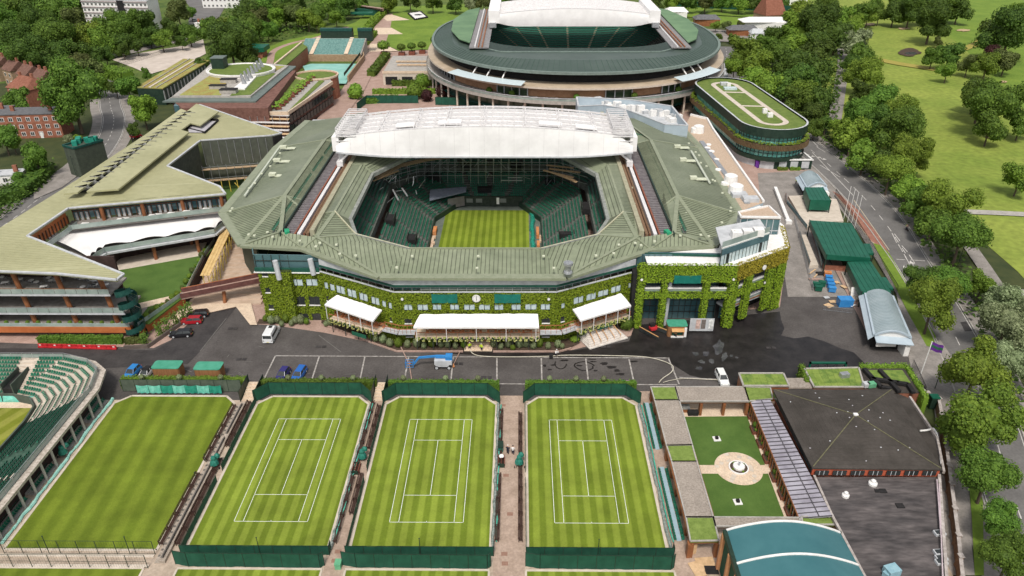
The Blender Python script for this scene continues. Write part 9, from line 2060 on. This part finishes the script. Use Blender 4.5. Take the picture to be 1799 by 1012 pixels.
def trunk_mesh(seed):
	r = random.Random(seed); m = MB().tube((0,0,0),(r.uniform(-.03,.03),0,.55),.05,.035,7)
	for k in range(6): t = k*1.05+r.random(); m.tube((0,0,.45+.04*k),(.33*math.cos(t),.33*math.sin(t),.85+.1*r.random()),.025,.008,5)
	me = bpy.data.meshes.new('trunk'); me.from_pydata([tuple(v) for v in m.v], [], m.f); me.materials.append(BARK); return me
TM_ = [trunk_mesh(i) for i in range(3)]
KN = {'d':(LEAF_D,'dark green'),'m':(LEAF_M,'mid green'),'y':(LEAF_Y,'yellow green'),'l':(LEAF_L,'fresh green'),'p':(LEAF_P,'purple'),'b':(LEAF_B,'olive brown'),'w':(LEAF_W,'pale blossoming')}
tc_ = [0]
def tree(cx, cy, w, kind, label, asp=1.0, group=None, thin=False):
	"""a tree whose crown centre, seen in the survey photo at (cx, cy), is w pixels wide there"""
	R = 5.0
	for _ in range(4):
		zc = R*asp*1.05+(1.4 if not thin else 2.5); p = G(cx,cy,zc); R = w*.5*dist_at(p)/FOC
	zc = R*asp*1.05+(1.4 if not thin else 2.5); p = G(cx,cy,zc); i = tc_[0]; tc_[0] += 1
	r = empty('tree', (p[0],p[1],0), label=label, cat='tree', group=group)
	o = mesh_obj('trunk', TM_[i%3], r); H = zc+R*asp*.3; o.scale = (R*1.15,R*1.15,H/.95); o.rotation_euler.z = i*1.7
	pool = CS if thin else (CN if w > 62 else CF); c = mesh_obj('crown', pool[i%len(pool)], r, loc=(0,0,zc), mat=KN[kind][0]); k = 1.06
	c.scale = (R*k,R*k,R*asp*k); c.rotation_euler = (0,0,i*2.39)
def grp(name, where, items, asp=1.0, far='left'):
	"""items sorted along the row; each label gives its own look and its place in the row"""
	for i, it in enumerate(items):
		cx, cy, w, k = it[:4]; a = it[4] if len(it) > 4 else asp
		sz = 'large ' if w > 90 else ('small ' if w < 34 else ''); tree(cx, cy, w, k, '%s%s tree, %s %s' % (sz, KN[k][1], ordi(i), where), a, name)
# right hand row beside the road, from the near end upward
grp('roadside trees by the brick wall','from the near end between brick wall and road',[(1770,985,92,'m'),(1757,915,78,'m'),(1738,832,108,'m',1.0),(1727,743,138,'l',.95),(1714,655,112,'y',1.05)])
grp('trees beside the entrance road','from the near end above the entrance gate',[(1640,535,84,'y',1.15),(1622,495,66,'d'),(1668,500,84,'m',.9)])
grp('trees and hedge across the road','from the near end across the road',[(1782,640,80,'w'),(1770,570,100,'w'),(1762,520,60,'w'),(1725,500,50,'l'),(1690,415,100,'m'),(1665,365,92,'y'),(1620,355,60,'m'),(1640,390,60,'m'),(1595,330,56,'y'),(1566,300,72,'y'),(1540,280,50,'d'),(1597,268,72,'y'),(1582,230,84,'m'),(1545,218,64,'d'),(1520,272,60,'l'),(1498,235,62,'y'),(1585,195,64,'y'),(1545,175,62,'m'),(1508,200,66,'m'),(1516,165,50,'d'),(1477,225,40,'y'),(1520,128,66,'y'),(1515,98,50,'m'),(1505,75,50,'w'),(1497,110,36,'d')])
grp('wood between rounded block and path','from the bottom in the wood left of the path',[(1425,200,46,'d'),(1432,222,36,'m'),(1400,175,50,'m'),(1418,160,54,'l'),(1452,215,30,'d'),(1445,175,50,'d'),(1380,150,56,'d'),(1350,148,56,'y'),(1322,140,50,'y'),(1330,112,60,'y'),(1305,90,56,'l'),(1290,118,40,'y'),(1410,135,60,'d'),(1440,125,60,'d'),(1435,100,60,'d'),(1395,110,60,'d'),(1370,92,50,'m'),(1392,80,50,'y'),(1345,80,40,'m'),(1360,60,36,'d'),(1430,75,56,'d'),(1400,45,60,'y'),(1440,45,76,'d'),(1470,62,60,'d'),(1410,22,50,'y'),(1480,30,44,'l'),(1450,15,44,'m'),(1490,48,34,'y'),(1520,20,44,'m'),(1390,60,40,'l')])
grp('woodland edge at the top of the golf course','from the left along the top of the golf course',[(1505,40,30,'y'),(1525,28,32,'y'),(1545,25,30,'m'),(1572,20,44,'d'),(1600,18,52,'d'),(1630,12,56,'d'),(1660,8,52,'m'),(1685,15,44,'d'),(1540,5,30,'m'),(1580,2,44,'m')])
grp('golf course trees','from the top among the golf course trees',[(1638,36,70,'d'),(1785,20,34,'l'),(1775,58,92,'d'),(1760,48,60,'d'),(1668,93,48,'d'),(1639,98,36,'m'),(1648,72,16,'b'),(1745,95,40,'p'),(1768,105,44,'b'),(1735,112,46,'l'),(1702,112,36,'b'),(1665,123,34,'l'),(1715,165,56,'d'),(1752,185,100,'m'),(1740,222,56,'m'),(1795,215,50,'m'),(1793,310,56,'l'),(1725,175,70,'m')])
# top left woodland and left side
grp('woodland at the top left','from the left in the top left wood',[(5,40,70,'m'),(25,15,60,'m'),(30,70,70,'d'),(62,40,70,'d'),(55,100,70,'d'),(92,20,60,'m'),(98,62,78,'m'),(105,95,56,'d'),(128,40,56,'b'),(138,8,60,'m'),(150,62,60,'y'),(140,92,50,'d'),(178,72,50,'l'),(120,10,50,'d'),(195,52,56,'m'),(225,45,64,'m'),(252,45,56,'d'),(215,75,40,'d'),(15,95,50,'m'),(8,12,50,'d'),(45,5,50,'m'),(75,5,44,'d'),(165,95,40,'d')])
grp('trees above the sandy yard','from the left above the sandy yard',[(185,95,30,'d'),(215,88,26,'d'),(240,80,28,'d'),(283,68,38,'l'),(262,62,34,'d'),(300,50,36,'d'),(332,57,40,'m'),(318,72,24,'d'),(372,50,44,'m'),(312,20,44,'b'),(335,22,24,'m')])
grp('trees round the clubhouse','from the left around the clubhouse',[(405,78,84,'d'),(392,50,50,'l'),(425,58,56,'m'),(430,95,50,'d'),(408,95,16,'l'),(442,45,50,'m'),(455,35,44,'b'),(432,20,50,'d'),(460,12,50,'m'),(480,30,40,'y'),(500,22,44,'m'),(522,25,44,'b'),(540,30,40,'y'),(490,5,40,'d'),(520,5,40,'d'),(560,20,40,'m'),(575,8,44,'l'),(600,12,36,'d'),(470,52,34,'m'),(555,38,30,'y'),(590,30,30,'l'),(355,115,30,'d'),(340,130,20,'m'),(372,108,24,'m')])
grp('trees at the top centre','from the left along the top edge centre',[(610,5,36,'d'),(635,3,30,'m'),(680,3,34,'l'),(720,0,34,'d'),(760,2,34,'m'),(800,3,34,'d'),(828,6,24,'w'),(850,2,30,'b'),(890,0,30,'m'),(1150,5,34,'d'),(1180,2,34,'y'),(1210,3,34,'d'),(1240,2,34,'b'),(1270,0,34,'m'),(1300,2,36,'y'),(1330,2,36,'d'),(1360,6,30,'d')])
grp('street trees at the left','among the trees beside the left road',[(125,165,118,'m',1.05),(150,128,56,'b'),(168,145,44,'y'),(140,112,50,'b'),(63,105,46,'p',.7),(33,178,46,'m'),(5,240,52,'m'),(62,275,46,'m',1.3),(30,312,24,'m'),(250,192,50,'y',1.15),(225,152,46,'m'),(202,152,30,'d'),(257,128,16,'m',1.5),(235,228,24,'d'),(120,243,18,'w'),(137,243,16,'y'),(5,85,50,'d'),(22,250,30,'l')])
grp('small trees at the cafe yard','from the left by the cafe yard behind the oval stadium',[(1258,44,18,'y'),(1275,44,18,'b'),(1262,64,14,'m'),(1285,66,14,'m'),(1300,42,14,'b'),(1248,150,16,'m')])
mb = MB(); r_ = random.Random(77)
def tr_in(poly, n, z, s):
	P_ = GP(poly); xs = [p[0] for p in P_]; ys = [p[1] for p in P_]; k = 0
	while k < n:
		x, y = r_.uniform(min(xs),max(xs)), r_.uniform(min(ys),max(ys)); ins = False; j = len(P_)-1
		for i in range(len(P_)):
			if (P_[i][1] > y) != (P_[j][1] > y) and x < (P_[j][0]-P_[i][0])*(y-P_[i][1])/(P_[j][1]-P_[i][1])+P_[i][0]: ins = not ins
			j = i
		if ins: leaf_quad(mb,(x,y,r_.uniform(.1,z)),(r_.gauss(0,.5),r_.gauss(0,.5),1),s*r_.uniform(.6,1.4),r_)
		k += 1
tr_in([(1480,215),(1440,250),(1560,350),(1620,440),(1700,560),(1760,700),(1799,760),(1799,640),(1700,480),(1640,400),(1600,300),(1560,210)], 9000, 3.0, 1.1)
tr_in([(1270,110),(1330,60),(1480,60),(1470,230),(1440,240),(1330,150)], 9000, 3.5, 1.4); tr_in([(-20,-20),(260,-20),(300,60),(180,110),(60,120),(-20,120)], 9000, 4, 1.8); tr_in([(370,80),(420,-20),(620,-20),(560,55),(470,80),(450,120)], 6000, 3.5, 1.6); tr_in([(-20,350),(60,300),(100,290),(90,320),(0,390)], 1500, 2.5, .9)
mb.build('undergrowth', LEAF_D, kind='stuff')
